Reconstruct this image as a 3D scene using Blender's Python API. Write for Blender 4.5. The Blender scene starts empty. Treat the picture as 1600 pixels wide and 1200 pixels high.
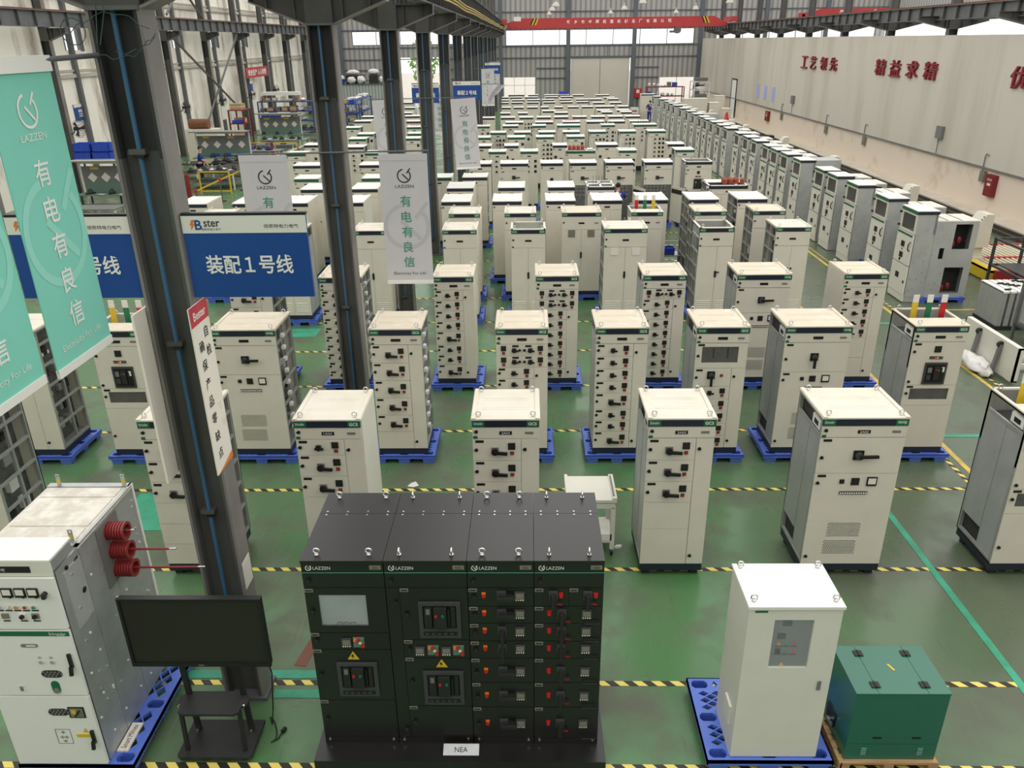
import bpy, math, random
from mathutils import Vector, Matrix
from mathutils.geometry import tessellate_polygon
random.seed(7)
SC = bpy.context.scene
COL = SC.collection
PI = math.pi

# ------------------------------------------------------------ camera, sky, exposure
cam_data = bpy.data.cameras.new('camera')
cam_data.sensor_width = 36.0
cam_data.lens = 36.0 * 1230.0 / 1600.0
cam_data.clip_start, cam_data.clip_end = 0.1, 400
cam = bpy.data.objects.new('camera', cam_data)
COL.objects.link(cam)
CAM_H = 6.36
_p, _y, _r = math.radians(23.55), math.radians(1.21), math.radians(-0.75)
_f = Vector((-math.sin(_y), math.cos(_y), 0)); _rt = Vector((math.cos(_y), math.sin(_y), 0)); _up = Vector((0, 0, 1))
_f2 = _f * math.cos(_p) - _up * math.sin(_p); _u2 = _up * math.cos(_p) + _f * math.sin(_p)
_r3 = _rt * math.cos(_r) + _u2 * math.sin(_r); _u3 = _u2 * math.cos(_r) - _rt * math.sin(_r)
_m = Matrix((_r3, _u3, -_f2)).transposed().to_4x4(); _m.translation = (0, 0, CAM_H)
cam.matrix_world = _m
SC.camera = cam

world = bpy.data.worlds.new('daylight'); SC.world = world; world.use_nodes = True
_bg = world.node_tree.nodes['Background']
_bg.inputs['Color'].default_value = (1.0, 0.985, 0.955, 1)
_bg.inputs['Strength'].default_value = 1.66
SC.view_settings.view_transform = 'Standard'
SC.view_settings.look = 'None'
SC.view_settings.exposure = 0.0
SC.view_settings.gamma = 1.0
SC.view_settings.use_curve_mapping = False
try:
    SC.cycles.use_denoising = True
    SC.cycles.max_bounces = 6; SC.cycles.diffuse_bounces = 4; SC.cycles.glossy_bounces = 3
    SC.cycles.transparent_max_bounces = 8; SC.cycles.sample_clamp_indirect = 4.0
except Exception:
    pass

# ------------------------------------------------------------ materials
def lin(c):
    return tuple(((v / 255.0) / 12.92 if v / 255.0 <= 0.04045 else ((v / 255.0 + 0.055) / 1.055) ** 2.4) for v in c)
MATS = {}
def mat(name, rgb, rough=0.5, metal=0.0, spec=0.5, var=0.0, scale=6.0, rgb2=None, stretch=None, bump=0.0, emit=0.0, thr=(0.4, 0.65)):
    m = bpy.data.materials.new(name); m.use_nodes = True
    nt = m.node_tree; b = nt.nodes['Principled BSDF']
    c = lin(rgb)
    b.inputs['Base Color'].default_value = (*c, 1)
    b.inputs['Roughness'].default_value = rough; b.inputs['Metallic'].default_value = metal
    b.inputs['Specular IOR Level'].default_value = spec
    if var or rgb2:
        tc = nt.nodes.new('ShaderNodeTexCoord'); mp = nt.nodes.new('ShaderNodeMapping')
        if stretch: mp.inputs['Scale'].default_value = stretch
        nz = nt.nodes.new('ShaderNodeTexNoise'); nz.inputs['Scale'].default_value = scale; nz.inputs['Detail'].default_value = 6
        nz.inputs['Roughness'].default_value = 0.6
        rp = nt.nodes.new('ShaderNodeValToRGB')
        rp.color_ramp.elements[0].position, rp.color_ramp.elements[1].position = thr
        c2 = lin(rgb2) if rgb2 else tuple(v * (1 - var) for v in c)
        rp.color_ramp.elements[0].color = (*c, 1); rp.color_ramp.elements[1].color = (*c2, 1)
        nt.links.new(tc.outputs['Object'], mp.inputs['Vector']); nt.links.new(mp.outputs['Vector'], nz.inputs['Vector'])
        nt.links.new(nz.outputs['Fac'], rp.inputs['Fac']); nt.links.new(rp.outputs['Color'], b.inputs['Base Color'])
        if bump:
            bp = nt.nodes.new('ShaderNodeBump'); bp.inputs['Strength'].default_value = bump
            nt.links.new(nz.outputs['Fac'], bp.inputs['Height']); nt.links.new(bp.outputs['Normal'], b.inputs['Normal'])
    if emit:
        b.inputs['Emission Color'].default_value = (*c, 1); b.inputs['Emission Strength'].default_value = emit
    MATS[name] = m
    return m
def node_mat(name):
    m = bpy.data.materials.new(name); m.use_nodes = True; MATS[name] = m
    return m, m.node_tree, m.node_tree.nodes['Principled BSDF']

mat('beige', (222, 216, 200), 0.5, var=0.05, scale=3)
mat('white_panel', (226, 224, 212), 0.45, var=0.04, scale=3)
mat('cream_top', (228, 222, 206), 0.55, rgb2=(216, 208, 190), scale=2.2, thr=(0.45, 0.8))
mat('dusty_top', (218, 207, 186), 0.65, rgb2=(232, 225, 208), scale=3.5, thr=(0.5, 0.75))
mat('white_top', (240, 238, 230), 0.45, var=0.04, scale=2)  # far tops coloured white, standing in for overexposed top light
mat('galv', (186, 190, 188), 0.42, 0.5, var=0.14, scale=5)
mat('galv_side', (188, 190, 187), 0.48, 0.3, var=0.12, scale=2.5)
mat('frame_metal', (178, 180, 176), 0.45, 0.4, var=0.1, scale=8)
mat('core_dark', (58, 58, 56), 0.8, var=0.3, scale=7)
mat('core_mid', (104, 104, 100), 0.7, var=0.35, scale=9)
mat('navy', (33, 39, 54), 0.45)
mat('strip_green', (26, 104, 70), 0.45)
mat('strip_deep', (32, 92, 70), 0.45)
mat('black', (24, 24, 24), 0.45)
mat('soft_black', (38, 38, 37), 0.6)
mat('board_black', (25, 24, 23), 0.32, spec=0.5, var=0.1, scale=2)
MATS['board_black'].node_tree.nodes['Principled BSDF'].inputs['IOR'].default_value = 1.65
mat('dark_grey', (66, 67, 68), 0.5)
mat('mid_grey', (120, 120, 118), 0.5)
mat('plate_grey', (128, 124, 110), 0.4)
mat('text_white', (238, 238, 234), 0.6)
mat('text_black', (30, 30, 32), 0.6)
mat('text_teal', (74, 148, 124), 0.6)
mat('red', (196, 34, 34), 0.4)
mat('red_dark', (128, 34, 36), 0.45, var=0.12, scale=6)
mat('insulator', (142, 44, 46), 0.4, var=0.12, scale=10)
mat('copper_red', (176, 92, 66), 0.5, var=0.3, scale=16)
mat('orange', (226, 128, 40), 0.45)
mat('yellow', (226, 190, 48), 0.5, var=0.1, scale=9)
mat('green_lamp', (38, 146, 92), 0.35)
mat('bus_green', (24, 116, 78), 0.5)
mat('pallet_blue', (92, 122, 216), 0.42, var=0.08, scale=4)
mat('pallet_pocket', (64, 92, 190), 0.5)
mat('crate_blue', (36, 78, 200), 0.45, var=0.15, scale=5)
mat('rack_blue', (40, 62, 140), 0.5)
mat('shirt_blue', (30, 56, 132), 0.85)
mat('trousers', (32, 34, 44), 0.9)
mat('skin', (214, 162, 132), 0.6)
mat('hair', (24, 20, 20), 0.7)
mat('sign_blue', (30, 74, 146), 0.4)
mat('sign_white', (232, 228, 218), 0.5)
mat('poster_white', (240, 234, 222), 0.5, rgb2=(214, 196, 172), scale=3, thr=(0.62, 0.75))
mat('poster_red', (206, 62, 76), 0.5)
mat('banner_grey', (206, 204, 206), 0.8, var=0.04, scale=2)
mat('banner_mark', (192, 190, 194), 0.8)
mat('banner_teal', (132, 212, 194), 0.8, var=0.03, scale=2)
mat('banner_teal_mark', (150, 220, 204), 0.8)
mat('wood', (196, 160, 116), 0.7, rgb2=(160, 120, 82), scale=3, stretch=(1, 14, 14))
mat('gen_green', (24, 104, 82), 0.3, spec=0.9, var=0.05, scale=2)
mat('steel_black', (46, 46, 46), 0.55, var=0.2, scale=2)
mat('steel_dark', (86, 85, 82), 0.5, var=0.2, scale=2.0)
mat('steel_side', (134, 130, 126), 0.6, var=0.25, scale=1.6)  # lighter copy of the column steel for flange faces the light catches
mat('steel_grey', (104, 106, 108), 0.55, var=0.2, scale=3)
mat('rail_rust', (120, 74, 52), 0.7, var=0.3, scale=7)
mat('pipe_blue', (62, 104, 138), 0.45)
mat('chrome', (226, 226, 224), 0.2, 0.9)
mat('roof_dust', (206, 199, 186), 0.6, rgb2=(228, 224, 214), scale=7, thr=(0.42, 0.62))
mat('crane_red', (188, 60, 60), 0.45, var=0.12, scale=1.2)
mat('char_red', (134, 28, 40), 0.5)
mat('cardboard', (182, 148, 110), 0.8, var=0.15, scale=4)
mat('drum_brown', (128, 84, 58), 0.75, var=0.25, scale=9)
mat('bench_green', (104, 128, 116), 0.5)
mat('bag_white', (232, 230, 226), 0.4, var=0.12, scale=9)
mat('roller_cream', (214, 204, 176), 0.4, 0.2)
mat('fan_dark', (38, 40, 44), 0.5)
mat('door_cream', (214, 209, 196), 0.5, var=0.04, scale=0.6)
mat('wall_post', (96, 102, 110), 0.5)
mat('concrete', (196, 190, 180), 0.85, var=0.12, scale=0.8)
mat('kerb', (204, 194, 178), 0.85, var=0.15, scale=1.2)
mat('plaster', (226, 212, 194), 0.85, rgb2=(198, 180, 160), scale=0.7, thr=(0.55, 0.75))
mat('panel_wall', (206, 200, 188), 0.7, rgb2=(186, 178, 164), scale=0.5, stretch=(1, 1, 0.12), thr=(0.45, 0.7))
mat('stained_wall', (252, 246, 234), 0.9, rgb2=(186, 174, 158), scale=1.0, stretch=(1, 1, 0.3), thr=(0.5, 0.68))
mat('leaf', (96, 150, 70), 0.7, rgb2=(150, 190, 110), scale=3)
mat('bark', (112, 96, 80), 0.9)
mat('cable_green', (58, 84, 78), 0.6)
mat('cable_yellow', (196, 168, 84), 0.6)
mat('teal_tape', (62, 168, 134), 0.5, rgb2=(58, 140, 108), scale=3)
mat('yellow_tape', (226, 196, 84), 0.5, rgb2=(190, 160, 80), scale=4)
mat('grime', (84, 82, 66), 0.5, rgb2=(66, 84, 58), scale=4)
mat('screen', (46, 45, 39), 0.3, spec=0.25)
mat('lamp_shell', (186, 182, 172), 0.35, 0.5)
mat('blue_cover', (168, 176, 226), 0.5)
mat('white_plain', (238, 237, 232), 0.5)
mat('rail_steel', (74, 66, 58), 0.55, 0.3, var=0.3, scale=6)
mat('brown', (120, 74, 56), 0.6)

def glass_mat(name, tint, opac):
    m = bpy.data.materials.new(name); m.use_nodes = True; nt = m.node_tree
    b = nt.nodes['Principled BSDF']; out = nt.nodes['Material Output']
    b.inputs['Base Color'].default_value = (*lin(tint), 1); b.inputs['Roughness'].default_value = 0.05
    tr = nt.nodes.new('ShaderNodeBsdfTransparent'); mx = nt.nodes.new('ShaderNodeMixShader'); mx.inputs['Fac'].default_value = opac
    nt.links.new(tr.outputs[0], mx.inputs[1]); nt.links.new(b.outputs[0], mx.inputs[2]); nt.links.new(mx.outputs[0], out.inputs[0])
    MATS[name] = m
glass_mat('window_glass', (225, 235, 242), 0.12)
glass_mat('cabinet_glass', (120, 118, 112), 0.16)

# green epoxy floor with grime, tyre marks and scratches
def make_floor_mat():
    m, nt, b = node_mat('floor_epoxy')
    N, L = nt.nodes, nt.links
    tc = N.new('ShaderNodeTexCoord')
    def noise(scale, detail, stretch=(1, 1, 1), rot=0.0, rough=0.6):
        mp = N.new('ShaderNodeMapping'); mp.inputs['Scale'].default_value = stretch; mp.inputs['Rotation'].default_value = (0, 0, rot)
        n = N.new('ShaderNodeTexNoise'); n.inputs['Scale'].default_value = scale; n.inputs['Detail'].default_value = detail
        n.inputs['Roughness'].default_value = rough
        L.new(tc.outputs['Object'], mp.inputs['Vector']); L.new(mp.outputs['Vector'], n.inputs['Vector'])
        return n
    def ramp(n, a, c0, bb, c1):
        r = N.new('ShaderNodeValToRGB'); r.color_ramp.elements[0].position = a; r.color_ramp.elements[1].position = bb
        r.color_ramp.elements[0].color = (*c0, 1); r.color_ramp.elements[1].color = (*c1, 1)
        L.new(n.outputs['Fac'], r.inputs['Fac']); return r
    def mix(fac, a, bb, mode='MIX'):
        x = N.new('ShaderNodeMix'); x.data_type = 'RGBA'; x.blend_type = mode
        if isinstance(fac, float): x.inputs['Factor'].default_value = fac
        else: L.new(fac, x.inputs['Factor'])
        L.new(a, x.inputs['A']); L.new(bb, x.inputs['B']); return x
    base = ramp(noise(0.35, 5), 0.35, lin((76, 128, 76)), 0.65, lin((92, 118, 86)))
    grime = ramp(noise(0.9, 8), 0.46, (0, 0, 0), 0.62, (1, 1, 1))
    dark = N.new('ShaderNodeRGB'); dark.outputs[0].default_value = (*lin((92, 100, 80)), 1)
    c1 = mix(grime.outputs['Color'], base.outputs['Color'], dark.outputs[0])
    s1 = ramp(noise(2.0, 3, (14, 0.6, 1), 0.5, 0.5), 0.64, (0, 0, 0), 0.7, (1, 1, 1))
    s2 = ramp(noise(2.2, 3, (16, 0.5, 1), -0.9, 0.5), 0.65, (0, 0, 0), 0.71, (1, 1, 1))
    sc_col = N.new('ShaderNodeRGB'); sc_col.outputs[0].default_value = (*lin((108, 132, 102)), 1)
    tyre = N.new('ShaderNodeRGB'); tyre.outputs[0].default_value = (*lin((62, 76, 56)), 1)
    f1 = N.new('ShaderNodeMath'); f1.operation = 'MULTIPLY'; f1.inputs[1].default_value = 0.45; L.new(s1.outputs['Color'], f1.inputs[0])
    f2 = N.new('ShaderNodeMath'); f2.operation = 'MULTIPLY'; f2.inputs[1].default_value = 0.6; L.new(s2.outputs['Color'], f2.inputs[0])
    c2 = mix(f1.outputs[0], c1.outputs['Result'], sc_col.outputs[0])
    c3 = mix(f2.outputs[0], c2.outputs['Result'], tyre.outputs[0])
    # greyer, more worn aisle on the right hand side of the hall
    sx = N.new('ShaderNodeSeparateXYZ'); L.new(tc.outputs['Object'], sx.inputs[0])
    wx = N.new('ShaderNodeMapRange'); wx.inputs['From Min'].default_value = 2.8; wx.inputs['From Max'].default_value = 5.5; wx.inputs['To Max'].default_value = 0.75
    L.new(sx.outputs['X'], wx.inputs['Value'])
    worn = N.new('ShaderNodeRGB'); worn.outputs[0].default_value = (*lin((90, 96, 80)), 1)
    c4 = mix(wx.outputs['Result'], c3.outputs['Result'], worn.outputs[0])
    L.new(c4.outputs['Result'], b.inputs['Base Color'])
    rr = N.new('ShaderNodeMapRange'); rr.inputs['To Min'].default_value = 0.24; rr.inputs['To Max'].default_value = 0.5
    L.new(grime.outputs['Color'], rr.inputs['Value']); L.new(rr.outputs['Result'], b.inputs['Roughness'])
make_floor_mat()

def make_stripe_mat(name, axis, period, slant):
    m, nt, b = node_mat(name); N, L = nt.nodes, nt.links
    tc = N.new('ShaderNodeTexCoord'); s = N.new('ShaderNodeSeparateXYZ'); L.new(tc.outputs['Object'], s.inputs[0])
    a, c = ('X', 'Y') if axis == 'x' else ('Y', 'X')
    k = N.new('ShaderNodeMath'); k.operation = 'MULTIPLY'; k.inputs[1].default_value = slant; L.new(s.outputs[c], k.inputs[0])
    ad = N.new('ShaderNodeMath'); ad.operation = 'ADD'; L.new(s.outputs[a], ad.inputs[0]); L.new(k.outputs[0], ad.inputs[1])
    dv = N.new('ShaderNodeMath'); dv.operation = 'DIVIDE'; dv.inputs[1].default_value = period; L.new(ad.outputs[0], dv.inputs[0])
    fr = N.new('ShaderNodeMath'); fr.operation = 'FRACT'; L.new(dv.outputs[0], fr.inputs[0])
    gt = N.new('ShaderNodeMath'); gt.operation = 'GREATER_THAN'; gt.inputs[1].default_value = 0.5; L.new(fr.outputs[0], gt.inputs[0])
    x = N.new('ShaderNodeMix'); x.data_type = 'RGBA'; L.new(gt.outputs[0], x.inputs['Factor'])
    x.inputs['A'].default_value = (*lin((238, 216, 110)), 1); x.inputs['B'].default_value = (*lin((44, 42, 34)), 1)
    L.new(x.outputs['Result'], b.inputs['Base Color']); b.inputs['Roughness'].default_value = 0.5
make_stripe_mat('hazard_x', 'x', 0.2, 0.9)
make_stripe_mat('hazard_y', 'y', 0.2, 0.9)

def make_sheet_mat(name, rgb, rgb2, axis, period):
    m, nt, b = node_mat(name); N, L = nt.nodes, nt.links
    tc = N.new('ShaderNodeTexCoord'); s = N.new('ShaderNodeSeparateXYZ'); L.new(tc.outputs['Object'], s.inputs[0])
    dv = N.new('ShaderNodeMath'); dv.operation = 'DIVIDE'; dv.inputs[1].default_value = period; L.new(s.outputs[axis], dv.inputs[0])
    fr = N.new('ShaderNodeMath'); fr.operation = 'PINGPONG'; fr.inputs[1].default_value = 0.5; L.new(dv.outputs[0], fr.inputs[0])
    rp = N.new('ShaderNodeValToRGB'); rp.color_ramp.elements[0].position = 0.1; rp.color_ramp.elements[1].position = 0.3
    rp.color_ramp.elements[0].color = (*lin(rgb2), 1); rp.color_ramp.elements[1].color = (*lin(rgb), 1)  # grooves coloured darker, shade of the ribs put into the colour
    L.new(fr.outputs[0], rp.inputs['Fac']); L.new(rp.outputs['Color'], b.inputs['Base Color'])
    bp = N.new('ShaderNodeBump'); bp.inputs['Strength'].default_value = 0.6; bp.inputs['Distance'].default_value = 0.03
    L.new(fr.outputs[0], bp.inputs['Height']); L.new(bp.outputs['Normal'], b.inputs['Normal'])
    b.inputs['Roughness'].default_value = 0.55
make_sheet_mat('sheet_grey', (176, 174, 170), (140, 138, 136), 'X', 0.5)
make_sheet_mat('sheet_side', (182, 180, 176), (146, 144, 142), 'Y', 0.5)
make_sheet_mat('sheet_low', (182, 186, 182), (140, 148, 146), 'X', 0.3)

# ------------------------------------------------------------ mesh helpers
class MB:
    def __init__(self):
        self.v, self.f, self.mi, self.sl = [], [], [], []
    def _m(self, m):
        if m not in self.sl: self.sl.append(m)
        return self.sl.index(m)
    def poly(self, pts, faces, m):
        o = len(self.v); self.v += [tuple(p) for p in pts]; k = self._m(m)
        for f in faces:
            self.f.append(tuple(i + o for i in f)); self.mi.append(k)
        return self
    def box(self, x0, x1, y0, y1, z0, z1, m):
        return self.poly([(x0, y0, z0), (x1, y0, z0), (x1, y1, z0), (x0, y1, z0), (x0, y0, z1), (x1, y0, z1), (x1, y1, z1), (x0, y1, z1)],
                         [(3, 2, 1, 0), (4, 5, 6, 7), (0, 1, 5, 4), (1, 2, 6, 5), (2, 3, 7, 6), (3, 0, 4, 7)], m)
    def quad(self, a, b, c, d, m):
        return self.poly([a, b, c, d], [(0, 1, 2, 3)], m)
    def bar(self, a, b, w, h, m, up=(0, 0, 1)):
        a, b = Vector(a), Vector(b); d = (b - a).normalized(); u = Vector(up)
        if abs(d.dot(u)) > 0.98: u = Vector((0, 1, 0))
        s = d.cross(u).normalized(); u = s.cross(d).normalized(); s *= w / 2; u *= h / 2
        P = [a - s - u, a + s - u, a + s + u, a - s + u, b - s - u, b + s - u, b + s + u, b - s + u]
        return self.poly(P, [(0, 1, 2, 3), (7, 6, 5, 4), (4, 5, 1, 0), (5, 6, 2, 1), (6, 7, 3, 2), (7, 4, 0, 3)], m)
    def cyl(self, a, b, r, m, n=12, r2=None):
        a, b = Vector(a), Vector(b); d = (b - a).normalized(); r2 = r if r2 is None else r2
        u = Vector((0, 0, 1)) if abs(d.z) < 0.9 else Vector((1, 0, 0)); s = d.cross(u).normalized(); u = s.cross(d)
        P = []
        for q, rr in ((a, r), (b, r2)):
            for i in range(n):
                t = 2 * PI * i / n; P.append(q + s * (rr * math.cos(t)) + u * (rr * math.sin(t)))
        F = [(i, (i + 1) % n, n + (i + 1) % n, n + i) for i in range(n)] + [tuple(range(n))[::-1], tuple(range(n, 2 * n))]
        return self.poly(P, F, m)
    def tube(self, pts, r, m, n=6, closed=False):
        pts = [Vector(p) for p in pts]; rings = []; k = len(pts)
        for i, p in enumerate(pts):
            d = (pts[(i + 1) % k] - pts[i - 1]) if closed else (pts[min(i + 1, k - 1)] - pts[max(i - 1, 0)])
            d.normalize(); u = Vector((0, 0, 1)) if abs(d.z) < 0.9 else Vector((1, 0, 0))
            s = d.cross(u).normalized(); u = s.cross(d)
            rings.append([p + s * (r * math.cos(2 * PI * j / n)) + u * (r * math.sin(2 * PI * j / n)) for j in range(n)])
        P = [q for rr in rings for q in rr]; F = []
        for i in range(k if closed else k - 1):
            i2 = (i + 1) % k
            for j in range(n):
                F.append((i * n + j, i * n + (j + 1) % n, i2 * n + (j + 1) % n, i2 * n + j))
        if not closed: F += [tuple(range(n))[::-1], tuple(range((k - 1) * n, k * n))]
        return self.poly(P, F, m)
    def ring(self, c, R, r, m, axis='y', n=14, k=6):
        pts = []
        for i in range(n):
            t = 2 * PI * i / n; a, b = R * math.cos(t), R * math.sin(t)
            pts.append({'x': (c[0], c[1] + a, c[2] + b), 'y': (c[0] + a, c[1], c[2] + b), 'z': (c[0] + a, c[1] + b, c[2])}[axis])
        return self.tube(pts, r, m, k, True)
    def lathe(self, prof, c, m, n=20):
        P, F = [], []
        for r, z in prof:
            for i in range(n):
                t = 2 * PI * i / n; P.append((c[0] + r * math.cos(t), c[1] + r * math.sin(t), c[2] + z))
        for j in range(len(prof) - 1):
            for i in range(n):
                F.append((j * n + i, j * n + (i + 1) % n, (j + 1) * n + (i + 1) % n, (j + 1) * n + i))
        F += [tuple(range(n))[::-1], tuple(range((len(prof) - 1) * n, len(prof) * n))]
        return self.poly(P, F, m)
    def prism(self, outline, t0, t1, axis, m, holes=()):
        # outline and holes: 2-D loops; axis: the axis the loop is pushed along
        def to3(p, t):
            return {'x': (t, p[0], p[1]), 'y': (p[0], t, p[1]), 'z': (p[0], p[1], t)}[axis]
        loops = [list(outline)] + [list(h) for h in holes]
        flat = [p for l in loops for p in l]
        tri = tessellate_polygon([[Vector((p[0], p[1], 0)) for p in l] for l in loops])
        n = len(flat)
        P = [to3(p, t0) for p in flat] + [to3(p, t1) for p in flat]
        F = [tuple(t) for t in tri] + [tuple(i + n for i in t[::-1]) for t in tri]
        o = 0
        for l in loops:
            k = len(l)
            for i in range(k):
                F.append((o + i, o + (i + 1) % k, n + o + (i + 1) % k, n + o + i))
            o += k
        return self.poly(P, F, m)
    def blob(self, c, rx, ry, rz, m, n=10, k=7, jit=0.0, seed=0):
        rnd = random.Random(seed); P = []
        for j in range(1, k):
            ph = PI * j / k
            for i in range(n):
                t = 2 * PI * i / n; q = 1 + jit * (rnd.random() - 0.5)
                P.append((c[0] + rx * q * math.sin(ph) * math.cos(t), c[1] + ry * q * math.sin(ph) * math.sin(t), c[2] + rz * q * math.cos(ph)))
        top, bot = len(P), len(P) + 1
        P += [(c[0], c[1], c[2] + rz), (c[0], c[1], c[2] - rz)]; F = []
        for j in range(k - 2):
            for i in range(n): F.append((j * n + i, (j + 1) * n + i, (j + 1) * n + (i + 1) % n, j * n + (i + 1) % n))
        for i in range(n):
            F.append((top, i, (i + 1) % n)); F.append((bot, (k - 2) * n + (i + 1) % n, (k - 2) * n + i))
        return self.poly(P, F, m)
    def mesh(self, name, smooth=False):
        me = bpy.data.meshes.new(name); me.from_pydata(self.v, [], self.f)
        for s in self.sl: me.materials.append(MATS[s])
        for p, k in zip(me.polygons, self.mi):
            p.material_index = k; p.use_smooth = smooth
        import bmesh
        bm = bmesh.new(); bm.from_mesh(me); bmesh.ops.recalc_face_normals(bm, faces=bm.faces); bm.to_mesh(me); bm.free()
        me.update()
        return me
    def build(self, name, parent=None, loc=None, smooth=False):
        return link(self.mesh(name, smooth), name, parent, loc)

def link(me, name, parent=None, loc=None):
    o = bpy.data.objects.new(name, me); COL.objects.link(o)
    if parent is not None: o.parent = parent
    if loc is not None: o.location = loc
    return o
def tag(o, label, cat, group=None):
    o['label'] = label; o['category'] = cat
    if group: o['group'] = group
    return o
def thing(name, label, cat, loc=(0, 0, 0), rz=0.0, group=None):
    o = bpy.data.objects.new(name, None); COL.objects.link(o); o.location = loc; o.rotation_euler = (0, 0, rz)
    return tag(o, label, cat, group)
def struct(o, label=None, cat=None):
    o['kind'] = 'structure'
    if label: o['label'] = label
    if cat: o['category'] = cat
    return o
KIDS = {}
def kids(o):
    return list(o.children)
def dup(root, loc, label=None, group=None, rz=None):
    r = root.copy(); COL.objects.link(r); r.location = loc
    if rz is not None: r.rotation_euler = (0, 0, rz)
    if label: r['label'] = label
    if group: r['group'] = group
    for ch in kids(root):
        c = ch.copy(); COL.objects.link(c); c.parent = r
        for g in kids(ch):
            d = g.copy(); COL.objects.link(d); d.parent = c
    return r

# ------------------------------------------------------------ lettering
TXT = {}
def text_mesh(s, bold):
    if (s, bold) not in TXT:
        c = bpy.data.curves.new('lettering', 'FONT'); c.body = s; c.offset = bold; c.resolution_u = 3
        o = bpy.data.objects.new('lettering', c); COL.objects.link(o)
        dg = bpy.context.evaluated_depsgraph_get(); dg.update()
        me = bpy.data.meshes.new_from_object(o.evaluated_get(dg))
        vs = [(v.co.x, v.co.y) for v in me.vertices]; fs = [tuple(p.vertices) for p in me.polygons]
        bpy.data.objects.remove(o); bpy.data.curves.remove(c); bpy.data.meshes.remove(me)
        TXT[(s, bold)] = (vs, fs)
    return TXT[(s, bold)]
def letters(mb, s, P, right, up, height, m, bold=0.0, depth=0.0, width=None):
    vs, fs = text_mesh(s, bold)
    if not vs: return
    x0, x1 = min(v[0] for v in vs), max(v[0] for v in vs); y0, y1 = min(v[1] for v in vs), max(v[1] for v in vs)
    ky = height / (y1 - y0); kx = ky if width is None else width / (x1 - x0)
    P, right, up = Vector(P), Vector(right).normalized(), Vector(up).normalized(); nrm = right.cross(up)
    pts = [P + right * ((x - (x0 + x1) / 2) * kx) + up * ((y - (y0 + y1) / 2) * ky) for x, y in vs]
    if depth <= 0:
        mb.poly(pts, fs, m)
    else:
        n = len(pts); cnt = {}
        for f in fs:
            for i in range(len(f)):
                e = (f[i], f[(i + 1) % len(f)]); cnt[e] = cnt.get(e, 0) + 1
        side = [e for e in cnt if (e[1], e[0]) not in cnt]
        mb.poly(pts + [p + nrm * depth for p in pts], [tuple(f[::-1]) for f in fs] + [tuple(i + n for i in f) for f in fs] + [(a, b, b + n, a + n) for a, b in side], m)
def logo_ring(mb, P, right, up, r, w, m):
    P, right, up = Vector(P), Vector(right).normalized(), Vector(up).normalized()
    def q(a, rr): return P + right * (rr * math.cos(a)) + up * (rr * math.sin(a))
    n = 22; a0, a1 = math.radians(100), math.radians(400)
    for i in range(n):
        t, t2 = a0 + (a1 - a0) * i / n, a0 + (a1 - a0) * (i + 1) / n
        mb.quad(q(t, r - w / 2), q(t, r + w / 2), q(t2, r + w / 2), q(t2, r - w / 2), m)
    for (ax, ay, bx, by) in ((-0.25, 0.28, 0.62, -0.6), (0.42, 0.38, 1.0, 1.12)):
        a, b = P + right * (ax * r) + up * (ay * r), P + right * (bx * r) + up * (by * r)
        d = (b - a).normalized(); s = d.cross(right.cross(up)).normalized() * (w / 2)
        mb.quad(a - s, a + s, b + s, b - s, m)
XR, ZU, YB = (1, 0, 0), (0, 0, 1), (0, 1, 0)
ORD = ['zeroth', 'first', 'second', 'third', 'fourth', 'fifth', 'sixth', 'seventh', 'eighth', 'ninth', 'tenth', 'eleventh', 'twelfth', 'thirteenth',
       'fourteenth', 'fifteenth', 'sixteenth', 'seventeenth', 'eighteenth', 'nineteenth', 'twentieth', 'twenty-first', 'twenty-second', 'twenty-third']
# ============================================================ the hall
COLY = [6.27 + 6.25 * k for k in range(13)]
YW = 87.0
struct(MB().box(-22, 36, -32, YW, -0.2, 0, 'floor_epoxy').build('floor'), 'green epoxy factory floor with worn grey patches', 'floor')
struct(MB().box(-90, 90, YW, 190, -0.25, -0.02, 'concrete').build('ground'), 'pale concrete yard beyond the far openings', 'ground')

# far wall: sheet metal with window strips, a roller door and three openings
holes = [(-17.6, -3.0, 6.15, 7.35), (-2.0, 16.95, 5.95, 7.3), (19.2, 35, 6.0, 7.3), (4.6, 10.7, 0.01, 4.65), (-2.3, 1.0, 0.01, 2.9), (13.7, 17.3, 0.01, 2.75), (-12.9, -8.2, 0.01, 4.9)]
struct(MB().prism([(-22, 0), (36, 0), (36, 13), (-22, 13)], YW, YW + 0.15, 'y', 'sheet_grey',
                  [[(a, c), (b, c), (b, d), (a, d)] for a, b, c, d in holes]).build('wall_far'), 'grey corrugated metal wall at the far end', 'wall')
for i, (a, b, c, d) in enumerate(holes[:3]):
    w = struct(MB().box(a, b, YW + 0.06, YW + 0.08, c, d, 'window_glass').build('window_%d' % (i + 1)), 'long bright strip window high in the far wall', 'window')
    fr = MB(); n = max(2, int((b - a) / 2.4))
    for k in range(n + 1):
        x = a + (b - a) * k / n; fr.box(x - 0.03, x + 0.03, YW - 0.02, YW + 0.1, c, d, 'wall_post')
    fr.box(a, b, YW - 0.02, YW + 0.1, c - 0.06, c, 'wall_post').box(a, b, YW - 0.02, YW + 0.1, d, d + 0.06, 'wall_post')
    fr.build('window_frame', w)
pr = MB()
for z in (2.8, 3.75, 4.75, 5.85, 7.5, 9.0, 10.5): 
    for a, b in ((-21.8, -13.0), (-8.1, -2.4), (1.1, 4.2), (11.1, 13.6), (17.9, 36)) if z < 4.0 else ((-21.8, 36),):
        pr.box(a, b, YW - 0.1, YW, z - 0.05, z + 0.05, 'wall_post')
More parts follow.
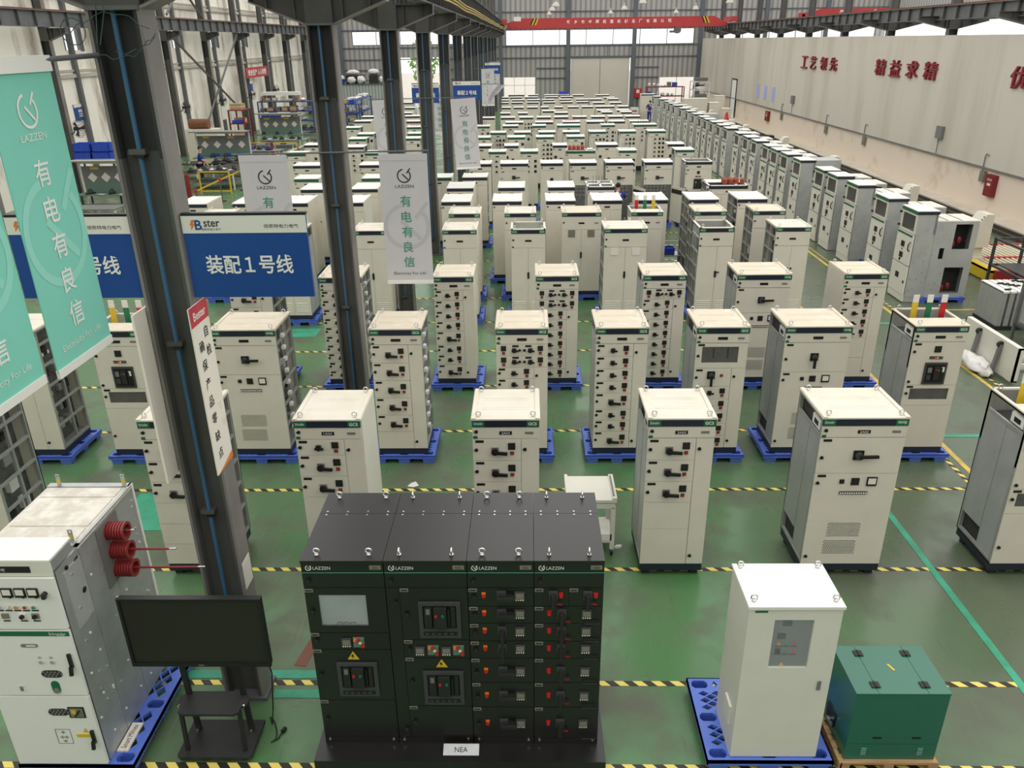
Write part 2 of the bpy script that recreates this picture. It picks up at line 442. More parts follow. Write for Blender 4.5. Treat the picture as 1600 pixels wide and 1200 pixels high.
for x in (0.6, 2.6, 6.3, 8.3, 11.9, 13.0, -5, -7, -15.5): pr.box(x - 0.03, x + 0.03, YW - 0.06, YW, 4.75, 5.85, 'wall_post')
struct(pr.build('trim_1'), 'horizontal purlins across the far wall', 'trim')
for x in (-18.8, -13.3, -7.9, -2.55, 4.3, 10.95, 17.6, 24, 30):
    struct(MB().box(x - 0.2, x + 0.2, YW - 0.35, YW - 0.1, 0, 13, 'wall_post').build('post'), 'steel wall post on the far metal wall', 'post')
d1 = struct(MB().box(4.62, 10.6, YW - 0.08, YW - 0.02, 0.02, 4.66, 'door_cream').build('door_1'), 'tall cream sliding door closed in the far wall', 'door')
MB().box(7.58, 7.62, YW - 0.1, YW - 0.08, 0.02, 4.6, 'mid_grey').build('seam', d1)
MB().box(4.4, 10.8, YW - 0.16, YW - 0.08, 4.66, 4.86, 'wall_post').build('track', d1)
d2 = struct(MB().box(-2.3, 1.0, YW + 0.02, YW + 0.1, 2.1, 2.16, 'white_plain').build('door_2'), 'bright glazed opening left of the cream sliding door', 'door')
m = MB()
for x in (-2.27, -1.2, -0.1, 0.97): m.box(x - 0.03, x + 0.03, YW + 0.02, YW + 0.1, 0, 2.9, 'white_plain')
m.build('door_frame', d2)
m = MB()
for x in (13.73, 15.5, 17.27): m.box(x - 0.04, x + 0.04, YW + 0.02, YW + 0.1, 0, 2.75, 'white_plain')
struct(m.build('door_3'), 'bright opening behind the storage racks at the right', 'door')
m = MB().box(-11.3, -10.6, YW + 0.3, YW + 0.4, 0, 4.9, 'white_plain').box(-12.95, -12.85, YW - 0.04, YW + 0.15, 0, 4.9, 'wall_post').box(-8.25, -8.15, YW - 0.04, YW + 0.15, 0, 4.9, 'wall_post')
struct(m.build('door_4'), 'tall open doorway showing a green tree outside', 'door')

# side walls
lw = [(40.2, 41.6), (52.6, 54.0), (58.9, 60.3), (65.2, 66.6)]
struct(MB().prism([(-32, 0), (YW, 0), (YW, 13), (-32, 13)], -22.0, -21.8, 'x', 'stained_wall',
                  [[(a, 6.2), (b, 6.2), (b, 7.35), (a, 7.35)] for a, b in lw]).build('wall_left'), 'stained pale plaster wall on the left', 'wall')
for i, (a, b) in enumerate(lw):
    w = struct(MB().box(-21.92, -21.9, a, b, 6.2, 7.35, 'window_glass').build('window_%d' % (i + 4)), 'small window high in the stained left wall', 'window')
    MB().box(-21.95, -21.78, a - 0.04, a + 0.04, 6.2, 7.35, 'steel_grey').box(-21.95, -21.78, (a + b) / 2 - 0.03, (a + b) / 2 + 0.03, 6.2, 7.35, 'steel_grey').box(-21.95, -21.78, b - 0.04, b + 0.3, 6.15, 7.4, 'steel_grey').build('window_frame', w)
m = MB()
for z in (5.15, 8.6):
    m.box(-21.8, -21.66, -32, YW, z - 0.16, z, 'concrete').box(-21.8, -21.72, -32, YW, z + 0.1, z + 0.2, 'concrete')
struct(m.build('trim_2'), 'pale ledge running along the left wall', 'trim')
for k in range(2, 13):
    y = COLY[k] + 3.0
    struct(MB().box(-21.8, -21.6, y - 0.12, y + 0.12, 0, 13, 'steel_grey').build('post'), 'thin steel post on the stained left wall', 'post')
struct(MB().box(17.85, 18.05, -32, YW, 0, 1.62, 'plaster').build('wall_right'), 'lower cream plaster band of the right wall', 'wall')
struct(MB().box(17.79, 18.05, -32, YW, 1.62, 6.36, 'panel_wall').build('wall_right_upper'), 'upper grey panelled band of the right wall', 'wall')
struct(MB().box(17.74, 17.86, -32, YW, 1.6, 1.66, 'mid_grey').build('trim_3'), 'dark joint between the two bands of the right wall', 'trim')
struct(MB().box(36, 36.2, -32, YW, 0, 5.8, 'sheet_side').box(36, 36.2, -32, YW, 8.3, 13, 'sheet_side').build('wall_right_outer'), 'metal wall beyond the neighbouring bay', 'wall')
struct(MB().box(-22, 36, -32.2, -32, 0, 13, 'panel_wall').build('wall_back'), 'wall behind the camera', 'wall')  # unseen wall, added and set far back to tune light on the fronts
struct(MB().box(17.0, 17.85, -32, YW - 0.4, 0, 0.1, 'kerb').build('kerb'), 'pale concrete kerb along the right wall', 'kerb')
struct(MB().box(16.1, 17.0, -32, YW - 0.4, 0, 0.012, 'grime').build('track_bed'), 'dark strip of floor under the rails', 'floor')
for x in (16.35, 16.8):
    struct(MB().box(x - 0.05, x + 0.05, -32, YW - 0.4, 0.012, 0.05, 'rail_steel').box(x - 0.025, x + 0.025, -32, YW - 0.4, 0.05, 0.12, 'rail_steel').build('floor_rail'),
           'steel transfer rail along the right wall', 'rail')

# columns, crane brackets and crane girders
def column(x, y, sides, conduit, label, arm=1.0):
    c = MB()
    for s in (-1, 1):
        c.box(x + s * 0.19 - 0.012, x + s * 0.19 + 0.012, y, y + 0.26, 0, 6.62, 'steel_side')
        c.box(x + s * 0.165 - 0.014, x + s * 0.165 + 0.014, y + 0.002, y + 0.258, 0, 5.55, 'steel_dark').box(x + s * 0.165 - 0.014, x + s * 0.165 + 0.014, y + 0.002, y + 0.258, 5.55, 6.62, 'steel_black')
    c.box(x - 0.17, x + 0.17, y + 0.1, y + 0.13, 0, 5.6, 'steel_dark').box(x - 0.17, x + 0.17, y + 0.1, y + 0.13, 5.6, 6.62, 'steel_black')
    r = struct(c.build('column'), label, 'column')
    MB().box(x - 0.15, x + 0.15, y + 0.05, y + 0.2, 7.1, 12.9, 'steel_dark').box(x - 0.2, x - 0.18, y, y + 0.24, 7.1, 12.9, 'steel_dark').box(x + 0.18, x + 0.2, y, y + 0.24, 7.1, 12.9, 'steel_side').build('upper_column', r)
    MB().box(x - 0.24, x + 0.24, y - 0.03, y + 0.3, 0, 0.04, 'steel_grey').build('base_plate', r)
    b = MB()
    b.box(x - 0.2, x + 0.2, y + 0.02, y + 0.24, 6.62, 7.1, 'steel_dark')
    b.box(x - 0.2, x + 0.2, y - 0.01, y + 0.26, 6.6, 6.63, 'steel_grey')
    for s in sides:
        b.prism([(x + s * 0.2, 6.62), (x + s * arm, 6.92), (x + s * arm, 7.12), (x + s * 0.2, 7.12)], y + 0.1, y + 0.14, 'y', 'steel_dark')
        b.bar((x + s * 0.19, y + 0.13, 6.61), (x + s * arm, y + 0.13, 6.92), 0.26, 0.02, 'steel_side', up=(0, 0, 1))
        b.box(min(x + s * 0.2, x + s * arm), max(x + s * 0.2, x + s * arm), y, y + 0.26, 7.1, 7.12, 'steel_dark')
        for q in (0.35, 0.75, 0.99): b.box(x + s * q - 0.008, x + s * q + 0.008, y + 0.02, y + 0.24, 6.62 + 0.375 * max(0, q - 0.2), 7.1, 'steel_dark')
    b.build('crane_bracket', r)
    if conduit:
        MB().tube([(x - 0.02, y + 0.05, 0.6), (x - 0.02, y + 0.05, 7.1)], 0.019, 'pipe_blue', 8).build('conduit', r)
        cl = MB()
        for z in (0.55, 2.3, 4.0, 5.6): cl.box(x - 0.1, x + 0.03, y + 0.03, y + 0.1, z - 0.02, z + 0.02, 'steel_dark').box(x - 0.04, x + 0.02, y + 0.02, y + 0.08, z - 0.045, z - 0.02, 'black')
        cl.build('pipe_clip', r)
    return r
for k, y in enumerate(COLY):
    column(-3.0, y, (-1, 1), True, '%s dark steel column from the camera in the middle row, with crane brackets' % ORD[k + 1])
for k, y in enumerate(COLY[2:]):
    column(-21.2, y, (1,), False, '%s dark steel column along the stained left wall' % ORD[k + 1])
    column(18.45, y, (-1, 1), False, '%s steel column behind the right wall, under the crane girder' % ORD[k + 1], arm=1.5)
def girder(x, z0, z1, y0, y1, label, s=0.45, rail=True):
    g = MB(); g.box(x - 0.012, x + 0.012, y0, y1, z0, z1, 'steel_grey')
    g.box(x - 0.15, x + 0.15, y0, y1, z0, z0 + 0.025, 'steel_grey').box(x - 0.15, x + 0.15, y0, y1, z1 - 0.025, z1, 'steel_grey')
    r = struct(g.build('crane_girder'), label, 'girder')
    st = MB(); y = y0 + 0.3
    while y < y1:
        st.box(x - 0.13, x + 0.13, y - 0.012, y + 0.012, z0 + 0.02, z1 - 0.02, 'steel_dark'); y += s * 2
    st.build('stiffener', r)
    if rail: MB().box(x - 0.06, x + 0.06, y0, y1, z1, z1 + 0.06, 'rail_rust').build('crane_rail', r)
    return r
girder(-2.2, 7.12, 7.95, 5, 86, 'right crane girder on the middle columns', 0.5)
girder(-3.8, 7.12, 7.95, 5, 86, 'left crane girder on the middle columns', 0.5)
girder(-20.4, 7.14, 7.78, 18, 86, 'crane girder along the left wall', 0.62)
girder(17.75, 6.95, 7.5, 18, 86, 'crane girder above the right wall', 0.55)
girder(19.3, 6.95, 7.5, 18, 86, 'crane girder of the neighbouring bay', 0.55)
for k in range(3):
    tag(MB().tube([(-1.95 + 0.03 * math.sin(i * 1.1), 10 + 2.1 * i, 7.45 - 0.08 * k + 0.02 * math.sin(i * 1.3)) for i in range(36)], 0.022, 'cable_yellow', 5).build('power_cable'),
        'thin yellow cable strung along the right crane girder', 'cable', 'yellow cables along the crane girder')
struct(MB().box(-22, 36, -32, -14, 13, 13.2, 'panel_wall').build('shade_ceiling'), 'unseen roof strip behind the camera, added to dim the cabinet fronts', 'shade_ceiling')  # unseen strip behind the camera, added to cut light on the fronts
for y in (19, 34, 51, 60, 71, 82.5):
    struct(MB().box(-21.8, 36, y - 0.1, y + 0.1, 12.3, 12.8, 'steel_grey').build('roof_beam'), 'steel roof beam across the hall', 'beam')
for (ya, za, yb, zb, mm) in ((COLY[7] + 0.3, 7.0, COLY[9] - 0.4, 1.4, 'steel_dark'), (COLY[9] - 0.2, 7.0, COLY[7] + 3.5, 1.2, 'mid_grey'), (38.0, 11.5, 43.5, 8.0, 'steel_dark'), (50.5, 11.5, 56, 8.0, 'steel_dark'), (56, 11.5, 50.5, 8.0, 'mid_grey')):
    struct(MB().bar((-21.0, ya, za), (-21.0, yb, zb), 0.1, 0.1, mm).build('brace'), 'diagonal steel brace between the left wall columns', 'brace')

# floor markings
def marking(x0, x1, y0, y1, m, label):
    o = struct(MB().box(x0, x1, y0, y1, 0.0005, 0.0035 if m == 'hazard_x' else 0.0045 if m == 'hazard_y' else 0.0055, m).build('floor_marking'), label, 'floor marking')
for k, y in enumerate((5.43, 6.5, 8.5, 10.5, 12.5, 14.5, 16.45, 18.42, 20.4, 22.4, 24.3, 26.2, 28.1, 30.0, 32, 34, 36, 38, 40)):
    marking(-9.5, 7.0 if k > 1 else 5.9, y - 0.035, y + 0.035, 'hazard_x', 'yellow and black hazard tape across the floor, %s line from the camera' % ORD[k + 1])
marking(5.2, 5.29, 5.0, 10.4, 'teal_tape', 'long teal tape line on the floor beside the white cabinet aisle')
marking(6.98, 7.07, 7.5, 60, 'yellow_tape', 'long yellow line beside the cabinet rows')
marking(9.08, 9.16, 9.5, 60, 'yellow_tape', 'long yellow line beside the gas insulated cabinet row')
marking(6.8, 6.87, 7.5, 30, 'hazard_y', 'hazard tape running away from the camera beside the yellow line')
marking(9.28, 9.34, 9.5, 45, 'hazard_y', 'hazard tape running away from the camera at the right cabinets')
marking(7.1, 9.0, 12.2, 12.3, 'teal_tape', 'short teal tape line across the right aisle')
marking(8.3, 9.0, 18.1, 18.2, 'teal_tape', 'short teal tape dash in the right aisle')
marking(9.3, 15, 19.1, 19.18, 'yellow_tape', 'yellow line across the floor by the right cabinets')
marking(-3.9, -2.05, 6.56, 6.68, 'teal_tape', 'teal tape strip beside the nearest column base')
marking(-2.72, -2.0, 6.28, 6.4, 'teal_tape', 'short teal tape strip between column and black switchboard')
marking(-6.0, -5.2, 9.4, 10.4, 'teal_tape', 'teal painted patch on the floor behind the left cabinet')
marking(-5.9, -5.0, 17.4, 18.0, 'teal_tape', 'teal painted patch near the third row of cabinets')
marking(-5.9, -5.5, 11.9, 12.3, 'teal_tape', 'teal painted patch beside a blue pallet')
def strip(a, b, w, m, label):
    struct(MB().bar((*a, 0.0022), (*b, 0.0022), w, 0.003, m).build('floor_marking'), label, 'floor marking')
strip((-2.55, 6.75), (-2.3, 8.2), 0.13, 'brown', 'faded brown tape residue on the floor left of the black switchboard')

# beyond the far doorway
t = thing('tree', 'green leafy tree in the yard beyond the far doorway', 'tree', (-12.2, 101, 0))
MB().cyl((0, 0, -0.05), (0.1, 0, 3), 0.16, 'bark', 8, 0.1).build('trunk', t)
rnd = random.Random(3); mb = MB()
for i in range(420):
    a = rnd.random() * 2 * PI; z = 2.0 + rnd.random() * 4.5; r = (1.9 - abs(z - 4.2) * 0.4) * math.sqrt(rnd.random())
    c = Vector((r * math.cos(a), r * math.sin(a), z)); d = Vector((rnd.random() - .5, rnd.random() - .5, rnd.random() - .5)).normalized() * 0.28; e = d.cross(Vector((rnd.random() - .5, 1, rnd.random()))).normalized() * 0.14
    mb.quad(c - d, c - e, c + d, c + e, 'leaf')
mb.build('crown', t)
# ============================================================ switchgear cabinets
def device(mb, kind, x, z, y=0.0, s=1.0, m=None):
    """one control on a front panel whose face lies at y (facing -Y)"""
    if kind == 'lever':
        mb.box(x - 0.045, x + 0.045, y - 0.014, y, z - 0.045, z + 0.045, m or 'mid_grey')
        mb.cyl((x, y, z - 0.005), (x, y - 0.05, z - 0.005), 0.042, 'black', 14)
        mb.bar((x - 0.02, y - 0.055, z - 0.004), (x + 0.15, y - 0.055, z - 0.018), 0.03, 0.034, 'black')
    elif kind == 'bigsw':
        mb.box(x - 0.06, x + 0.06, y - 0.02, y, z - 0.06, z + 0.06, 'black')
        mb.cyl((x, y, z), (x, y - 0.06, z), 0.045, 'dark_grey', 14)
        mb.bar((x, y - 0.065, z), (x + 0.22, y - 0.065, z + 0.005), 0.03, 0.034, 'black')
    elif kind == 'downsw':
        mb.box(x - 0.06, x + 0.06, y - 0.02, y, z - 0.06, z + 0.06, 'black')
        mb.cyl((x, y, z), (x, y - 0.06, z), 0.04, 'dark_grey', 14)
        mb.bar((x, y - 0.065, z), (x, y - 0.065, z - 0.17), 0.034, 0.034, 'black')
    elif kind == 'knob':
        mb.box(x - 0.035, x + 0.035, y - 0.012, y, z - 0.035, z + 0.035, 'mid_grey')
        mb.cyl((x, y, z), (x, y - 0.04, z), 0.036, 'black', 12)
        mb.bar((x - 0.04, y - 0.045, z), (x + 0.065, y - 0.045, z - 0.004), 0.02, 0.024, 'black')
    elif kind == 'meter':
        mb.box(x - 0.045 * s, x + 0.045 * s, y - 0.014, y, z - 0.045 * s, z + 0.045 * s, 'black')
        mb.box(x - 0.036 * s, x + 0.036 * s, y - 0.016, y - 0.013, z - 0.03 * s, z + 0.036 * s, 'screen')
    elif kind == 'gauge':
        mb.box(x - 0.06 * s, x + 0.06 * s, y - 0.016, y, z - 0.06 * s, z + 0.06 * s, 'black')
        mb.box(x - 0.046 * s, x + 0.046 * s, y - 0.018, y - 0.015, z - 0.034 * s, z + 0.046 * s, 'sign_white')
    elif kind == 'btn':
        mb.box(x - 0.022, x + 0.022, y - 0.01, y, z - 0.02, z + 0.02, 'soft_black')
        mb.cyl((x, y - 0.008, z), (x, y - 0.024, z), 0.015, m or 'red', 10)
    elif kind == 'lamp':
        mb.cyl((x, y, z), (x, y - 0.022, z), 0.018 * s, m or 'red', 12)
    elif kind == 'lock':
        mb.cyl((x, y, z), (x, y - 0.016, z), 0.021, 'black', 10)
        mb.box(x - 0.026, x + 0.01, y - 0.02, y - 0.012, z - 0.008, z + 0.008, 'black')
    elif kind == 'tag':
        mb.box(x - 0.05, x + 0.05, y - 0.004, y, z - 0.016, z + 0.016, m or 'black')
DEVNAME = {'lever': 'switch_handle', 'bigsw': 'switch_handle', 'downsw': 'switch_handle', 'knob': 'rotary_knob', 'meter': 'meter', 'gauge': 'gauge', 'btn': 'push_button', 'lamp': 'indicator_lamp', 'lock': 'lock', 'tag': 'name_tag'}
MESHES = {}
def panel(root, name, x0, x1, z0, z1, devs, lod, m='beige', y=0.0, extra=None, hole=None):
    g = 0.003; mb = MB()
    if hole:
        a, b, c, d = hole
        mb.prism([(x0 + g, z0 + g), (x1 - g, z0 + g), (x1 - g, z1 - g), (x0 + g, z1 - g)], y, y + 0.016, 'y', m, [[(a, c), (b, c), (b, d), (a, d)]])
    else:
        mb.box(x0 + g, x1 - g, y, y + 0.016, z0 + g, z1 - g, m)
    if lod < 2:
        for dv in devs: device(mb, *dv[:3], y=y, **{a: c for a, c in (dv[3] if len(dv) > 3 else {}).items() if a != 'name'})
    if extra: extra(mb)
    o = mb.build(name, root)
    if lod >= 2:
        for dv in devs:
            q = MB(); kw = dict(dv[3]) if len(dv) > 3 else {}
            nm = kw.pop('name', DEVNAME[dv[0]])
            device(q, *dv[:3], y=y, **kw); q.build(nm, o)
    return o
def acb(root, x, z, w=0.34, h=0.36, lod=2):
    mb = MB().box(x - w / 2, x + w / 2, -0.02, 0.0, z - h / 2, z + h / 2, 'dark_grey')
    mb.box(x - w / 2 + 0.03, x + w / 2 - 0.03, -0.024, -0.018, z - h / 2 + 0.03, z + h / 2 - 0.03, 'black')
    mb.box(x - 0.03, x + 0.055, -0.05, -0.02, z - 0.1, z + 0.12, 'soft_black').box(x + 0.07, x + 0.1, -0.034, -0.02, z - 0.08, z + 0.1, 'screen')
    mb.box(x - 0.12, x - 0.06, -0.034, -0.02, z + 0.02, z + 0.1, 'mid_grey').box(x - 0.12, x - 0.06, -0.03, -0.02, z - 0.1, z - 0.02, 'dark_grey')
    mb.box(x + w / 2 - 0.08, x + w / 2 - 0.04, -0.03, -0.02, z + 0.03, z + 0.11, 'sign_white')
    mb.box(x - w / 2 + 0.04, x + w / 2 - 0.04, -0.03, -0.02, z - h / 2 + 0.035, z - h / 2 + 0.06, 'screen')
    o = mb.build('circuit_breaker', root)
    if lod >= 2:
        MB().cyl((x - 0.005, -0.05, z + 0.07), (x - 0.005, -0.062, z + 0.07), 0.012, 'red', 10).build('push_button', o)
        MB().cyl((x + 0.033, -0.05, z + 0.07), (x + 0.033, -0.062, z + 0.07), 0.012, 'green_lamp', 10).build('push_button', o)
    return o
def vent_rows(x0, x1, z0, z1, pitch=0.028):
    def f(mb):
        z = z0; k = 0
        while z < z1:
            x = x0 + (0.5 * pitch if k % 2 else 0)
            while x < x1:
                mb.box(x, x + 0.02, -0.002, 0.002, z, z + 0.008, 'dark_grey'); x += pitch
            z += pitch * 0.75; k += 1
    return f
def louvers(x0, x1, z0, z1, n):
    def f(mb):
        for k in range(n):
            z = z0 + (z1 - z0) * k / max(1, n - 1)
            mb.poly([(x0, 0, z), (x1, 0, z), (x1, 0, z + 0.022), (x0, 0, z + 0.022), (x0, -0.01, z), (x1, -0.01, z)], [(0, 1, 5, 4), (4, 5, 2, 3), (0, 4, 3), (1, 2, 5)], 'beige')
    return f
def eye(root, x, y, z):
    if 'eye' not in MESHES:
        MESHES['eye'] = MB().ring((0, 0, 0.04), 0.028, 0.008, 'chrome', 'y', 12, 6).cyl((0, 0, 0), (0, 0, 0.018), 0.018, 'chrome', 8).mesh('lifting_eye', True)
    link(MESHES['eye'], 'lifting_eye', root, (x, y, z))

def cabinet(S):
    """S: w, d, front rows, side finish left/right, top, strip colours, number, lod.  Origin: base, front, centre.  Height 2.2."""
    w, d, lod = S['w'], S.get('d', 0.85), S.get('lod', 2); z0 = S.get('z0', 0.0)
    hw = w / 2; bm = S.get('body', 'beige')
    name = S.get('name', 'switchgear_cabinet')
    root = thing(name, 'cabinet', 'cabinet')
    L, R_ = S.get('L', 'plain'), S.get('R', 'plain'); top = S.get('top', 'closed')
    inset = {'plain': 0.0, 'white': 0.0, 'galv': 0.05, 'open': 0.2, 'skin': 0.0}
    xl, xr = -hw + inset[L], hw - inset[R_]
    zt = 2.165; ztop_core = zt if top == 'closed' or top == 'rods' or top == 'horns' else zt - 0.28
    b = MB()
    b.box(xl, xr, 0.014, d, z0 + 0.1, ztop_core, bm if (inset[L] == 0 and inset[R_] == 0) else 'core_mid' if 'open' in (L, R_) else 'core_dark')
    if inset[L] or inset[R_]:
        b.box(-hw, hw, d - 0.016, d, z0 + 0.1, zt, bm).box(-hw, hw, 0.014, d, z0 + 0.1, z0 + 0.115, 'frame_metal')
        if inset[L] == 0: b.box(-hw, -hw + 0.01, 0.014, d, z0 + 0.1, zt, bm)
        if inset[R_] == 0: b.box(hw - 0.01, hw, 0.014, d, z0 + 0.1, zt, bm)
    if ztop_core < zt:
        for (a, c, e, f) in ((-hw, hw, 0.016, 0.05), (-hw, hw, d - 0.04, d)): b.box(a, c, e, f, ztop_core - 0.4, zt, 'frame_metal')
        for s in (-1, 1): b.box(min(s * hw, s * (hw - 0.035)), max(s * hw, s * (hw - 0.035)), 0.016, d, zt - 0.03, zt, 'frame_metal')
    b.build('body', root)
    for s, kind in ((-1, L), (1, R_)):
        X = s * hw
        def bx(q, a, c, e, f, z_, y_, m):   # a..c is depth below the side face
            q.box(min(X - s * a, X - s * c), max(X - s * a, X - s * c), e, f, z_, y_, m)
        if kind in ('galv', 'open'):
            q = MB()
            for (e, f) in ((0.016, 0.06), (d - 0.045, d)): bx(q, 0, 0.045, e, f, z0 + 0.1, zt, 'frame_metal')
            bx(q, 0, 0.04, 0.06, d - 0.045, zt - 0.035, zt, 'frame_metal'); bx(q, 0, 0.04, 0.06, d - 0.045, z0 + 0.1, z0 + 0.15, 'frame_metal')
            if kind == 'galv': bx(q, 0, 0.03, 0.06, d - 0.045, 1.88, 1.93, 'frame_metal')
            else:
                bx(q, 0.01, 0.05, d * 0.52, d * 0.52 + 0.04, z0 + 0.15, zt - 0.03, 'frame_metal')
                for z in (0.5, 0.85, 1.2, 1.55, 1.9): bx(q, 0.0, 0.035, 0.06, d - 0.045, z, z + 0.035, 'frame_metal')
            q.build('side_frame', root)
            if kind == 'galv':
                q = MB(); lo = z0 + 0.15 if not S.get('gap') else z0 + 0.4
                bx(q, 0.008, 0.02, 0.05, d * 0.45, lo if not S.get('gap') else z0 + 0.15, 1.9, 'galv_side'); bx(q, 0.002, 0.02, d * 0.45 + 0.004, d - 0.04, lo, 1.9, 'galv_side')
                q.build('side_panel', root)
                q = MB(); bx(q, 0.012, 0.05, 0.1, d * 0.42, 1.96, 2.09, 'white_plain'); bx(q, 0.008, 0.03, 0.16, d * 0.34, 1.99, 2.05, 'black'); q.build('terminal_block', root)
            elif lod >= 1:
                q = MB(); rn = random.Random(int(w * 10 + d * 100) + s)
                for z in (0.35, 0.62, 0.95, 1.3, 1.66):
                    for k in range(3):
                        yy = 0.1 + rn.random() * (d - 0.35); hh = 0.05 + rn.random() * 0.14
                        bx(q, 0.1 + rn.random() * 0.08, 0.2, yy, yy + 0.06 + rn.random() * 0.14, z, z + hh, rn.choice(('white_plain', 'soft_black', 'galv', 'mid_grey')))
                if S.get('white_terms'):
                    for k in range(9):
                        q2 = MB(); bx(q2, -0.02, 0.03, 0.3, 0.4, 0.34 + k * 0.2, 0.39 + k * 0.2, 'white_plain'); q2.build('terminal_block', root)
                q.build('wiring', root)
        elif kind in ('white', 'skin'):
            q = MB(); mm = 'white_panel' if kind == 'white' else bm
            q.box(min(X, X + s * 0.014), max(X, X + s * 0.014), 0.02, d - 0.01, z0 + 0.1, zt, mm)
            q.build('side_panel', root)
    # plinth
    q = MB().box(-hw + 0.004, hw - 0.004, 0.004, d - 0.02, z0, z0 + 0.1, S.get('plinth', 'navy')); q.build('plinth', root)
    if S.get('feet'):
        for sx in (-1, 1):
            for yy in (0.1, d - 0.12): MB().box(sx * (hw - 0.09) - 0.05, sx * (hw - 0.09) + 0.05, yy - 0.05, yy + 0.05, -0.08, 0.0, 'soft_black').build('foot', root)
    # top
    tm = S.get('topm', 'cream_top')
    q = MB()
    if top in ('closed', 'rods', 'horns'):
        q.box(-hw - 0.012, hw + 0.012, -0.012, d + 0.01, zt, zt + 0.018, tm)
        for s in (-1, 1): q.box(s * (hw - 0.02) - 0.025, s * (hw - 0.02) + 0.025, -0.012, d + 0.01, zt + 0.018, zt + 0.03, tm)
        if lod >= 2:
            for yy in (0.3, 0.36, 0.62, 0.68): q.box(-hw * 0.72, hw * 0.72, d * yy, d * yy + 0.008, zt + 0.018, zt + 0.021, tm)
    elif top == 'busbar':      # rear half open with coloured busbars
        q.box(-hw - 0.012, hw + 0.012, -0.012, d * 0.42, zt, zt + 0.018, tm)
        for s in (-1, 1): q.box(min(s * (hw + 0.012), s * (hw - 0.03)), max(s * (hw + 0.012), s * (hw - 0.03)), d * 0.42, d, zt, zt + 0.018, tm)
        q.box(-hw, hw, d - 0.03, d + 0.01, zt, zt + 0.018, tm)
    else:                      # open frame
        for s in (-1, 1): q.box(min(s * (hw + 0.012), s * (hw - 0.04)), max(s * (hw + 0.012), s * (hw - 0.04)), -0.012, d + 0.01, zt, zt + 0.018, tm)
        q.box(-hw, hw, -0.012, 0.06, zt, zt + 0.018, tm).box(-hw, hw, d - 0.04, d + 0.01, zt, zt + 0.018, tm)
        if top == 'slots': q.box(-0.03, 0.03, 0.05, d - 0.03, zt, zt + 0.018, tm).box(-hw, hw, d * 0.45, d * 0.6, zt, zt + 0.018, tm)
        if top == 'grid': q.box(-hw, hw, d * 0.55, d - 0.04, zt, zt + 0.018, tm).box(hw * 0.4, hw * 0.5, 0, d, zt, zt + 0.018, tm)
    q.build('top_cover', root)
    if top == 'busbar' and S.get('bars'):
        for k, c in enumerate(S['bars']):
            bxp = -hw * 0.55 + k * hw * 0.55
            MB().box(bxp - 0.045, bxp + 0.045, d * 0.6, d * 0.6 + 0.012, 1.7, zt + 0.22, c).box(bxp - 0.045, bxp + 0.045, d * 0.6 - 0.001, d * 0.6 + 0.013, zt + 0.22, zt + 0.34, 'sign_white').build('busbar', root)
    if top in ('rods', 'horns', 'slots', 'grid'):
        n = {'rods': 5, 'slots': 4, 'horns': 0, 'grid': 0}[top]
        for k in range(n): MB().cyl((-hw * 0.5 + k * hw * 0.22, d * 0.5, zt - 0.1), (-hw * 0.5 + k * hw * 0.22, d * 0.5, zt + 0.26), 0.008, 'insulator' if S.get('redrods') else 'mid_grey', 6).build('rod', root)
    if S.get('coils'):
        n, cx, cy = S['coils']
        for k in range(n):
            px_, py_ = cx + (k % 4) * 0.17, cy + (k // 4) * 0.2
            q = MB(); q.lathe([(0.075, 0), (0.075, 0.03), (0.06, 0.035), (0.075, 0.05), (0.075, 0.08), (0.06, 0.085), (0.075, 0.1), (0.075, 0.14), (0.04, 0.15), (0.04, 0.17)], (px_, py_, zt + 0.015), 'copper_red', 10)
            q.build('insulator', root)
    if lod >= 2 or S.get('eyes'):
        for sx in (-1, 1):
            for yy in (0.06, d - 0.06): eye(root, sx * (hw - 0.075), yy, zt + 0.018)
    # brand strip
    sm = S.get('strip', 'navy'); q = MB().box(-hw, hw, -0.008, 0.014, 2.075, 2.165, sm)
    if S.get('ends'):
        q.box(-hw + 0.004, -hw + 0.15, -0.0095, -0.0075, 2.08, 2.16, 'strip_green').box(hw - 0.15, hw - 0.004, -0.0095, -0.0075, 2.08, 2.16, 'strip_green')
    st = q.build('brand_strip', root)
    if S.get('ends') and lod >= 1:
        t_ = MB(); letters(t_, S.get('code', 'GCS'), (hw - 0.08, -0.011, 2.12), XR, ZU, 0.04, 'text_white', 0.02, width=0.1)
        letters(t_, 'Schneider', (-hw + 0.075, -0.011, 2.125), XR, ZU, 0.036, 'text_white', 0.0, width=0.11)
        t_.build('lettering', st)
    # upper panel
    zu = S.get('zu', 1.92)
    dv = [('lock', -hw + 0.05, (zu + 2.07) / 2 + 0.02), ]
    if S.get('label_plate', True) and lod >= 1 and not S.get('far'): dv.append(('tag', hw - 0.12, (zu + 2.07) / 2, {'m': 'plate_grey', 'name': 'rating_plate'}))
    up = panel(root, 'upper_panel', -hw, hw, zu, 2.073, dv if lod >= 1 else [], lod, bm, extra=S.get('upx'))
    if lod >= 1:
        q = MB().box(-0.075, 0.075, -0.005, 0.0, (zu + 2.07) / 2 - 0.022, (zu + 2.07) / 2 + 0.022, 'black')
        if S.get('num'): letters(q, S['num'], (0, -0.007, (zu + 2.07) / 2), XR, ZU, 0.026, 'text_white', 0.0, width=0.1)
        q.build('number_plate', up if lod >= 2 else root)
        if S.get('ends') and lod >= 2: MB().box(-hw + 0.012, -hw + 0.062, -0.004, 0, zu + 0.0, zu + 0.035, 'strip_green').build('badge', up)
    S['front'](root, S, w, hw, zu, lod)
    return root

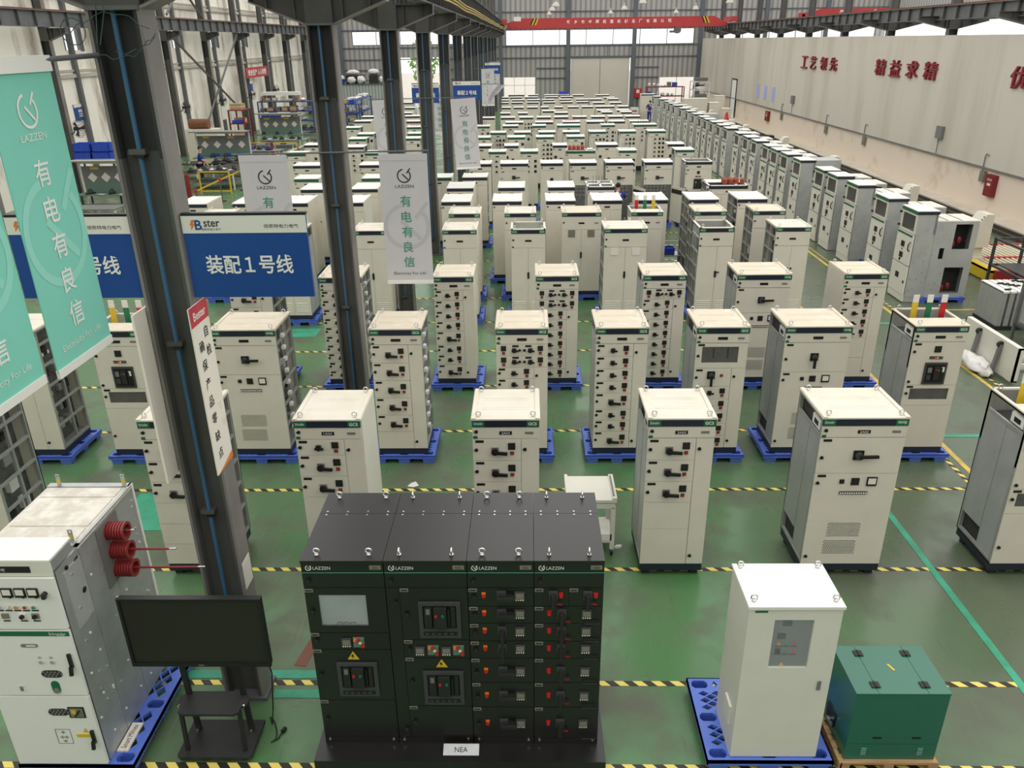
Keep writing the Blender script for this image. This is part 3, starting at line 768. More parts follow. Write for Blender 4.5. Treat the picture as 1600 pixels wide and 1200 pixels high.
def fr_drawers(rows):
    """rows: list of (kind, height) from the top, stretched to fill the front; a cable door stands right of the drawers"""
    def f(root, S, w, hw, zu, lod):
        zb = S.get('z0', 0) + 0.105; tot = sum(h for _, h in rows); k = (zu - 0.004 - zb) / tot; z = zu - 0.004
        xd = hw - 0.27 * w
        first_single = None
        for kind, h in rows:
            z1, z0 = z, z - h * k; zc = (z0 + z1) / 2; z = z0
            if kind == 'pair':
                for s, (a, b) in ((0, (-hw, 0)), (1, (0, hw))):
                    if s == 0: dv = [('meter', a + 0.115, zc + 0.03, {'s': 0.9}), ('btn', a + 0.115, zc - 0.05), ('knob', a + 0.28, zc), ('lock', b - 0.035, zc), ('tag', b - 0.1, z1 - 0.03)]
                    else: dv = [('meter', b - 0.115, zc + 0.03, {'s': 0.9}), ('btn', b - 0.115, zc - 0.05), ('knob', a + 0.13, zc), ('lock', a + 0.04, zc), ('tag', a + 0.1, z1 - 0.03)]
                    panel(root, 'drawer', a, b, z0, z1, dv, lod)
                continue
            if first_single is None: first_single = z1
            a, b = -hw, xd; W = b - a
            lockd = [('lock', a + 0.045, zc), ('tag', a + 0.085, z1 - 0.035)]
            if kind == 'lever': dv = lockd + [('lever', a + W * 0.46, zc - 0.01), ('meter', b - 0.115, zc + 0.05, {'s': 0.95}), ('btn', b - 0.11, zc - 0.045)]
            elif kind == 'down': dv = lockd + [('downsw', a + W * 0.46, zc + 0.04), ('btn', b - 0.15, zc + 0.03)]
            elif kind == 'knob': dv = lockd + [('knob', a + W * 0.46, zc), ('meter', b - 0.115, zc + 0.03, {'s': 0.9}), ('btn', b - 0.11, zc - 0.05, {'m': 'red'})]
            elif kind == 'window':
                def glass(mb, a=a, z0=z0, z1=z1): mb.box(a + 0.1, hw - 0.14, 0.008, 0.011, z0 + 0.09, z1 - 0.06, 'cabinet_glass')
                o = panel(root, 'window_panel', a, hw, z0, z1, [('lock', a + 0.045, zc, {}), ('tag', a + 0.085, z1 - 0.03)], lod, extra=glass, hole=(a + 0.1, hw - 0.14, z0 + 0.09, z1 - 0.06))
                q = MB().box(a + 0.1, hw - 0.14, 0.0125, 0.0135, z0 + 0.09, z1 - 0.06, 'core_mid')
                for xx in (-0.12, 0.1): q.box(xx - 0.015, xx + 0.015, 0.0115, 0.0128, z0 + 0.16, z1 - 0.08, 'soft_black')
                q.build('interior', o)
                first_single = z0; continue
            else:
                dv = []
            panel(root, 'drawer' if kind != 'blank' else 'blank_panel', a, b, z0, z1, dv, lod)
        panel(root, 'cable_door', xd, hw, zb, first_single, [('lock', xd + 0.045, first_single - 0.14), ('lock', xd + 0.045, zb + 0.13)], lod)
    return f
def fr_capacitor(sw='bigsw'):
    def f(root, S, w, hw, zu, lod):
        zb = S.get('z0', 0) + 0.105; zm = 1.43
        panel(root, 'door', -hw, hw, zm, zu - 0.004, [('lock', -hw + 0.05, zm + 0.22), ('tag', -hw + 0.09, zu - 0.04), (sw, -0.02, (zm + zu) / 2 + 0.01)], lod)
        dv = [('lock', -hw + 0.05, zm - 0.13), ('tag', -hw + 0.09, zm - 0.035), ('lock', -hw + 0.05, zb + 0.12), ('meter', -0.16, zm - 0.11, {'s': 0.6}), ('meter', 0.0, zm - 0.11, {'s': 1.05}), ('gauge', 0.2, zm - 0.11, {'s': 1.0})]
        o = panel(root, 'door', -hw, hw, zb, zm, dv, lod, extra=vent_rows(-0.24, 0.16, zb + 0.42, zb + 0.62) if lod >= 2 else None)
        q = MB().box(-0.17, 0.17, -0.012, 0, zm - 0.29, zm - 0.25, 'dark_grey')
        for k in range(12): q.cyl((-0.155 + k * 0.028, -0.012, zm - 0.27), (-0.155 + k * 0.028, -0.02, zm - 0.27), 0.01, 'sign_white', 8)
        q.build('lamp_row', o)
        if lod >= 2:
            q = MB(); vent_rows(-0.26, 0.14, zb + 0.16, zb + 0.36)(q); q.build('vent', o)
    return f
def fr_breaker(window=True):
    def f(root, S, w, hw, zu, lod):
        zb = S.get('z0', 0) + 0.105; z1 = 1.2; z2 = 0.85
        o = panel(root, 'door', -hw, hw, z1, zu - 0.004, [('lock', -hw + 0.05, 1.76), ('tag', -hw + 0.09, zu - 0.04), ('meter', 0, 1.8, {'s': 1.1}), ('lock', -hw + 0.05, z1 + 0.06)], lod)
        q = MB().box(-0.1, 0.1, -0.01, 0, 1.64, 1.68, 'soft_black')
        for k, c in enumerate(('green_lamp', 'red', 'orange', 'sign_white', 'red', 'green_lamp')): q.cyl((-0.08 + k * 0.032, -0.01, 1.66), (-0.08 + k * 0.032, -0.022, 1.66), 0.013, c, 8)
        q.build('lamp_row', o)
        acb(root, 0.02, 1.4, lod=lod)
        def glass(mb): mb.box(-hw + 0.1, hw - 0.1, 0.008, 0.011, z2 + 0.1, z1 - 0.06, 'cabinet_glass')
        o = panel(root, 'window_panel', -hw, hw, z2, z1, [('lock', -hw + 0.05, z1 - 0.14), ('tag', -hw + 0.09, z1 - 0.03)], lod, extra=glass, hole=(-hw + 0.1, hw - 0.1, z2 + 0.1, z1 - 0.06))
        MB().box(-hw + 0.1, hw - 0.1, 0.0125, 0.0135, z2 + 0.1, z1 - 0.06, 'core_mid').build('interior', o)
        panel(root, 'lower_panel', -hw, hw, zb, z2, [('lock', -hw + 0.05, zb + 0.25)], lod)
    return f
def fr_twodoor(split=0.5, filters=None, handle=True, tee=False):
    def f(root, S, w, hw, zu, lod):
        zb = S.get('z0', 0) + 0.105; xs = -hw + w * split
        for k, (a, b) in enumerate(((-hw, xs), (xs, hw))):
            dv = []
            if not handle: dv = [('lock', xs + (-0.04 if k == 0 else 0.04), 1.2)]
            o = panel(root, 'door', a, b, zb, zu - 0.004, dv, lod, extra=louvers(a + 0.06, b - 0.06, zb + 0.1, zb + 0.3, 5) if lod >= 2 and b - a > 0.3 else None)
            if filters:
                c = (a + b) / 2
                MB().box(c - 0.09, c + 0.09, -0.014, 0, 1.55, 1.73, filters).build('filter', o)
        if handle:
            q = MB().box(xs - 0.022, xs + 0.022, -0.022, 0, 1.0, 1.15, 'black')
            if tee: q.box(xs, xs + 0.09, -0.03, -0.015, 1.11, 1.135, 'black')
            q.build('handle', root)
    return f
def fr_grid(cols=2, rows=6):
    def f(root, S, w, hw, zu, lod):
        zb = S.get('z0', 0) + 0.105; xd = -hw + 0.3 * w
        panel(root, 'cable_door', -hw, xd, zb, zu - 0.004, [], lod)
        dz = min(0.2, (zu - zb) / max(rows, 1))
        for k in range(rows):
            z1 = zu - 0.004 - k * dz; zc = z1 - dz / 2
            dv = [('meter', hw - 0.1 - 0.17 * c, zc, {'s': 1.15}) for c in range(cols)] + [('knob', xd + 0.1, zc)]
            panel(root, 'drawer', xd, hw, z1 - dz, z1, dv, lod)
        if rows * dz < zu - zb - 0.02: panel(root, 'lower_panel', xd, hw, zb, zu - 0.004 - rows * dz, [], lod)
    return f
def fr_plain(split=0.6, meters=()):
    def f(root, S, w, hw, zu, lod):
        zb = S.get('z0', 0) + 0.105; xs = -hw + w * split
        panel(root, 'door', -hw, xs, zb, zu - 0.004, [('meter', x * w, z, {'s': 1.2}) for x, z in meters if x * w < xs], 1)
        panel(root, 'door', xs, hw, zb, zu - 0.004, [('meter', x * w, z, {'s': 1.2}) for x, z in meters if x * w >= xs], 1)
    return f
def fr_openfront(root, S, w, hw, zu, lod):
    zb = S.get('z0', 0) + 0.105
    panel(root, 'door', -hw, hw, 1.38, zu - 0.004, [('tag', -hw + 0.09, zu - 0.04), ('lock', -hw + 0.05, 1.6), ('bigsw', -0.02, 1.64)], 1)
    q = MB()
    for z in (1.0, 1.16, 1.28): 
        for k in range(6): q.box(-hw + 0.08 + k * 0.13, -hw + 0.17 + k * 0.13, -0.02, 0.014, z, z + 0.08, 'mid_grey')
    q.box(-hw, hw, 0.0, 0.014, zb, 1.36, 'core_mid'); q.build('interior', root)
    d_ = MB().box(0, 0.02, -0.75, 0.0, zb, 1.34, 'beige').box(-0.01, 0.0, -0.7, -0.05, 1.1, 1.25, 'soft_black')
    for z in (0.4, 0.75, 1.05): d_.box(0.02, 0.03, -0.74, -0.01, z, z + 0.02, 'mid_grey')
    o = d_.build('door', root, (hw, 0.0, 0)); o.rotation_euler = (0, 0, math.radians(28))
# ------------------------------------------------------------ the rows of cabinets: (x, y, width, kind)
ROWS = {
 1: [(-7.0, 8.37, 0.8, 'A5'), (-4.27, 8.37, 0.8, 'A0'), (-2.39, 8.37, 0.8, 'A1'), (-0.26, 8.37, 0.8, 'A2'), (1.83, 8.37, 0.8, 'A3'), (3.98, 8.37, 1.0, 'G1'), (6.28, 8.37, 0.8, 'A4')],
 2: [(-9.75, 11.38, 1.0, 'Z0'), (-8.15, 11.38, 1.0, 'Z0'), (-6.4, 11.38, 0.8, 'C0'), (-4.39, 11.38, 1.0, 'G2'), (-2.03, 11.38, 0.8, 'B1'), (-0.08, 11.38, 0.8, 'B2'), (1.46, 11.38, 0.8, 'B3'), (3.0, 11.38, 0.8, 'B4'), (4.45, 11.38, 1.0, 'G3'), (6.3, 11.38, 0.8, 'C1')],
 3: [(-5.25, 14.29, 0.8, 'E0'), (-3.51, 14.29, 0.8, 'E1'), (-1.38, 14.29, 0.75, 'E2'), (0.57, 14.29, 0.8, 'E3'), (2.58, 14.29, 0.8, 'E4'), (4.43, 14.29, 1.0, 'G4'), (6.31, 14.29, 0.8, 'E5')],
 4: [(-5.66, 18.27, 0.8, 'K0'), (-3.67, 18.27, 0.8, 'K1'), (-1.57, 18.27, 0.8, 'K1b'), (0.04, 18.27, 0.8, 'K2'), (2.32, 18.27, 1.0, 'K3'), (4.43, 18.27, 0.8, 'K4'), (6.2, 18.27, 0.8, 'K5')],
 5: [(-8.05, 20.17, 0.8, 'L0'), (-1.59, 20.17, 0.8, 'L1'), (-0.16, 20.17, 0.8, 'L1'), (1.41, 20.17, 1.0, 'L2'), (3.08, 20.17, 0.8, 'L3'), (4.69, 20.17, 0.8, 'L4'), (6.18, 20.17, 0.8, 'L4')],
 6: [(-9.25, 21.81, 0.8, 'M0'), (-7.73, 21.81, 0.8, 'M0'), (-6.44, 21.81, 0.8, 'M0'), (-4.9, 21.81, 0.8, 'M1r'), (-1.94, 21.81, 0.8, 'M1'), (-0.53, 21.81, 0.8, 'M1'), (0.94, 21.81, 0.8, 'M1'), (2.22, 21.81, 0.8, 'M1'), (3.47, 21.81, 0.8, 'M1'), (4.86, 21.81, 0.8, 'M2'), (6.18, 21.81, 0.8, 'M2')],
 7: [(-6.41, 24.0, 0.8, 'N0'), (-4.88, 24.0, 0.8, 'N0'), (-1.99, 24.0, 0.8, 'N1'), (-0.45, 24.0, 0.8, 'N1'), (1.05, 24.0, 0.8, 'N1'), (2.24, 24.0, 0.8, 'N2'), (6.04, 24.0, 1.15, 'N3')],
 8: [(-7.16, 26.02, 0.8, 'O1'), (-4.94, 26.02, 0.8, 'O0'), (-2.83, 26.02, 0.8, 'O0'), (-1.67, 26.02, 0.8, 'O2')],
 9: [(-7.92, 29.04, 1.0, 'Q0'), (-5.52, 29.04, 1.0, 'Q0'), (-1.66, 29.04, 0.8, 'Q0'), (-0.43, 29.04, 1.0, 'Q1'), (0.92, 29.04, 0.8, 'Q2'), (2.05, 29.04, 0.95, 'Q3'), (3.35, 29.04, 1.0, 'Q4'), (4.74, 29.04, 1.0, 'Q4'), (6.18, 29.04, 0.95, 'Q5')],
 10: [(-9.22, 32.39, 0.8, 'R1'), (-7.27, 34.39, 0.8, 'R0'), (-6.04, 32.39, 0.8, 'R2'), (-1.15, 32.39, 0.7, 'R2'), (0.12, 32.39, 0.7, 'R2'), (2.17, 32.39, 1.15, 'R3'), (4.03, 32.39, 0.7, 'R2'), (6.29, 32.39, 0.75, 'R1')],
 11: [(-9.24, 35.24, 0.8, 'S0'), (-1.87, 34.27, 0.8, 'S0'), (-0.62, 34.27, 0.6, 'S0'), (1.42, 34.27, 0.6, 'S0'), (3.39, 34.27, 0.9, 'S0'), (6.27, 34.27, 0.7, 'S0')],
 12: [(-7.74, 37.43, 0.8, 'T1'), (-5.24, 37.43, 0.8, 'T1'), (-1.93, 37.43, 0.6, 'T1'), (-0.45, 37.43, 0.8, 'T1'), (0.86, 37.43, 0.8, 'T2'), (2.27, 37.43, 0.8, 'T1')],
 13: [(-7.75, 39.45, 0.8, 'T1'), (-5.32, 39.45, 0.8, 'T1'), (-1.35, 39.45, 0.75, 'T2'), (-0.17, 39.45, 0.8, 'T1'), (1.01, 39.45, 0.8, 'T1'), (2.18, 39.45, 0.8, 'T1'), (3.43, 39.45, 0.8, 'T2'), (4.87, 39.45, 0.8, 'T2'), (6.26, 39.45, 0.85, 'T2')],
 14: [(-9.04, 42.63, 0.8, 'T1'), (-5.8, 42.63, 0.8, 'T3'), (-2.23, 42.63, 0.7, 'T3'), (-0.81, 42.63, 0.8, 'T1'), (0.68, 42.63, 0.7, 'T1'), (2.21, 42.63, 1.2, 'T1'), (4.24, 42.63, 0.7, 'T3'), (6.14, 42.63, 1.2, 'T3')],
 15: [(-9.18, 46.21, 0.95, 'U'), (-6.27, 45.85, 0.8, 'U'), (-0.63, 44.5, 0.95, 'U'), (0.98, 44.5, 0.95, 'U'), (2.45, 44.5, 0.95, 'U3'), (3.74, 44.5, 0.95, 'U'), (4.88, 44.5, .9, 'U'), (6.1, 44.5, 1.0, 'U')],
 16: [(-9.38, 49.07, 0.8, 'U'), (-6.77, 49.18, 0.9, 'U'), (-2.14, 47.46, 0.7, 'U'), (-1.04, 47.46, 0.8, 'U'), (0.02, 47.46, 0.8, 'U2'), (1.03, 47.46, 0.8, 'U'), (2.02, 47.46, 0.8, 'U'), (3.08, 47.46, 0.8, 'U'), (4.14, 47.46, 0.8, 'U'), (5.14, 47.46, 0.85, 'U'), (6.11, 47.46, 0.85, 'U')],
 17: [(-7.39, 51.49, 0.6, 'U'), (-1.26, 50.42, 0.6, 'U'), (-0.19, 50.42, 0.6, 'U'), (2.14, 50.42, 0.8, 'U'), (4.93, 50.42, 0.65, 'U'), (6.09, 50.42, 0.65, 'U')],
 17.5: [(1.44, 51.77, 0.8, 'V'), (4.86, 51.77, 0.8, 'V'), (6.07, 51.77, 0.8, 'V')],
 18: [(-7.8, 55.67, 0.7, 'V'), (-6.95, 56.09, 0.6, 'V'), (-1.3, 54.87, 0.6, 'V'), (-0.48, 54.87, 0.65, 'V'), (0.43, 54.87, 0.7, 'V'), (1.25, 54.87, 0.5, 'V'), (2.16, 54.87, 0.55, 'V'), (3.13, 54.87, 0.7, 'V'), (4.07, 54.87, 0.75, 'V'), (4.89, 54.87, 0.6, 'V'), (5.52, 54.87, 0.65, 'V'), (6.41, 54.87, 0.65, 'V')],
 19: [(-8.58, 60.58, 0.8, 'V'), (-1.49, 59.37, 0.5, 'V'), (-0.63, 59.37, 0.8, 'V'), (0.49, 59.37, 0.8, 'V'), (1.67, 59.37, 0.8, 'V'), (2.9, 59.37, 0.85, 'V'), (4.04, 59.37, 0.85, 'V'), (5.11, 58.38, 0.8, 'V'), (6.27, 58.19, 0.8, 'V')],
 20: [(-1.53, 61.99, 0.55, 'V'), (-0.56, 61.99, 0.95, 'V'), (0.58, 61.99, 0.95, 'V'), (1.65, 61.99, 0.9, 'V'), (2.93, 61.99, 0.85, 'V'), (4.19, 61.99, 0.95, 'V'), (5.18, 61.99, 0.9, 'V'), (6.46, 61.99, 0.8, 'V')],
 21: [(-1.6, 65.05, 0.5, 'V'), (-0.78, 65.05, 0.9, 'V'), (0.41, 65.05, 1.0, 'V'), (2.0, 65.05, 1.0, 'V'), (3.2, 65.05, 0.95, 'V'), (6.35, 63.58, 0.8, 'V')],
 22: [(-0.77, 68.06, 1.3, 'V'), (0.58, 67.76, 0.8, 'V'), (2.0, 67.51, 1.0, 'V'), (3.02, 67.31, 0.9, 'V'), (4.19, 67.09, 0.9, 'V'), (6.1, 66.75, 1.05, 'V')],
}
NEAR = dict(lod=2, ends=True)
LV, KN = ('lever', 0.29), ('knob', 0.2)
G3 = ['red', 'bus_green', 'yellow']
KINDS = {
 'A5': (dict(NEAR, front=fr_twodoor(), R='open', feet=True), 'cabinet cut by the left picture edge'),
 'A0': (dict(NEAR, front=fr_drawers([LV] * 3 + [('blank', 0.3)] * 3), R='open', feet=True), 'grey lever-drawer cabinet with open right side'),
 'A1': (dict(NEAR, front=fr_drawers([('knob', 0.21), LV, LV, ('blank', 0.5), ('blank', 0.49)]), R='white', feet=True, num='1A04'), 'grey drawer cabinet with a white right side'),
 'A2': (dict(NEAR, front=fr_drawers([LV] * 3 + [('blank', 0.38), ('blank', 0.52)]), feet=True, num='2A04'), 'grey drawer cabinet with three levers'),
 'A3': (dict(NEAR, front=fr_drawers([LV] * 3 + [('blank', 0.38), ('blank', 0.52)]), L='galv', feet=True, num='2A03'), 'grey three-lever cabinet beside the white trolley'),
 'G1': (dict(NEAR, front=fr_capacitor(), L='galv', gap=True, feet=True, num='2A02', code='GGJ'), 'wide grey cabinet with one large switch handle'),
 'A4': (dict(NEAR, front=fr_breaker(), L='galv', gap=True, feet=True, top='busbar', bars=['yellow', 'bus_green', 'red']), 'open-topped cabinet with a yellow busbar'),
 'Z0': (dict(NEAR, front=fr_drawers([('blank', 1.8)]), R='open', code='GGJ'), 'plain-fronted grey cabinet under the teal banner'),
 'C0': (dict(NEAR, front=fr_breaker(), R='white', top='busbar', bars=G3[::-1], topm='dusty_top'), 'breaker cabinet with yellow and green busbars'),
 'G2': (dict(NEAR, front=fr_capacitor(), R='open', white_terms=True, code='GGJ', topm='dusty_top'), 'wide grey cabinet with open right side'),
 'B1': (dict(NEAR, front=fr_drawers([LV] * 5 + [('blank', 0.3)]), R='open', white_terms=True, topm='dusty_top'), 'grey cabinet with five lever drawers'),
 'B2': (dict(NEAR, front=fr_drawers([('pair', 0.2), ('pair', 0.2)] + [KN] * 4 + [LV, KN, KN]), topm='dusty_top'), 'grey cabinet with paired knob drawers'),
 'B3': (dict(NEAR, front=fr_drawers([KN] * 4 + [('lever', 0.27), ('knob', 0.19), ('knob', 0.19), LV]), L='galv', topm='dusty_top'), 'grey cabinet with eight drawers'),
 'B4': (dict(NEAR, front=fr_drawers([('window', 0.38), ('down', 0.28)] + [KN] * 5), L='galv', topm='dusty_top'), 'grey cabinet with a wide glass window'),
 'G3': (dict(NEAR, front=fr_capacitor('downsw'), L='galv', gap=True, code='GGJ', topm='dusty_top'), 'wide grey cabinet with switch handle pointing down'),
 'C1': (dict(NEAR, front=fr_breaker(), L='galv', top='busbar', bars=['yellow', 'bus_green', 'red'], topm='dusty_top'), 'grey breaker cabinet with three coloured busbars'),
 'E0': (dict(NEAR, front=fr_drawers([LV] * 4 + [('blank', 0.5)]), R='open', topm='dusty_top'), 'grey cabinet behind the blue line sign'),
 'E1': (dict(NEAR, front=fr_drawers([('knob', 0.17)] * 10), R='open', white_terms=True, topm='dusty_top'), 'grey cabinet with ten small drawers'),
 'E2': (dict(NEAR, front=fr_drawers([KN] * 4 + [('lever', 0.27), KN, KN, LV]), topm='dusty_top'), 'dusty-topped cabinet with eight drawers'),
 'E3': (dict(NEAR, front=fr_drawers([('pair', 0.2), ('pair', 0.2)] + [KN] * 7), topm='dusty_top'), 'grey cabinet with two paired drawer rows'),
 'E4': (dict(NEAR, front=fr_drawers([('pair', 0.2)] + [KN] * 8), L='galv', topm='dusty_top'), 'grey cabinet with one paired drawer row'),
 'G4': (dict(NEAR, front=fr_capacitor(), L='galv', code='GGJ', topm='dusty_top'), 'wide grey cabinet with one switch handle'),
 'E5': (dict(NEAR, front=fr_drawers([KN] * 5 + [('blank', 0.4), ('blank', 0.4)]), L='skin', topm='dusty_top'), 'grey cabinet with five knob drawers'),
 'K0': (dict(NEAR, front=fr_twodoor(), R='galv', label_plate=False, zu=1.74), 'two-door cabinet half hidden by the blue sign'),
 'K1': (dict(NEAR, front=fr_twodoor(), R='skin', label_plate=False, zu=1.74), 'tall two-door grey cabinet beside a column'),
 'K1b': (dict(NEAR, front=fr_twodoor(), label_plate=False, zu=1.74), 'tall two-door grey cabinet with louvred panel'),
 'K2': (dict(NEAR, front=fr_twodoor(), label_plate=False, top='open', zu=1.74), 'open-topped two-door grey cabinet'),
 'K3': (dict(NEAR, front=fr_twodoor(filters='sign_white'), L='open', label_plate=False, zu=1.74), 'wide two-door cabinet with two pale filters'),
 'K4': (dict(NEAR, front=fr_twodoor(0.55, tee=True), L='open', label_plate=False, top='open', zu=1.74), 'open-topped two-door cabinet with T handle'),
 'K5': (dict(NEAR, front=fr_twodoor(handle=False), L='open', label_plate=False, zu=1.74), 'two-door cabinet with open frame side'),
 'L0': (dict(NEAR, lod=1, front=fr_twodoor(), R='skin', eyes=True), 'grey two-door cabinet with green brand strip'),
 'L1': (dict(NEAR, lod=1, front=fr_twodoor(), label_plate=False, zu=1.74, eyes=True), 'grey two-door cabinet with louvred panel'),
 'L2': (dict(NEAR, lod=1, front=fr_twodoor(filters='plate_grey'), topm='dusty_top', zu=1.74, eyes=True), 'beige-topped cabinet with two brown filters'),
 'L3': (dict(NEAR, lod=1, front=fr_twodoor(), top='busbar', bars=['red', 'bus_green', 'yellow'], zu=1.74, eyes=True), 'open-topped cabinet with red, green and yellow busbars'),
 'L4': (dict(NEAR, lod=1, front=fr_twodoor(), L='open', topm='dusty_top', zu=1.74, eyes=True), 'dusty-topped cabinet with open frame side'),
 'M0': (dict(lod=1, front=fr_twodoor(handle=False), R='skin', d=1.15, topm='white_top', far=True), 'white-topped cabinet with closed right side'),
 'M1r': (dict(lod=1, front=fr_twodoor(0.66, handle=False), R='white', d=1.15, topm='white_top', far=True), 'white-topped cabinet beside the middle columns'),
 'M1': (dict(lod=1, front=fr_twodoor(0.62, handle=False), d=1.15, topm='white_top', far=True), 'white-topped cabinet with uneven doors'),
 'M2': (dict(lod=1, front=fr_twodoor(0.7, handle=False), L='open', d=1.15, topm='white_top', far=True), 'white-topped cabinet with open frame side'),
 'N0': (dict(lod=1, front=fr_twodoor(0.6, handle=False), R='skin', d=1.1, topm='white_top', far=True), 'white-topped cabinet with plain doors'),
 'N1': (dict(lod=1, front=fr_twodoor(0.62, handle=False), d=1.1, topm='white_top', far=True), 'white-topped cabinet with two plain doors'),
 'N2': (dict(lod=1, front=fr_twodoor(0.65, handle=False), L='galv', d=1.1, topm='white_top', top='slots', far=True), 'slotted-top cabinet carrying thin upright rods'),
 'N3': (dict(lod=1, front=fr_twodoor(0.33, handle=False), L='galv', d=1.1, topm='white_top', top='grid', coils=(7, -0.05, 0.28), far=True), 'wide open-topped cabinet carrying red insulators'),
 'O0': (dict(lod=1, front=fr_twodoor(0.6, handle=False), topm='white_top', strip='strip_deep', far=True, R='skin'), 'white-topped cabinet with green strip'),
 'O1': (dict(lod=1, front=fr_capacitor(), topm='white_top', strip='strip_deep', far=True, R='skin'), 'cabinet with deep green strip and lamp row'),
 'O2': (dict(lod=1, front=fr_twodoor(0.6, handle=False), topm='white_top', R='open', far=True), 'cabinet with an open side full of wiring'),
 'Q0': (dict(lod=1, front=fr_capacitor(), topm='white_top', far=True, R='galv'), 'wide white-topped cabinet with switch handle'),
 'Q1': (dict(lod=1, front=fr_capacitor(), topm='white_top', far=True), 'wide white-topped cabinet with one switch handle'),
 'Q2': (dict(lod=1, front=fr_plain(0.5, [(0.0, 1.6)]), topm='white_top', far=True), 'narrow white-topped cabinet with one meter'),
 'Q3': (dict(lod=1, front=fr_openfront, topm='white_top', far=True, L='galv'), 'cabinet with its lower front standing open'),
 'Q4': (dict(lod=1, front=fr_openfront, topm='white_top', far=True, L='galv'), 'wide cabinet with switch handle and opened lower door'),
 'Q5': (dict(lod=1, front=fr_breaker(), topm='white_top', top='open', far=True, L='galv'), 'open-topped cabinet with a black breaker'),
 'R0': (dict(lod=1, front=fr_grid(1, 4), topm='white_top', far=True, R='galv'), 'narrow white-topped cabinet'),
 'R1': (dict(lod=1, front=fr_grid(1, 3), topm='white_top', far=True, strip='strip_deep', L='galv', R='skin'), 'green-stripped cabinet with a black meter'),
 'R2': (dict(lod=1, front=fr_grid(1, 3), topm='white_top', top='rods', far=True, strip='strip_deep', zu=1.9), 'green-stripped cabinet with rods on top'),
 'R3': (dict(lod=1, front=fr_plain(0.6, [(0.12, 1.75)]), topm='white_top', top='grid', coils=(8, -0.42, 0.28), far=True, strip='strip_deep'), 'wide green-stripped cabinet carrying copper-red insulators'),
 'S0': (dict(lod=1, front=fr_plain(0.5, [(0.1, 1.6), (-0.3, 1.7)]), topm='white_top', far=True), 'white-topped cabinet with navy strip'),
 'T1': (dict(lod=1, front=fr_plain(0.35, [(0.36, 1.86)]), topm='white_top', strip='strip_deep', far=True, R='galv', L='skin'), 'green-stripped cabinet with plain front'),
 'T2': (dict(lod=1, front=fr_grid(2, 6), topm='white_top', strip='strip_deep', far=True, L='galv'), 'green-stripped cabinet with two columns of meters'),
 'T3': (dict(lod=1, front=fr_grid(1, 3), topm='white_top', top='rods', redrods=True, strip='strip_deep', far=True), 'green-stripped cabinet with red rods on top'),
 'U': (dict(lod=0, front=fr_plain(0.6, [(-0.1, 1.6)]), topm='white_top', far=True), 'white-topped grey cabinet'),
 'U2': (dict(lod=0, front=fr_grid(2, 4), topm='white_top', far=True), 'white-topped cabinet with pairs of knobs'),
 'U3': (dict(lod=0, front=fr_plain(0.6), topm='white_top', top='rods', redrods=True, far=True), 'white-topped cabinet with red rods on top'),
 'V': (dict(lod=0, front=fr_plain(0.55), topm='white_top', far=True), 'distant white-topped cabinet'),
}
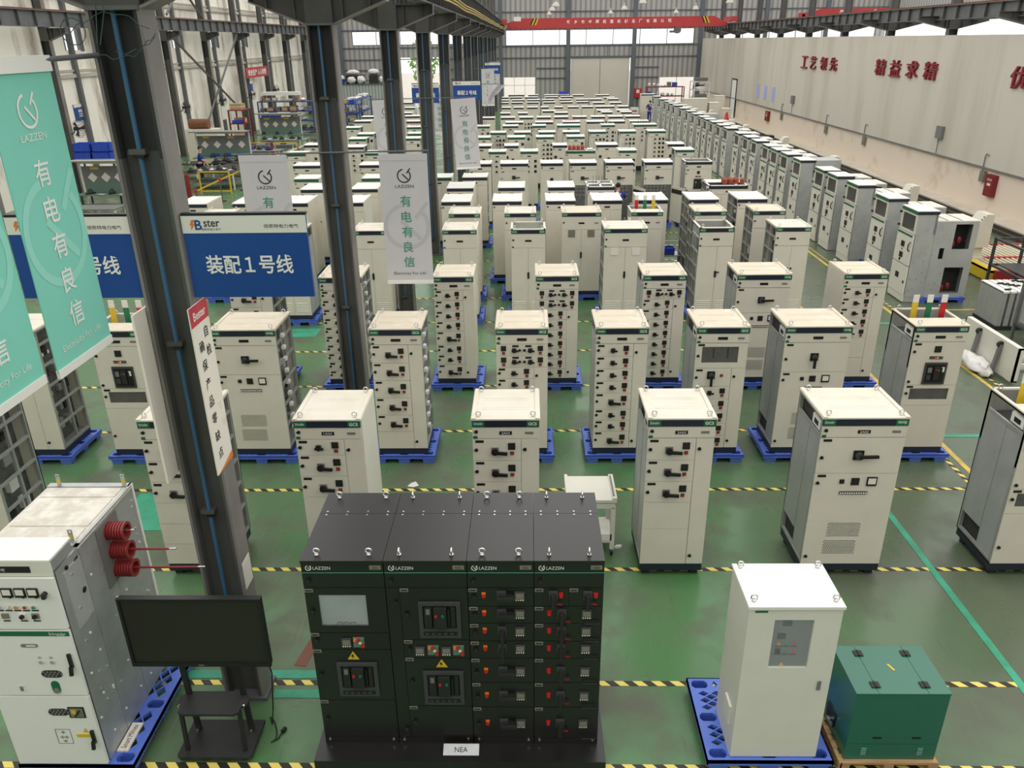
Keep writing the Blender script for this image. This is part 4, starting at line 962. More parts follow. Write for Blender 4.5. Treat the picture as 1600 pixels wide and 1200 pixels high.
# blue plastic pallet
def pallet_mesh(W, D):
    mb = MB(); holes = []
    def rr(cx, cy, a, b):
        c = min(a, b) * 0.55
        return [(cx - a + c, cy - b), (cx + a - c, cy - b), (cx + a, cy - b + c), (cx + a, cy + b - c), (cx + a - c, cy + b), (cx - a + c, cy + b), (cx - a, cy + b - c), (cx - a, cy - b + c)]
    px_, py_ = [-W / 2 + 0.12, 0, W / 2 - 0.12], [0.09, D / 2, D - 0.09]
    pockets = [(x, y) for x in px_ for y in py_]
    for x, y in pockets: holes.append(rr(x, y, 0.082, 0.052))
    def lattice(x0, x1, y0, y1, nx, ny):
        cx, cy = (x1 - x0) / nx, (y1 - y0) / ny
        for i in range(nx):
            for j in range(ny):
                x, y = x0 + (i + .5) * cx, y0 + (j + .5) * cy; a, b = cx / 2 - 0.01, cy / 2 - 0.01
                holes.append([(x - a, y), (x, y - b), (x + a, y), (x, y + b)])
        for i in range(nx - 1):
            for j in range(ny - 1):
                x, y = x0 + (i + 1) * cx, y0 + (j + 1) * cy; a, b = cx / 2 - 0.01, cy / 2 - 0.01
                holes.append([(x - a, y), (x, y - b), (x + a, y), (x, y + b)])
    xs = [(-W / 2 + 0.07, -0.115), (0.115, W / 2 - 0.07)]
    ya = [(0.17, D / 2 - 0.08), (D / 2 + 0.08, D - 0.17)]
    for a, b in xs:
        for c, d in ya: lattice(a, b, c, d, 3, 3)
    for a, b in ((-W / 2 + 0.24, -0.12), (0.12, W / 2 - 0.24)):
        for c in (0.09, D - 0.09): lattice(a, b, c - 0.055, c + 0.055, 3, 1)
    mb.prism([(-W / 2, 0), (W / 2, 0), (W / 2, D), (-W / 2, D)], 0.115, 0.15, 'z', 'pallet_blue', holes)
    mb.box(-W / 2, W / 2, 0, 0.012, 0.09, 0.15, 'pallet_blue').box(-W / 2, W / 2, D - 0.012, D, 0.09, 0.15, 'pallet_blue')
    mb.box(-W / 2, -W / 2 + 0.012, 0, D, 0.09, 0.15, 'pallet_blue').box(W / 2 - 0.012, W / 2, 0, D, 0.09, 0.15, 'pallet_blue')
    ft = MB(); x = y = 0.0; a, b = (0.1, 0.075)
    if True:
        ft.poly([(x - a, y - b, 0.115), (x + a, y - b, 0.115), (x + a, y + b, 0.115), (x - a, y + b, 0.115), (x - a * .85, y - b * .85, 0), (x + a * .85, y - b * .85, 0), (x + a * .85, y + b * .85, 0), (x - a * .85, y + b * .85, 0)],
                [(4, 5, 6, 7), (0, 1, 5, 4), (1, 2, 6, 5), (2, 3, 7, 6), (3, 0, 4, 7)], 'pallet_blue')
        ft.box(x - 0.08, x + 0.08, y - 0.05, y + 0.05, 0.03, 0.05, 'pallet_pocket')
    return mb, (ft.mesh('foot'), pockets)
PAL = {}
def pallet(W, D, loc, label, group='blue plastic pallets under the cabinets'):
    if (W, D) not in PAL:
        r = thing('plastic_pallet', label, 'pallet', loc, 0, group); a, b = pallet_mesh(W, D)
        a.build('deck', r)
        for x, y in b[1]: link(b[0], 'foot', r, (x, y, 0))
        PAL[(W, D)] = r; return r
    return dup(PAL[(W, D)], loc, label, group)

PROTO = {}
def place(kind, x, y, w, z, label, group, plinth_to_floor=False):
    key = (kind, w)
    if key not in PROTO:
        S = dict(KINDS[kind][0]); S['w'] = w
        if plinth_to_floor: S['plinth'] = 'soft_black'
        r = cabinet(S); PROTO[key] = r; r.location = (x, y, z); r['label'] = label; r['group'] = group
        return r
    return dup(PROTO[key], (x, y, z), label, group)
for rk in sorted(ROWS):
    idx = sorted(ROWS).index(rk) + 1
    row = ROWS[rk]; left = [c for c in row if c[0] < -3.2]; main = [c for c in row if c[0] >= -3.2]
    for part, grp in ((left, 0), (main, 1)):
        for i, (x, y, w, kind) in enumerate(part):
            desc = KINDS[kind][1]
            pos = ('%s from left in %s row right of the columns' if grp else '%s from left in %s row left of the columns') % (ORD[i + 1], ORD[idx])
            lab = (desc + ', ' + pos)
            if len(lab.split()) > 16: lab = desc + ', ' + ('%s in %s row %s columns' % (ORD[i + 1], ORD[idx], 'right of' if grp else 'left of'))
            g = 'cabinets standing in rows right of the columns' if grp else 'cabinets standing in rows left of the columns'
            z = 0.08 if rk == 1 else 0.15
            r = place(kind, x, y, w, z, lab, g)
            if 2 <= rk <= 10:
                pl = 'blue plastic pallet under the %s cabinet in %s row, %s columns' % (ORD[i + 1], ORD[idx], 'right of' if grp else 'left of')
                dd = 1.2 if rk in (6, 7) else 1.02
                pallet(0.84 if kind == 'K1' else 1.22 if w > 0.9 else 1.04, dd, (x, y - 0.06, 0), pl)
            elif rk > 10:
                pb = MB().box(-w / 2 + 0.02, w / 2 - 0.02, 0.03, 0.8, 0, 0.15, 'soft_black')
                o = pb.build('transport_base', r); o.location = (0, 0, -0.15)

# ------------------------------------------------------------ tall metal-clad cabinets along the right
def metal_clad(w, d, rear, glass_open):
    h = 2.2; root = thing('metal_clad_cabinet', 'cabinet', 'cabinet'); hw = w / 2
    b = MB().box(-hw, hw, 0.02, 0.5, 0.0, 1.62, 'galv_side').box(-hw, hw, 0.44, 0.5, 1.62, h, 'galv_side').box(-hw, -hw + 0.02, 0.0, 0.5, 1.62, h, 'galv_side').box(hw - 0.02, hw, 0.0, 0.5, 1.62, h, 'galv_side')
    b.box(-hw + 0.01, hw - 0.01, 0.01, 0.38, -0.14, 0.0, 'galv_side').box(-hw, hw, -0.03, 0.01, -0.12, 0.05, 'white_panel')
    b.build('body', root)
    q = MB(); z1 = 1.95 if rear else h
    if rear:
        for s in (-1, 1):
            q.prism([(0.5, 0.0), (d, 0.0), (d, z1), (0.5, z1)], s * hw - 0.01, s * hw + 0.01, 'x', 'galv_side',
                    [[(0.98, 1.25), (1.4, 1.25), (1.4, 1.88), (0.98, 1.88)], [(0.9, 0.1), (1.38, 0.1), (1.38, 0.78), (0.9, 0.78)], [(0.68, 1.0), (0.8, 1.0), (0.8, 1.28), (0.68, 1.28)]])
        q.box(-hw, hw, d - 0.02, d, 0, z1, 'galv_side').box(-hw, hw, 0.5, d, z1, z1 + 0.02, 'white_panel').box(-hw, hw, 0.5, d, 0, 0.03, 'galv_side')
        for yy in (0.75, 1.1): q.box(-hw + 0.03, hw - 0.03, yy, yy + 0.02, z1 + 0.02, z1 + 0.03, 'mid_grey')
        q.box(-0.03, 0.03, 0.5, d - 0.03, 0.03, z1, 'core_dark')
    else:
        q.box(-hw, hw, 0.5, d, 0, h, 'galv_side')
    q.build('rear_section', root)
    if rear:
        q = MB()
        for k, (yy, z) in enumerate(((1.05, 1.35), (1.2, 1.45), (1.0, 0.2), (1.15, 0.25))): q.blob((hw - 0.16, yy, z), 0.06, 0.07, 0.1, 'red_dark', 8, 5)
        q.build('insulator', root)
    q = MB().box(-hw - 0.012, hw + 0.012, -0.03, 0.52, h, h + 0.02, 'white_top').box(-hw - 0.012, hw + 0.012, 0.5, 0.52, h - 0.07, h, 'navy').box(-hw, hw, -0.028, 0.0, h - 0.08, h, 'strip_green')
    q.box(hw, hw + 0.01, -0.02, 0.5, h - 0.08, h, 'navy')
    q.build('top_cover', root)
    q = MB(); q.prism([(-hw, 1.62), (hw, 1.62), (hw, h - 0.08), (-hw, h - 0.08)], -0.02, 0.0, 'y', 'beige', [[(-hw + 0.1, 1.68), (hw - 0.08, 1.68), (hw - 0.08, h - 0.13), (-hw + 0.1, h - 0.13)]])
    o = q.build('instrument_door', root)
    MB().box(-hw + 0.1, hw - 0.08, -0.008, -0.004, 1.68, h - 0.13, 'cabinet_glass').build('pane', o)
    q = MB().box(-hw + 0.02, hw - 0.02, 0.36, 0.38, 1.63, h - 0.02, 'core_mid'); q.build('interior', o)
    q = MB()
    for z in (1.72, 2.05): q.cyl((-hw, -0.02, z), (-hw, -0.07, z), 0.03, 'black', 8)
    q.build('hinge', o)
    q = MB().box(-hw, hw, -0.04, -0.0, 0.82, 1.6, 'white_panel'); o = q.build('door', root)
    q = MB()
    for z in (1.3, 1.02): q.box(-0.12, 0.06, -0.05, -0.04, z - 0.07, z + 0.07, 'black')
    q.box(-0.06, 0.0, -0.045, -0.04, 1.14, 1.19, 'red').cyl((-0.05, -0.04, 0.9), (-0.05, -0.06, 0.9), 0.035, 'black', 8)
    q.build('window', o)
    MB().box(-hw + 0.02, hw - 0.02, -0.045, -0.04, 1.54, 1.59, 'strip_green').build('brand_strip', o)
    MB().tube([(hw - 0.07, -0.04, 1.42), (hw - 0.06, -0.09, 1.36), (hw - 0.06, -0.09, 1.24), (hw - 0.07, -0.04, 1.18)], 0.016, 'black', 6).build('handle', o)
    q = MB().box(-hw, hw, -0.04, -0.0, 0.06, 0.79, 'white_panel'); o = q.build('door', root)
    q = MB().box(-0.13, 0.05, -0.05, -0.04, 0.42, 0.56, 'black').box(hw - 0.08, hw - 0.05, -0.06, -0.04, 0.35, 0.42, 'black'); q.build('window', o)
    q = MB(); rn = random.Random(5)
    for k in range(34):
        yy, z = 0.06 + rn.random() * (0.85 if rear else d - 0.2), 0.1 + rn.random() * (2.0 if not rear else 1.75)
        if rear and yy > 0.5 and z > 1.9: continue
        if rear and 0.64 < yy < 0.86 and 0.9 < z < 1.35: continue
        q.cyl((hw + 0.009, yy, z), (hw + 0.018, yy, z), 0.012, 'chrome', 6)
    q.build('screws', root)
    return root
MVY = [19.77, 21.49, 23.62, 25.28, 26.5, 28.86, 30.4, 31.71, 32.95, 34.67, 36.11, 37.66, 39.92, 41.5, 43.17, 44.7, 46.17, 48.1, 50.04, 52.2, 54.65, 56.4, 58.19, 60.6, 63.66]
mv = metal_clad(0.86, 1.55, True, False); mv_b = None
for i, y in enumerate(MVY):
    lab = 'tall metal-clad cabinet facing the aisle, %s from the camera in the right-hand line' % ORD[min(i + 1, 23)] if i < 23 else 'tall metal-clad cabinet facing the aisle, %s farthest in the right-hand line' % ('second' if i == 23 else 'very')
    loc = (9.75, y + 0.43, 0.15)
    if i == 0:
        mv.location = loc; mv.rotation_euler = (0, 0, -PI / 2); mv['label'] = 'tall grey metal-clad cabinet nearest in the right-hand line, two dark side openings'; mv['group'] = 'metal-clad cabinets in a line on the right'
    elif i in (5, 17):
        if mv_b is None:
            mv_b = metal_clad(0.86, 1.4, False, False); mv_b.location = loc; mv_b.rotation_euler = (0, 0, -PI / 2); mv_b['label'] = lab; mv_b['group'] = 'metal-clad cabinets in a line on the right'
        else: dup(mv_b, loc, lab)
    else: dup(mv, loc, lab)
    p = pallet(1.04, 1.15, (10.16, y + 0.43, 0), 'blue pallet under the %s metal-clad cabinet of the right-hand line' % (ORD[i + 1] if i < 23 else 'second farthest' if i == 23 else 'farthest'), 'blue pallets under the right-hand line')
    p.rotation_euler = (0, 0, -PI / 2)
# ============================================================ foreground
# ---- black switchboard: a plinth and four cabinets
t = MB().box(-2.03, 0.72, 5.36, 6.78, 0.0, 0.15, 'board_black').box(-1.95, 0.64, 5.372, 5.38, 0.02, 0.1, 'black').build('base_plinth')
tag(t, 'long black steel plinth carrying the four black switchboard cabinets', 'plinth')
BX = [-1.97, -1.25, -0.53, 0.05, 0.66]
BZ = 0.15; BT = 2.28; BY = 5.58
blab = ['leftmost of the four black switchboard cabinets, with a glass window', 'second black switchboard cabinet from left, with two circuit breakers', 'third black switchboard cabinet from left, with one column of drawers', 'rightmost of the four black switchboard cabinets, with drawer levers pulled out']
for i in range(4):
    x0, x1 = BX[i] + 0.002, BX[i + 1] - 0.002; cx = (x0 + x1) / 2
    r = thing('black_switchboard_cabinet', blab[i], 'cabinet', (cx, BY, BZ), 0, 'black switchboard cabinets on one plinth')
    def B(): return MB()
    hw = (x1 - x0) / 2; H = BT - BZ; d = 1.1
    def zz(z): return z - BZ
    B().box(-hw, hw, 0.02, d, 0.0, H - 0.02, 'board_black').build('body', r)
    q = B().box(-hw, hw, -0.01, d * 0.66, H - 0.02, H, 'board_black').box(-hw, hw, d * 0.66 + 0.004, d, H - 0.02, H, 'board_black'); q.build('top_cover', r)
    q = B()
    for k in range(4):
        for dy in (-0.025, 0.03): q.cyl((-hw + 0.07 + k * (2 * hw - 0.14) / 3, d * 0.66 + dy, H), (-hw + 0.07 + k * (2 * hw - 0.14) / 3, d * 0.66 + dy, H + 0.008), 0.009, 'chrome', 8)
    q.build('screws', r)
    for sx in (-1, 1):
        for yy in (0.07, d - 0.1):
            MB().ring((0, 0, 0.045), 0.026, 0.009, 'chrome', 'y' if sx * i % 2 == 0 else 'x', 12, 6).cyl((0, 0, 0), (0, 0, 0.02), 0.02, 'chrome', 10).build('lifting_eye', r, (sx * (hw - 0.13), yy, H), True)
    st = B().box(-hw + 0.002, hw - 0.002, 0.0, 0.02, zz(2.14), H - 0.02, 'board_black').box(-hw + 0.002, hw - 0.002, -0.003, 0.0, zz(2.145), zz(2.152), 'text_teal').build('brand_strip', r)
    q = B(); letters(q, 'LAZZEN', (-hw + 0.18, -0.004, zz(2.2)), XR, ZU, 0.032, 'text_white', 0.0, width=0.15); logo_ring(q, (-hw + 0.065, -0.004, zz(2.2)), XR, ZU, 0.024, 0.007, 'text_white'); q.build('lettering', st)
    q = B().box(hw - 0.12, hw - 0.02, -0.006, 0.0, zz(2.185), zz(2.225), 'plate_grey'); letters(q, '1D%d' % (i + 1), (hw - 0.07, -0.008, zz(2.205)), XR, ZU, 0.022, 'text_black', 0.01); q.build('number_plate', st)
    def fp(name, a, b, z0, z1, hole=None):
        q = B()
        if hole: q.prism([(a + .002, zz(z0) + .003), (b - .002, zz(z0) + .003), (b - .002, zz(z1) - .003), (a + .002, zz(z1) - .003)], 0.0, 0.02, 'y', 'board_black', [[(hole[0], zz(hole[2])), (hole[1], zz(hole[2])), (hole[1], zz(hole[3])), (hole[0], zz(hole[3]))]])
        else: q.box(a + .002, b - .002, 0.0, 0.02, zz(z0) + .003, zz(z1) - .003, 'board_black')
        return q.build(name, r)
    def lab(o, x, z): B().box(x, x + 0.075, -0.005, 0, zz(z) - 0.017, zz(z) + 0.017, 'plate_grey').box(x + 0.01, x + 0.065, -0.0065, -0.005, zz(z) - 0.006, zz(z) + 0.006, 'text_black').build('name_tag', o)
    def lk(o, x, z): B().cyl((x, 0, zz(z)), (x, -0.02, zz(z)), 0.02, 'black', 10).box(x - 0.012, x + 0.02, -0.032, -0.018, zz(z) - 0.01, zz(z) + 0.02, 'soft_black').build('lock', o)
    def disp(o, x, z):
        q = B().box(x - 0.045, x + 0.045, -0.02, 0, zz(z) - 0.045, zz(z) + 0.045, 'dark_grey').box(x - 0.035, x + 0.035, -0.023, -0.02, zz(z) - 0.018, zz(z) + 0.036, 'plate_grey')
        for k in range(4): q.box(x - 0.036 + k * 0.02, x - 0.026 + k * 0.02, -0.023, -0.02, zz(z) - 0.04, zz(z) - 0.028, 'sign_white')
        q.build('digital_meter', o)
    def lampset(o, x, z):
        q = B().box(x - 0.05, x + 0.05, -0.008, 0, zz(z) - 0.06, zz(z) + 0.05, 'mid_grey')
        for k, c in enumerate(('orange', 'red', 'green_lamp')): q.cyl((x - 0.032 + k * 0.032, 0, zz(z) + 0.03), (x - 0.032 + k * 0.032, -0.025, zz(z) + 0.03), 0.015, c, 10)
        q.cyl((x, 0, zz(z) - 0.03), (x, -0.025, zz(z) - 0.03), 0.015, 'green_lamp', 10).cyl((x + 0.034, 0, zz(z) - 0.035), (x + 0.034, -0.03, zz(z) - 0.035), 0.017, 'red', 10).cyl((x + 0.015, 0, zz(z)), (x + 0.015, -0.025, zz(z)), 0.014, 'sign_white', 10)
        q.build('indicator_lamps', o)
    def warn(x, z):
        q = B().poly([(x - 0.055, -0.004, zz(z) - 0.045), (x + 0.055, -0.004, zz(z) - 0.045), (x, -0.004, zz(z) + 0.05)], [(0, 1, 2)], 'yellow')
        q.poly([(x - 0.012, -0.006, zz(z) + 0.015), (x + 0.008, -0.006, zz(z) + 0.015), (x - 0.004, -0.006, zz(z) - 0.004), (x + 0.014, -0.006, zz(z) - 0.004), (x - 0.014, -0.006, zz(z) - 0.035), (x - 0.004, -0.006, zz(z) - 0.012), (x - 0.02, -0.006, zz(z) - 0.012)], [(0, 1, 2, 3, 4, 5, 6)], 'text_black')
        o = q.build('warning_sign', r); o['label'] = 'yellow triangle with a black lightning bolt'
    def breaker(x0_, x1_, z0, z1):
        cx_, w_, h_ = (x0_ + x1_) / 2, x1_ - x0_, z1 - z0
        q = B().prism([(x0_, zz(z0)), (x1_, zz(z0)), (x1_, zz(z1)), (x0_, zz(z1))], -0.025, 0.002, 'y', 'dark_grey', [[(x0_ + .035, zz(z0) + .1), (x1_ - .035, zz(z0) + .1), (x1_ - .035, zz(z1) - .03), (x0_ + .035, zz(z1) - .03)]])
        q.box(x0_ + .035, x1_ - .035, -0.004, 0.002, zz(z0) + .1, zz(z1) - .03, 'black')
        q.box(x0_ + .035, x1_ - .035, -0.03, -0.024, zz(z0) + .03, zz(z0) + .07, 'black')
        for k in range(5): q.box(x0_ + .05 + k * .055, x0_ + .08 + k * .055, -0.033, -0.03, zz(z0) + .04, zz(z0) + .06, 'dark_grey')
        q.box(cx_ - 0.05, cx_ + 0.06, -0.05, -0.004, zz(z0) + .115, zz(z1) - .045, 'soft_black').box(cx_ + 0.07, cx_ + 0.09, -0.03, -0.004, zz(z0) + .13, zz(z1) - .07, 'black').box(cx_ + 0.1, x1_ - 0.05, -0.02, -0.004, zz(z0) + .115, zz(z1) - .045, 'soft_black')
        q.box(x0_ + .05, cx_ - 0.07, -0.03, -0.004, zz(z0) + .115, zz(z1) - .045, 'soft_black').box(x0_ + .065, cx_ - 0.085, -0.033, -0.03, zz(z1) - .12, zz(z1) - .06, 'mid_grey')
        o = q.build('circuit_breaker', r)
        B().cyl((cx_ - 0.03, -0.05, zz(z1) - 0.12), (cx_ - 0.03, -0.062, zz(z1) - 0.12), 0.013, 'red', 10).build('push_button', o)
        B().cyl((cx_ + 0.03, -0.05, zz(z1) - 0.12), (cx_ + 0.03, -0.062, zz(z1) - 0.12), 0.013, 'bus_green', 10).build('push_button', o)
    o = fp('upper_panel', -hw, hw, 1.99, 2.14); lk(o, -hw + 0.05, 2.06)
    def X(x): return x - cx
    if i == 0:
        o = fp('window_panel', -hw, hw, 1.49, 1.99, (X(-1.85), X(-1.43), 1.57, 1.91)); lab(o, -hw + 0.005, 1.96); lk(o, -hw + 0.05, 1.73)
        B().box(X(-1.85), X(-1.43), 0.004, 0.008, zz(1.57), zz(1.91), 'window_glass').build('pane', o)
        q = B().box(X(-1.86), X(-1.42), 0.0185, 0.0195, zz(1.56), zz(1.92), 'galv')
        for k in range(3): q.tube([(X(-1.72 + 0.06 * k), 0.014, zz(1.575)), (X(-1.7 + 0.06 * k), 0.012, zz(1.6)), (X(-1.66 + 0.06 * k), 0.014, zz(1.59))], 0.004, 'black', 5)
        q.build('interior', o)
        o = fp('meter_panel', -hw, hw, 1.3, 1.49); lab(o, -hw + 0.005, 1.47); lk(o, -hw + 0.05, 1.4); disp(o, X(-1.645), 1.385); lampset(o, X(-1.535), 1.39)
        o = fp('door', -hw, hw, 0.69, 1.3); lab(o, -hw + 0.005, 1.28); lk(o, -hw + 0.05, 1.0); warn(X(-1.6), 1.23); breaker(X(-1.76), X(-1.39), 0.76, 1.15)
        o = fp('door', -hw, hw, 0.22, 0.69); lab(o, -hw + 0.005, 0.67); lk(o, -hw + 0.05, 0.45)
    if i == 1:
        xd = X(-1.13)
        o = fp('cable_door', -hw, xd, 0.22, 1.99); lk(o, xd - 0.04, 1.83); lk(o, xd - 0.04, 0.33)
        o = fp('door', xd, hw, 1.41, 1.99); lab(o, xd + 0.005, 1.965); lk(o, xd + 0.05, 1.7); breaker(X(-0.97), X(-0.6), 1.455, 1.84)
        o = fp('meter_panel', xd, hw, 1.2, 1.41); lab(o, xd + 0.005, 1.39); lk(o, xd + 0.05, 1.3)
        for a, b in ((-0.985, -0.865), (-0.745, -0.635)): disp(o, X(a), 1.29); lampset(o, X(b), 1.3)
        o = fp('door', xd, hw, 0.62, 1.2); lab(o, xd + 0.005, 1.185); lk(o, xd + 0.05, 0.92); warn(X(-0.795), 1.14); breaker(X(-0.97), X(-0.6), 0.66, 1.05)
        o = fp('door', xd, hw, 0.22, 0.62); lab(o, xd + 0.005, 0.6); lk(o, xd + 0.05, 0.42)
    if i >= 2:
        zs = [1.99, 1.79, 1.6, 1.4, 1.2, 0.91, 0.61, 0.22]
        for k in range(7):
            a, b = zs[k + 1], zs[k]; zc = (a + b) / 2 + (0.02 if k < 4 else 0.0)
            halves = ((-hw, 0), (0, hw)) if (i == 3 and k == 0) else ((-hw, hw),)
            for ha, hb in halves:
                o = fp('drawer', ha, hb, a, b); lab(o, ha + 0.005, b - 0.025)
                if i == 2 or len(halves) == 1: lk(o, ha + 0.05, zc - 0.02) if i == 2 else None
                if i == 2: rx, sx, dx = X(-0.39), X(-0.235), X(-0.075)
                elif len(halves) == 2: rx, sx, dx = ha + 0.235, ha + 0.165, None
                else: rx, sx, dx = X(0.185), X(0.295), X(0.515)
                B().box(rx - 0.018, rx + 0.018, -0.008, 0, zz(zc) + 0.006, zz(zc) + 0.03, 'orange' if i == 2 else 'red').cyl((rx, 0, zz(zc)), (rx, -0.024, zz(zc)), 0.017, 'red', 10).build('push_button', o)
                q = B().box(sx - 0.04, sx + 0.04, -0.02, 0, zz(zc) - 0.045, zz(zc) + 0.045, 'dark_grey').cyl((sx, -0.02, zz(zc)), (sx, -0.05, zz(zc)), 0.03, 'soft_black', 12)
                if i == 2 and k in (0, 1, 4, 5, 6): q.bar((sx - 0.03, -0.055, zz(zc)), (sx + 0.12, -0.055, zz(zc) - 0.01), 0.03, 0.03, 'soft_black')
                else: q.bar((sx, -0.055, zz(zc) + 0.03), (sx, -0.055, zz(zc) - 0.12), 0.03, 0.03, 'soft_black')
                if i == 3: q.bar((sx + 0.03, -0.03, zz(zc) - 0.075), (sx + 0.08, -0.03, zz(zc) - 0.08), 0.012, 0.012, 'red_dark')
                q.build('switch_handle', o)
                if dx is not None: disp(o, dx, zc - 0.005)
                if i == 3 and len(halves) == 1:
                    B().tube([(hw - 0.16, 0, zz(a) + 0.018), (hw - 0.16, -0.03, zz(a) + 0.018), (hw - 0.03, -0.03, zz(a) + 0.018), (hw - 0.03, 0, zz(a) + 0.018)], 0.006, 'soft_black', 6).build('pull_handle', o)
    q = B().box(-hw + 0.002, hw - 0.002, -0.004, 0.02, 0.0, zz(0.22), 'board_black'); o = q.build('kick_panel', r)
    q = B()
    for s in (-1, 1): q.cyl((s * (hw - 0.05), -0.004, zz(0.2)), (s * (hw - 0.05), -0.014, zz(0.2)), 0.011, 'chrome', 8)
    q.build('screws', o)
t = thing('name_plate', 'silver name plate leaning on the black plinth', 'sign', (-0.645, 5.43, 0.15))
MB().poly([(-0.17, 0, 0), (0.17, 0, 0), (0.17, 0.09, 0.05), (-0.17, 0.09, 0.05), (-0.17, 0.012, -0.0), (0.17, 0.012, -0.0), (0.17, 0.1, 0.045), (-0.17, 0.1, 0.045)], [(0, 1, 2, 3), (4, 5, 6, 7), (0, 1, 5, 4), (1, 2, 6, 5), (2, 3, 7, 6), (3, 0, 4, 7)], 'galv').build('plate', t)
q = MB(); letters(q, 'NEA', (0, 0.043, 0.028), XR, (0, 0.09, 0.05), 0.045, 'text_black', 0.0); q.build('lettering', t)

# ---- white cabinet on a blue pallet, at the right
pallet(1.18, 1.05, (2.26, 5.38, 0), 'blue plastic pallet under the white floor cabinet at the lower right')
r = thing('control_cabinet', 'white floor cabinet with a glass window, on a blue pallet beside the green generator', 'cabinet', (2.29, 5.43, 0.15))
W, D_, H_ = 0.4, 0.58, 1.77
MB().box(-W, W, 0.02, D_, 0, H_ - 0.03, 'white_panel').build('body', r)
MB().box(-W - 0.012, W + 0.012, -0.02, D_ + 0.01, H_ - 0.03, H_, 'white_plain').build('top_cover', r)
for sx in (-1, 1):
    for yy in (0.06, D_ - 0.05): eye(r, sx * (W - 0.05), yy, H_)
o = MB().prism([(-W, 0.012), (W, 0.012), (W, H_ - 0.035), (-W, H_ - 0.035)], -0.005, 0.018, 'y', 'white_panel', [[(-0.17, 1.09), (0.17, 1.09), (0.17, 1.62), (-0.17, 1.62)]]).build('door', r)
MB().box(-0.17, 0.17, 0.0, 0.004, 1.09, 1.62, 'window_glass').build('pane', o)
MB().box(-0.172, 0.172, 0.0185, 0.0195, 1.085, 1.625, 'mid_grey').build('control_panel', o)
q = MB().box(-0.09, -0.01, 0.012, 0.0185, 1.54, 1.62, 'text_black'); q.box(-0.12, -0.05, 0.008, 0.0185, 1.4, 1.46, 'black').box(0.0, 0.055, 0.012, 0.0185, 1.4, 1.455, 'plate_grey')
for k, c in enumerate(('orange', 'green_lamp', 'red')):
    q.cyl((-0.1 + k * 0.068, 0.018, 1.345), (-0.1 + k * 0.068, 0.006, 1.345), 0.016, c, 10); q.box(-0.13 + k * 0.068, -0.075 + k * 0.068, 0.014, 0.0185, 1.31, 1.32, 'black')
    if k: q.cyl((-0.1 + k * 0.068, 0.018, 1.26), (-0.1 + k * 0.068, 0.006, 1.26), 0.015, ('red', 'mid_grey', 'red')[k], 10)
    q.box(-0.13 + k * 0.068, -0.075 + k * 0.068, 0.014, 0.0185, 1.22, 1.23, 'black')
q.box(-0.125, -0.075, 0.01, 0.0185, 1.235, 1.29, 'soft_black').bar((-0.11, 0.008, 1.285), (-0.085, 0.008, 1.24), 0.014, 0.01, 'black')
q.poly([(-0.08, 0.012, 1.09), (-0.02, 0.012, 1.09), (-0.05, 0.012, 1.14)], [(0, 1, 2)], 'yellow')
q.build('controls', o)
MB().box(0.29, 0.32, -0.016, -0.004, 0.84, 0.94, 'mid_grey').build('handle', o)
MB().box(-W + 0.05, -W + 0.16, -0.008, -0.004, H_ - 0.07, H_ - 0.05, 'strip_green').build('badge', o)
MB().box(-W - 0.02, -W, 0.12, 0.3, 0.28, 0.5, 'sign_white').build('side_filter', r)
# ---- green generator box on a wooden pallet
t = thing('wooden_pallet', 'light wooden pallet under the green generator', 'pallet', (3.37, 5.38, 0))
q = MB()
for k in range(5): q.box(-0.45, 0.45, 0.0 + k * 0.17, 0.1 + k * 0.17, 0.11, 0.135, 'wood')
q.build('deck', t)
for x in (-0.41, 0.0, 0.41):
    MB().box(x - 0.045, x + 0.045, 0, 0.78, 0.0, 0.11, 'wood').build('runner', t)
MB().box(-0.47, -0.44, -0.0, 0.9, 0.02, 0.14, 'wood').build('side_board', t)
r = thing('generator', 'dark green generator box with hinged top on a wooden pallet', 'generator', (3.37, 5.42, 0.135))
MB().box(-0.42, 0.42, 0.012, 0.6, 0.0, 0.8, 'gen_green').box(-0.42, 0.42, 0.0, 0.012, 0.2, 0.8, 'gen_green').box(-0.42, 0.42, 0.0, 0.012, 0.0, 0.195, 'gen_green').build('body', r)
for a, b in ((-0.425, -0.224), (-0.22, 0.222), (0.226, 0.425)): MB().box(a, b, -0.006, 0.605, 0.8, 0.815, 'gen_green').build('top_panel', r)
for x in (-0.222, 0.224):
    for yy in (0.1, 0.5): MB().box(x - 0.04, x + 0.04, yy - 0.035, yy + 0.035, 0.815, 0.825, 'soft_black').cyl((x, yy - 0.035, 0.826), (x, yy + 0.035, 0.826), 0.008, 'black', 8).build('hinge', r)
MB().bar((0.0, 0.36, 0.817), (0.03, 0.28, 0.817), 0.02, 0.003, 'yellow').build('sticker', r)
for x in (-0.15, 0.21): MB().box(x - 0.04, x + 0.04, -0.004, 0.0, 0.265, 0.285, 'black').build('slot', r)
for x in (-0.25, 0.27):
    q = MB()
    for k in range(4): q.poly([(x - 0.025, -0.001, 0.06 + k * 0.025), (x + 0.025, -0.001, 0.06 + k * 0.025), (x + 0.025, -0.009, 0.068 + k * 0.025), (x - 0.025, -0.009, 0.068 + k * 0.025), (x - 0.025, -0.001, 0.074 + k * 0.025), (x + 0.025, -0.001, 0.074 + k * 0.025)], [(0, 1, 2, 3), (3, 2, 5, 4)], 'gen_green')
    q.build('louver', r)
MB().box(-0.432, -0.42, 0.28, 0.46, 0.1, 0.26, 'black').box(-0.46, -0.42, 0.3, 0.4, 0.1, 0.13, 'mid_grey').cyl((-0.45, 0.35, 0.13), (-0.45, 0.35, 0.15), 0.02, 'chrome', 8).build('outlet', r)

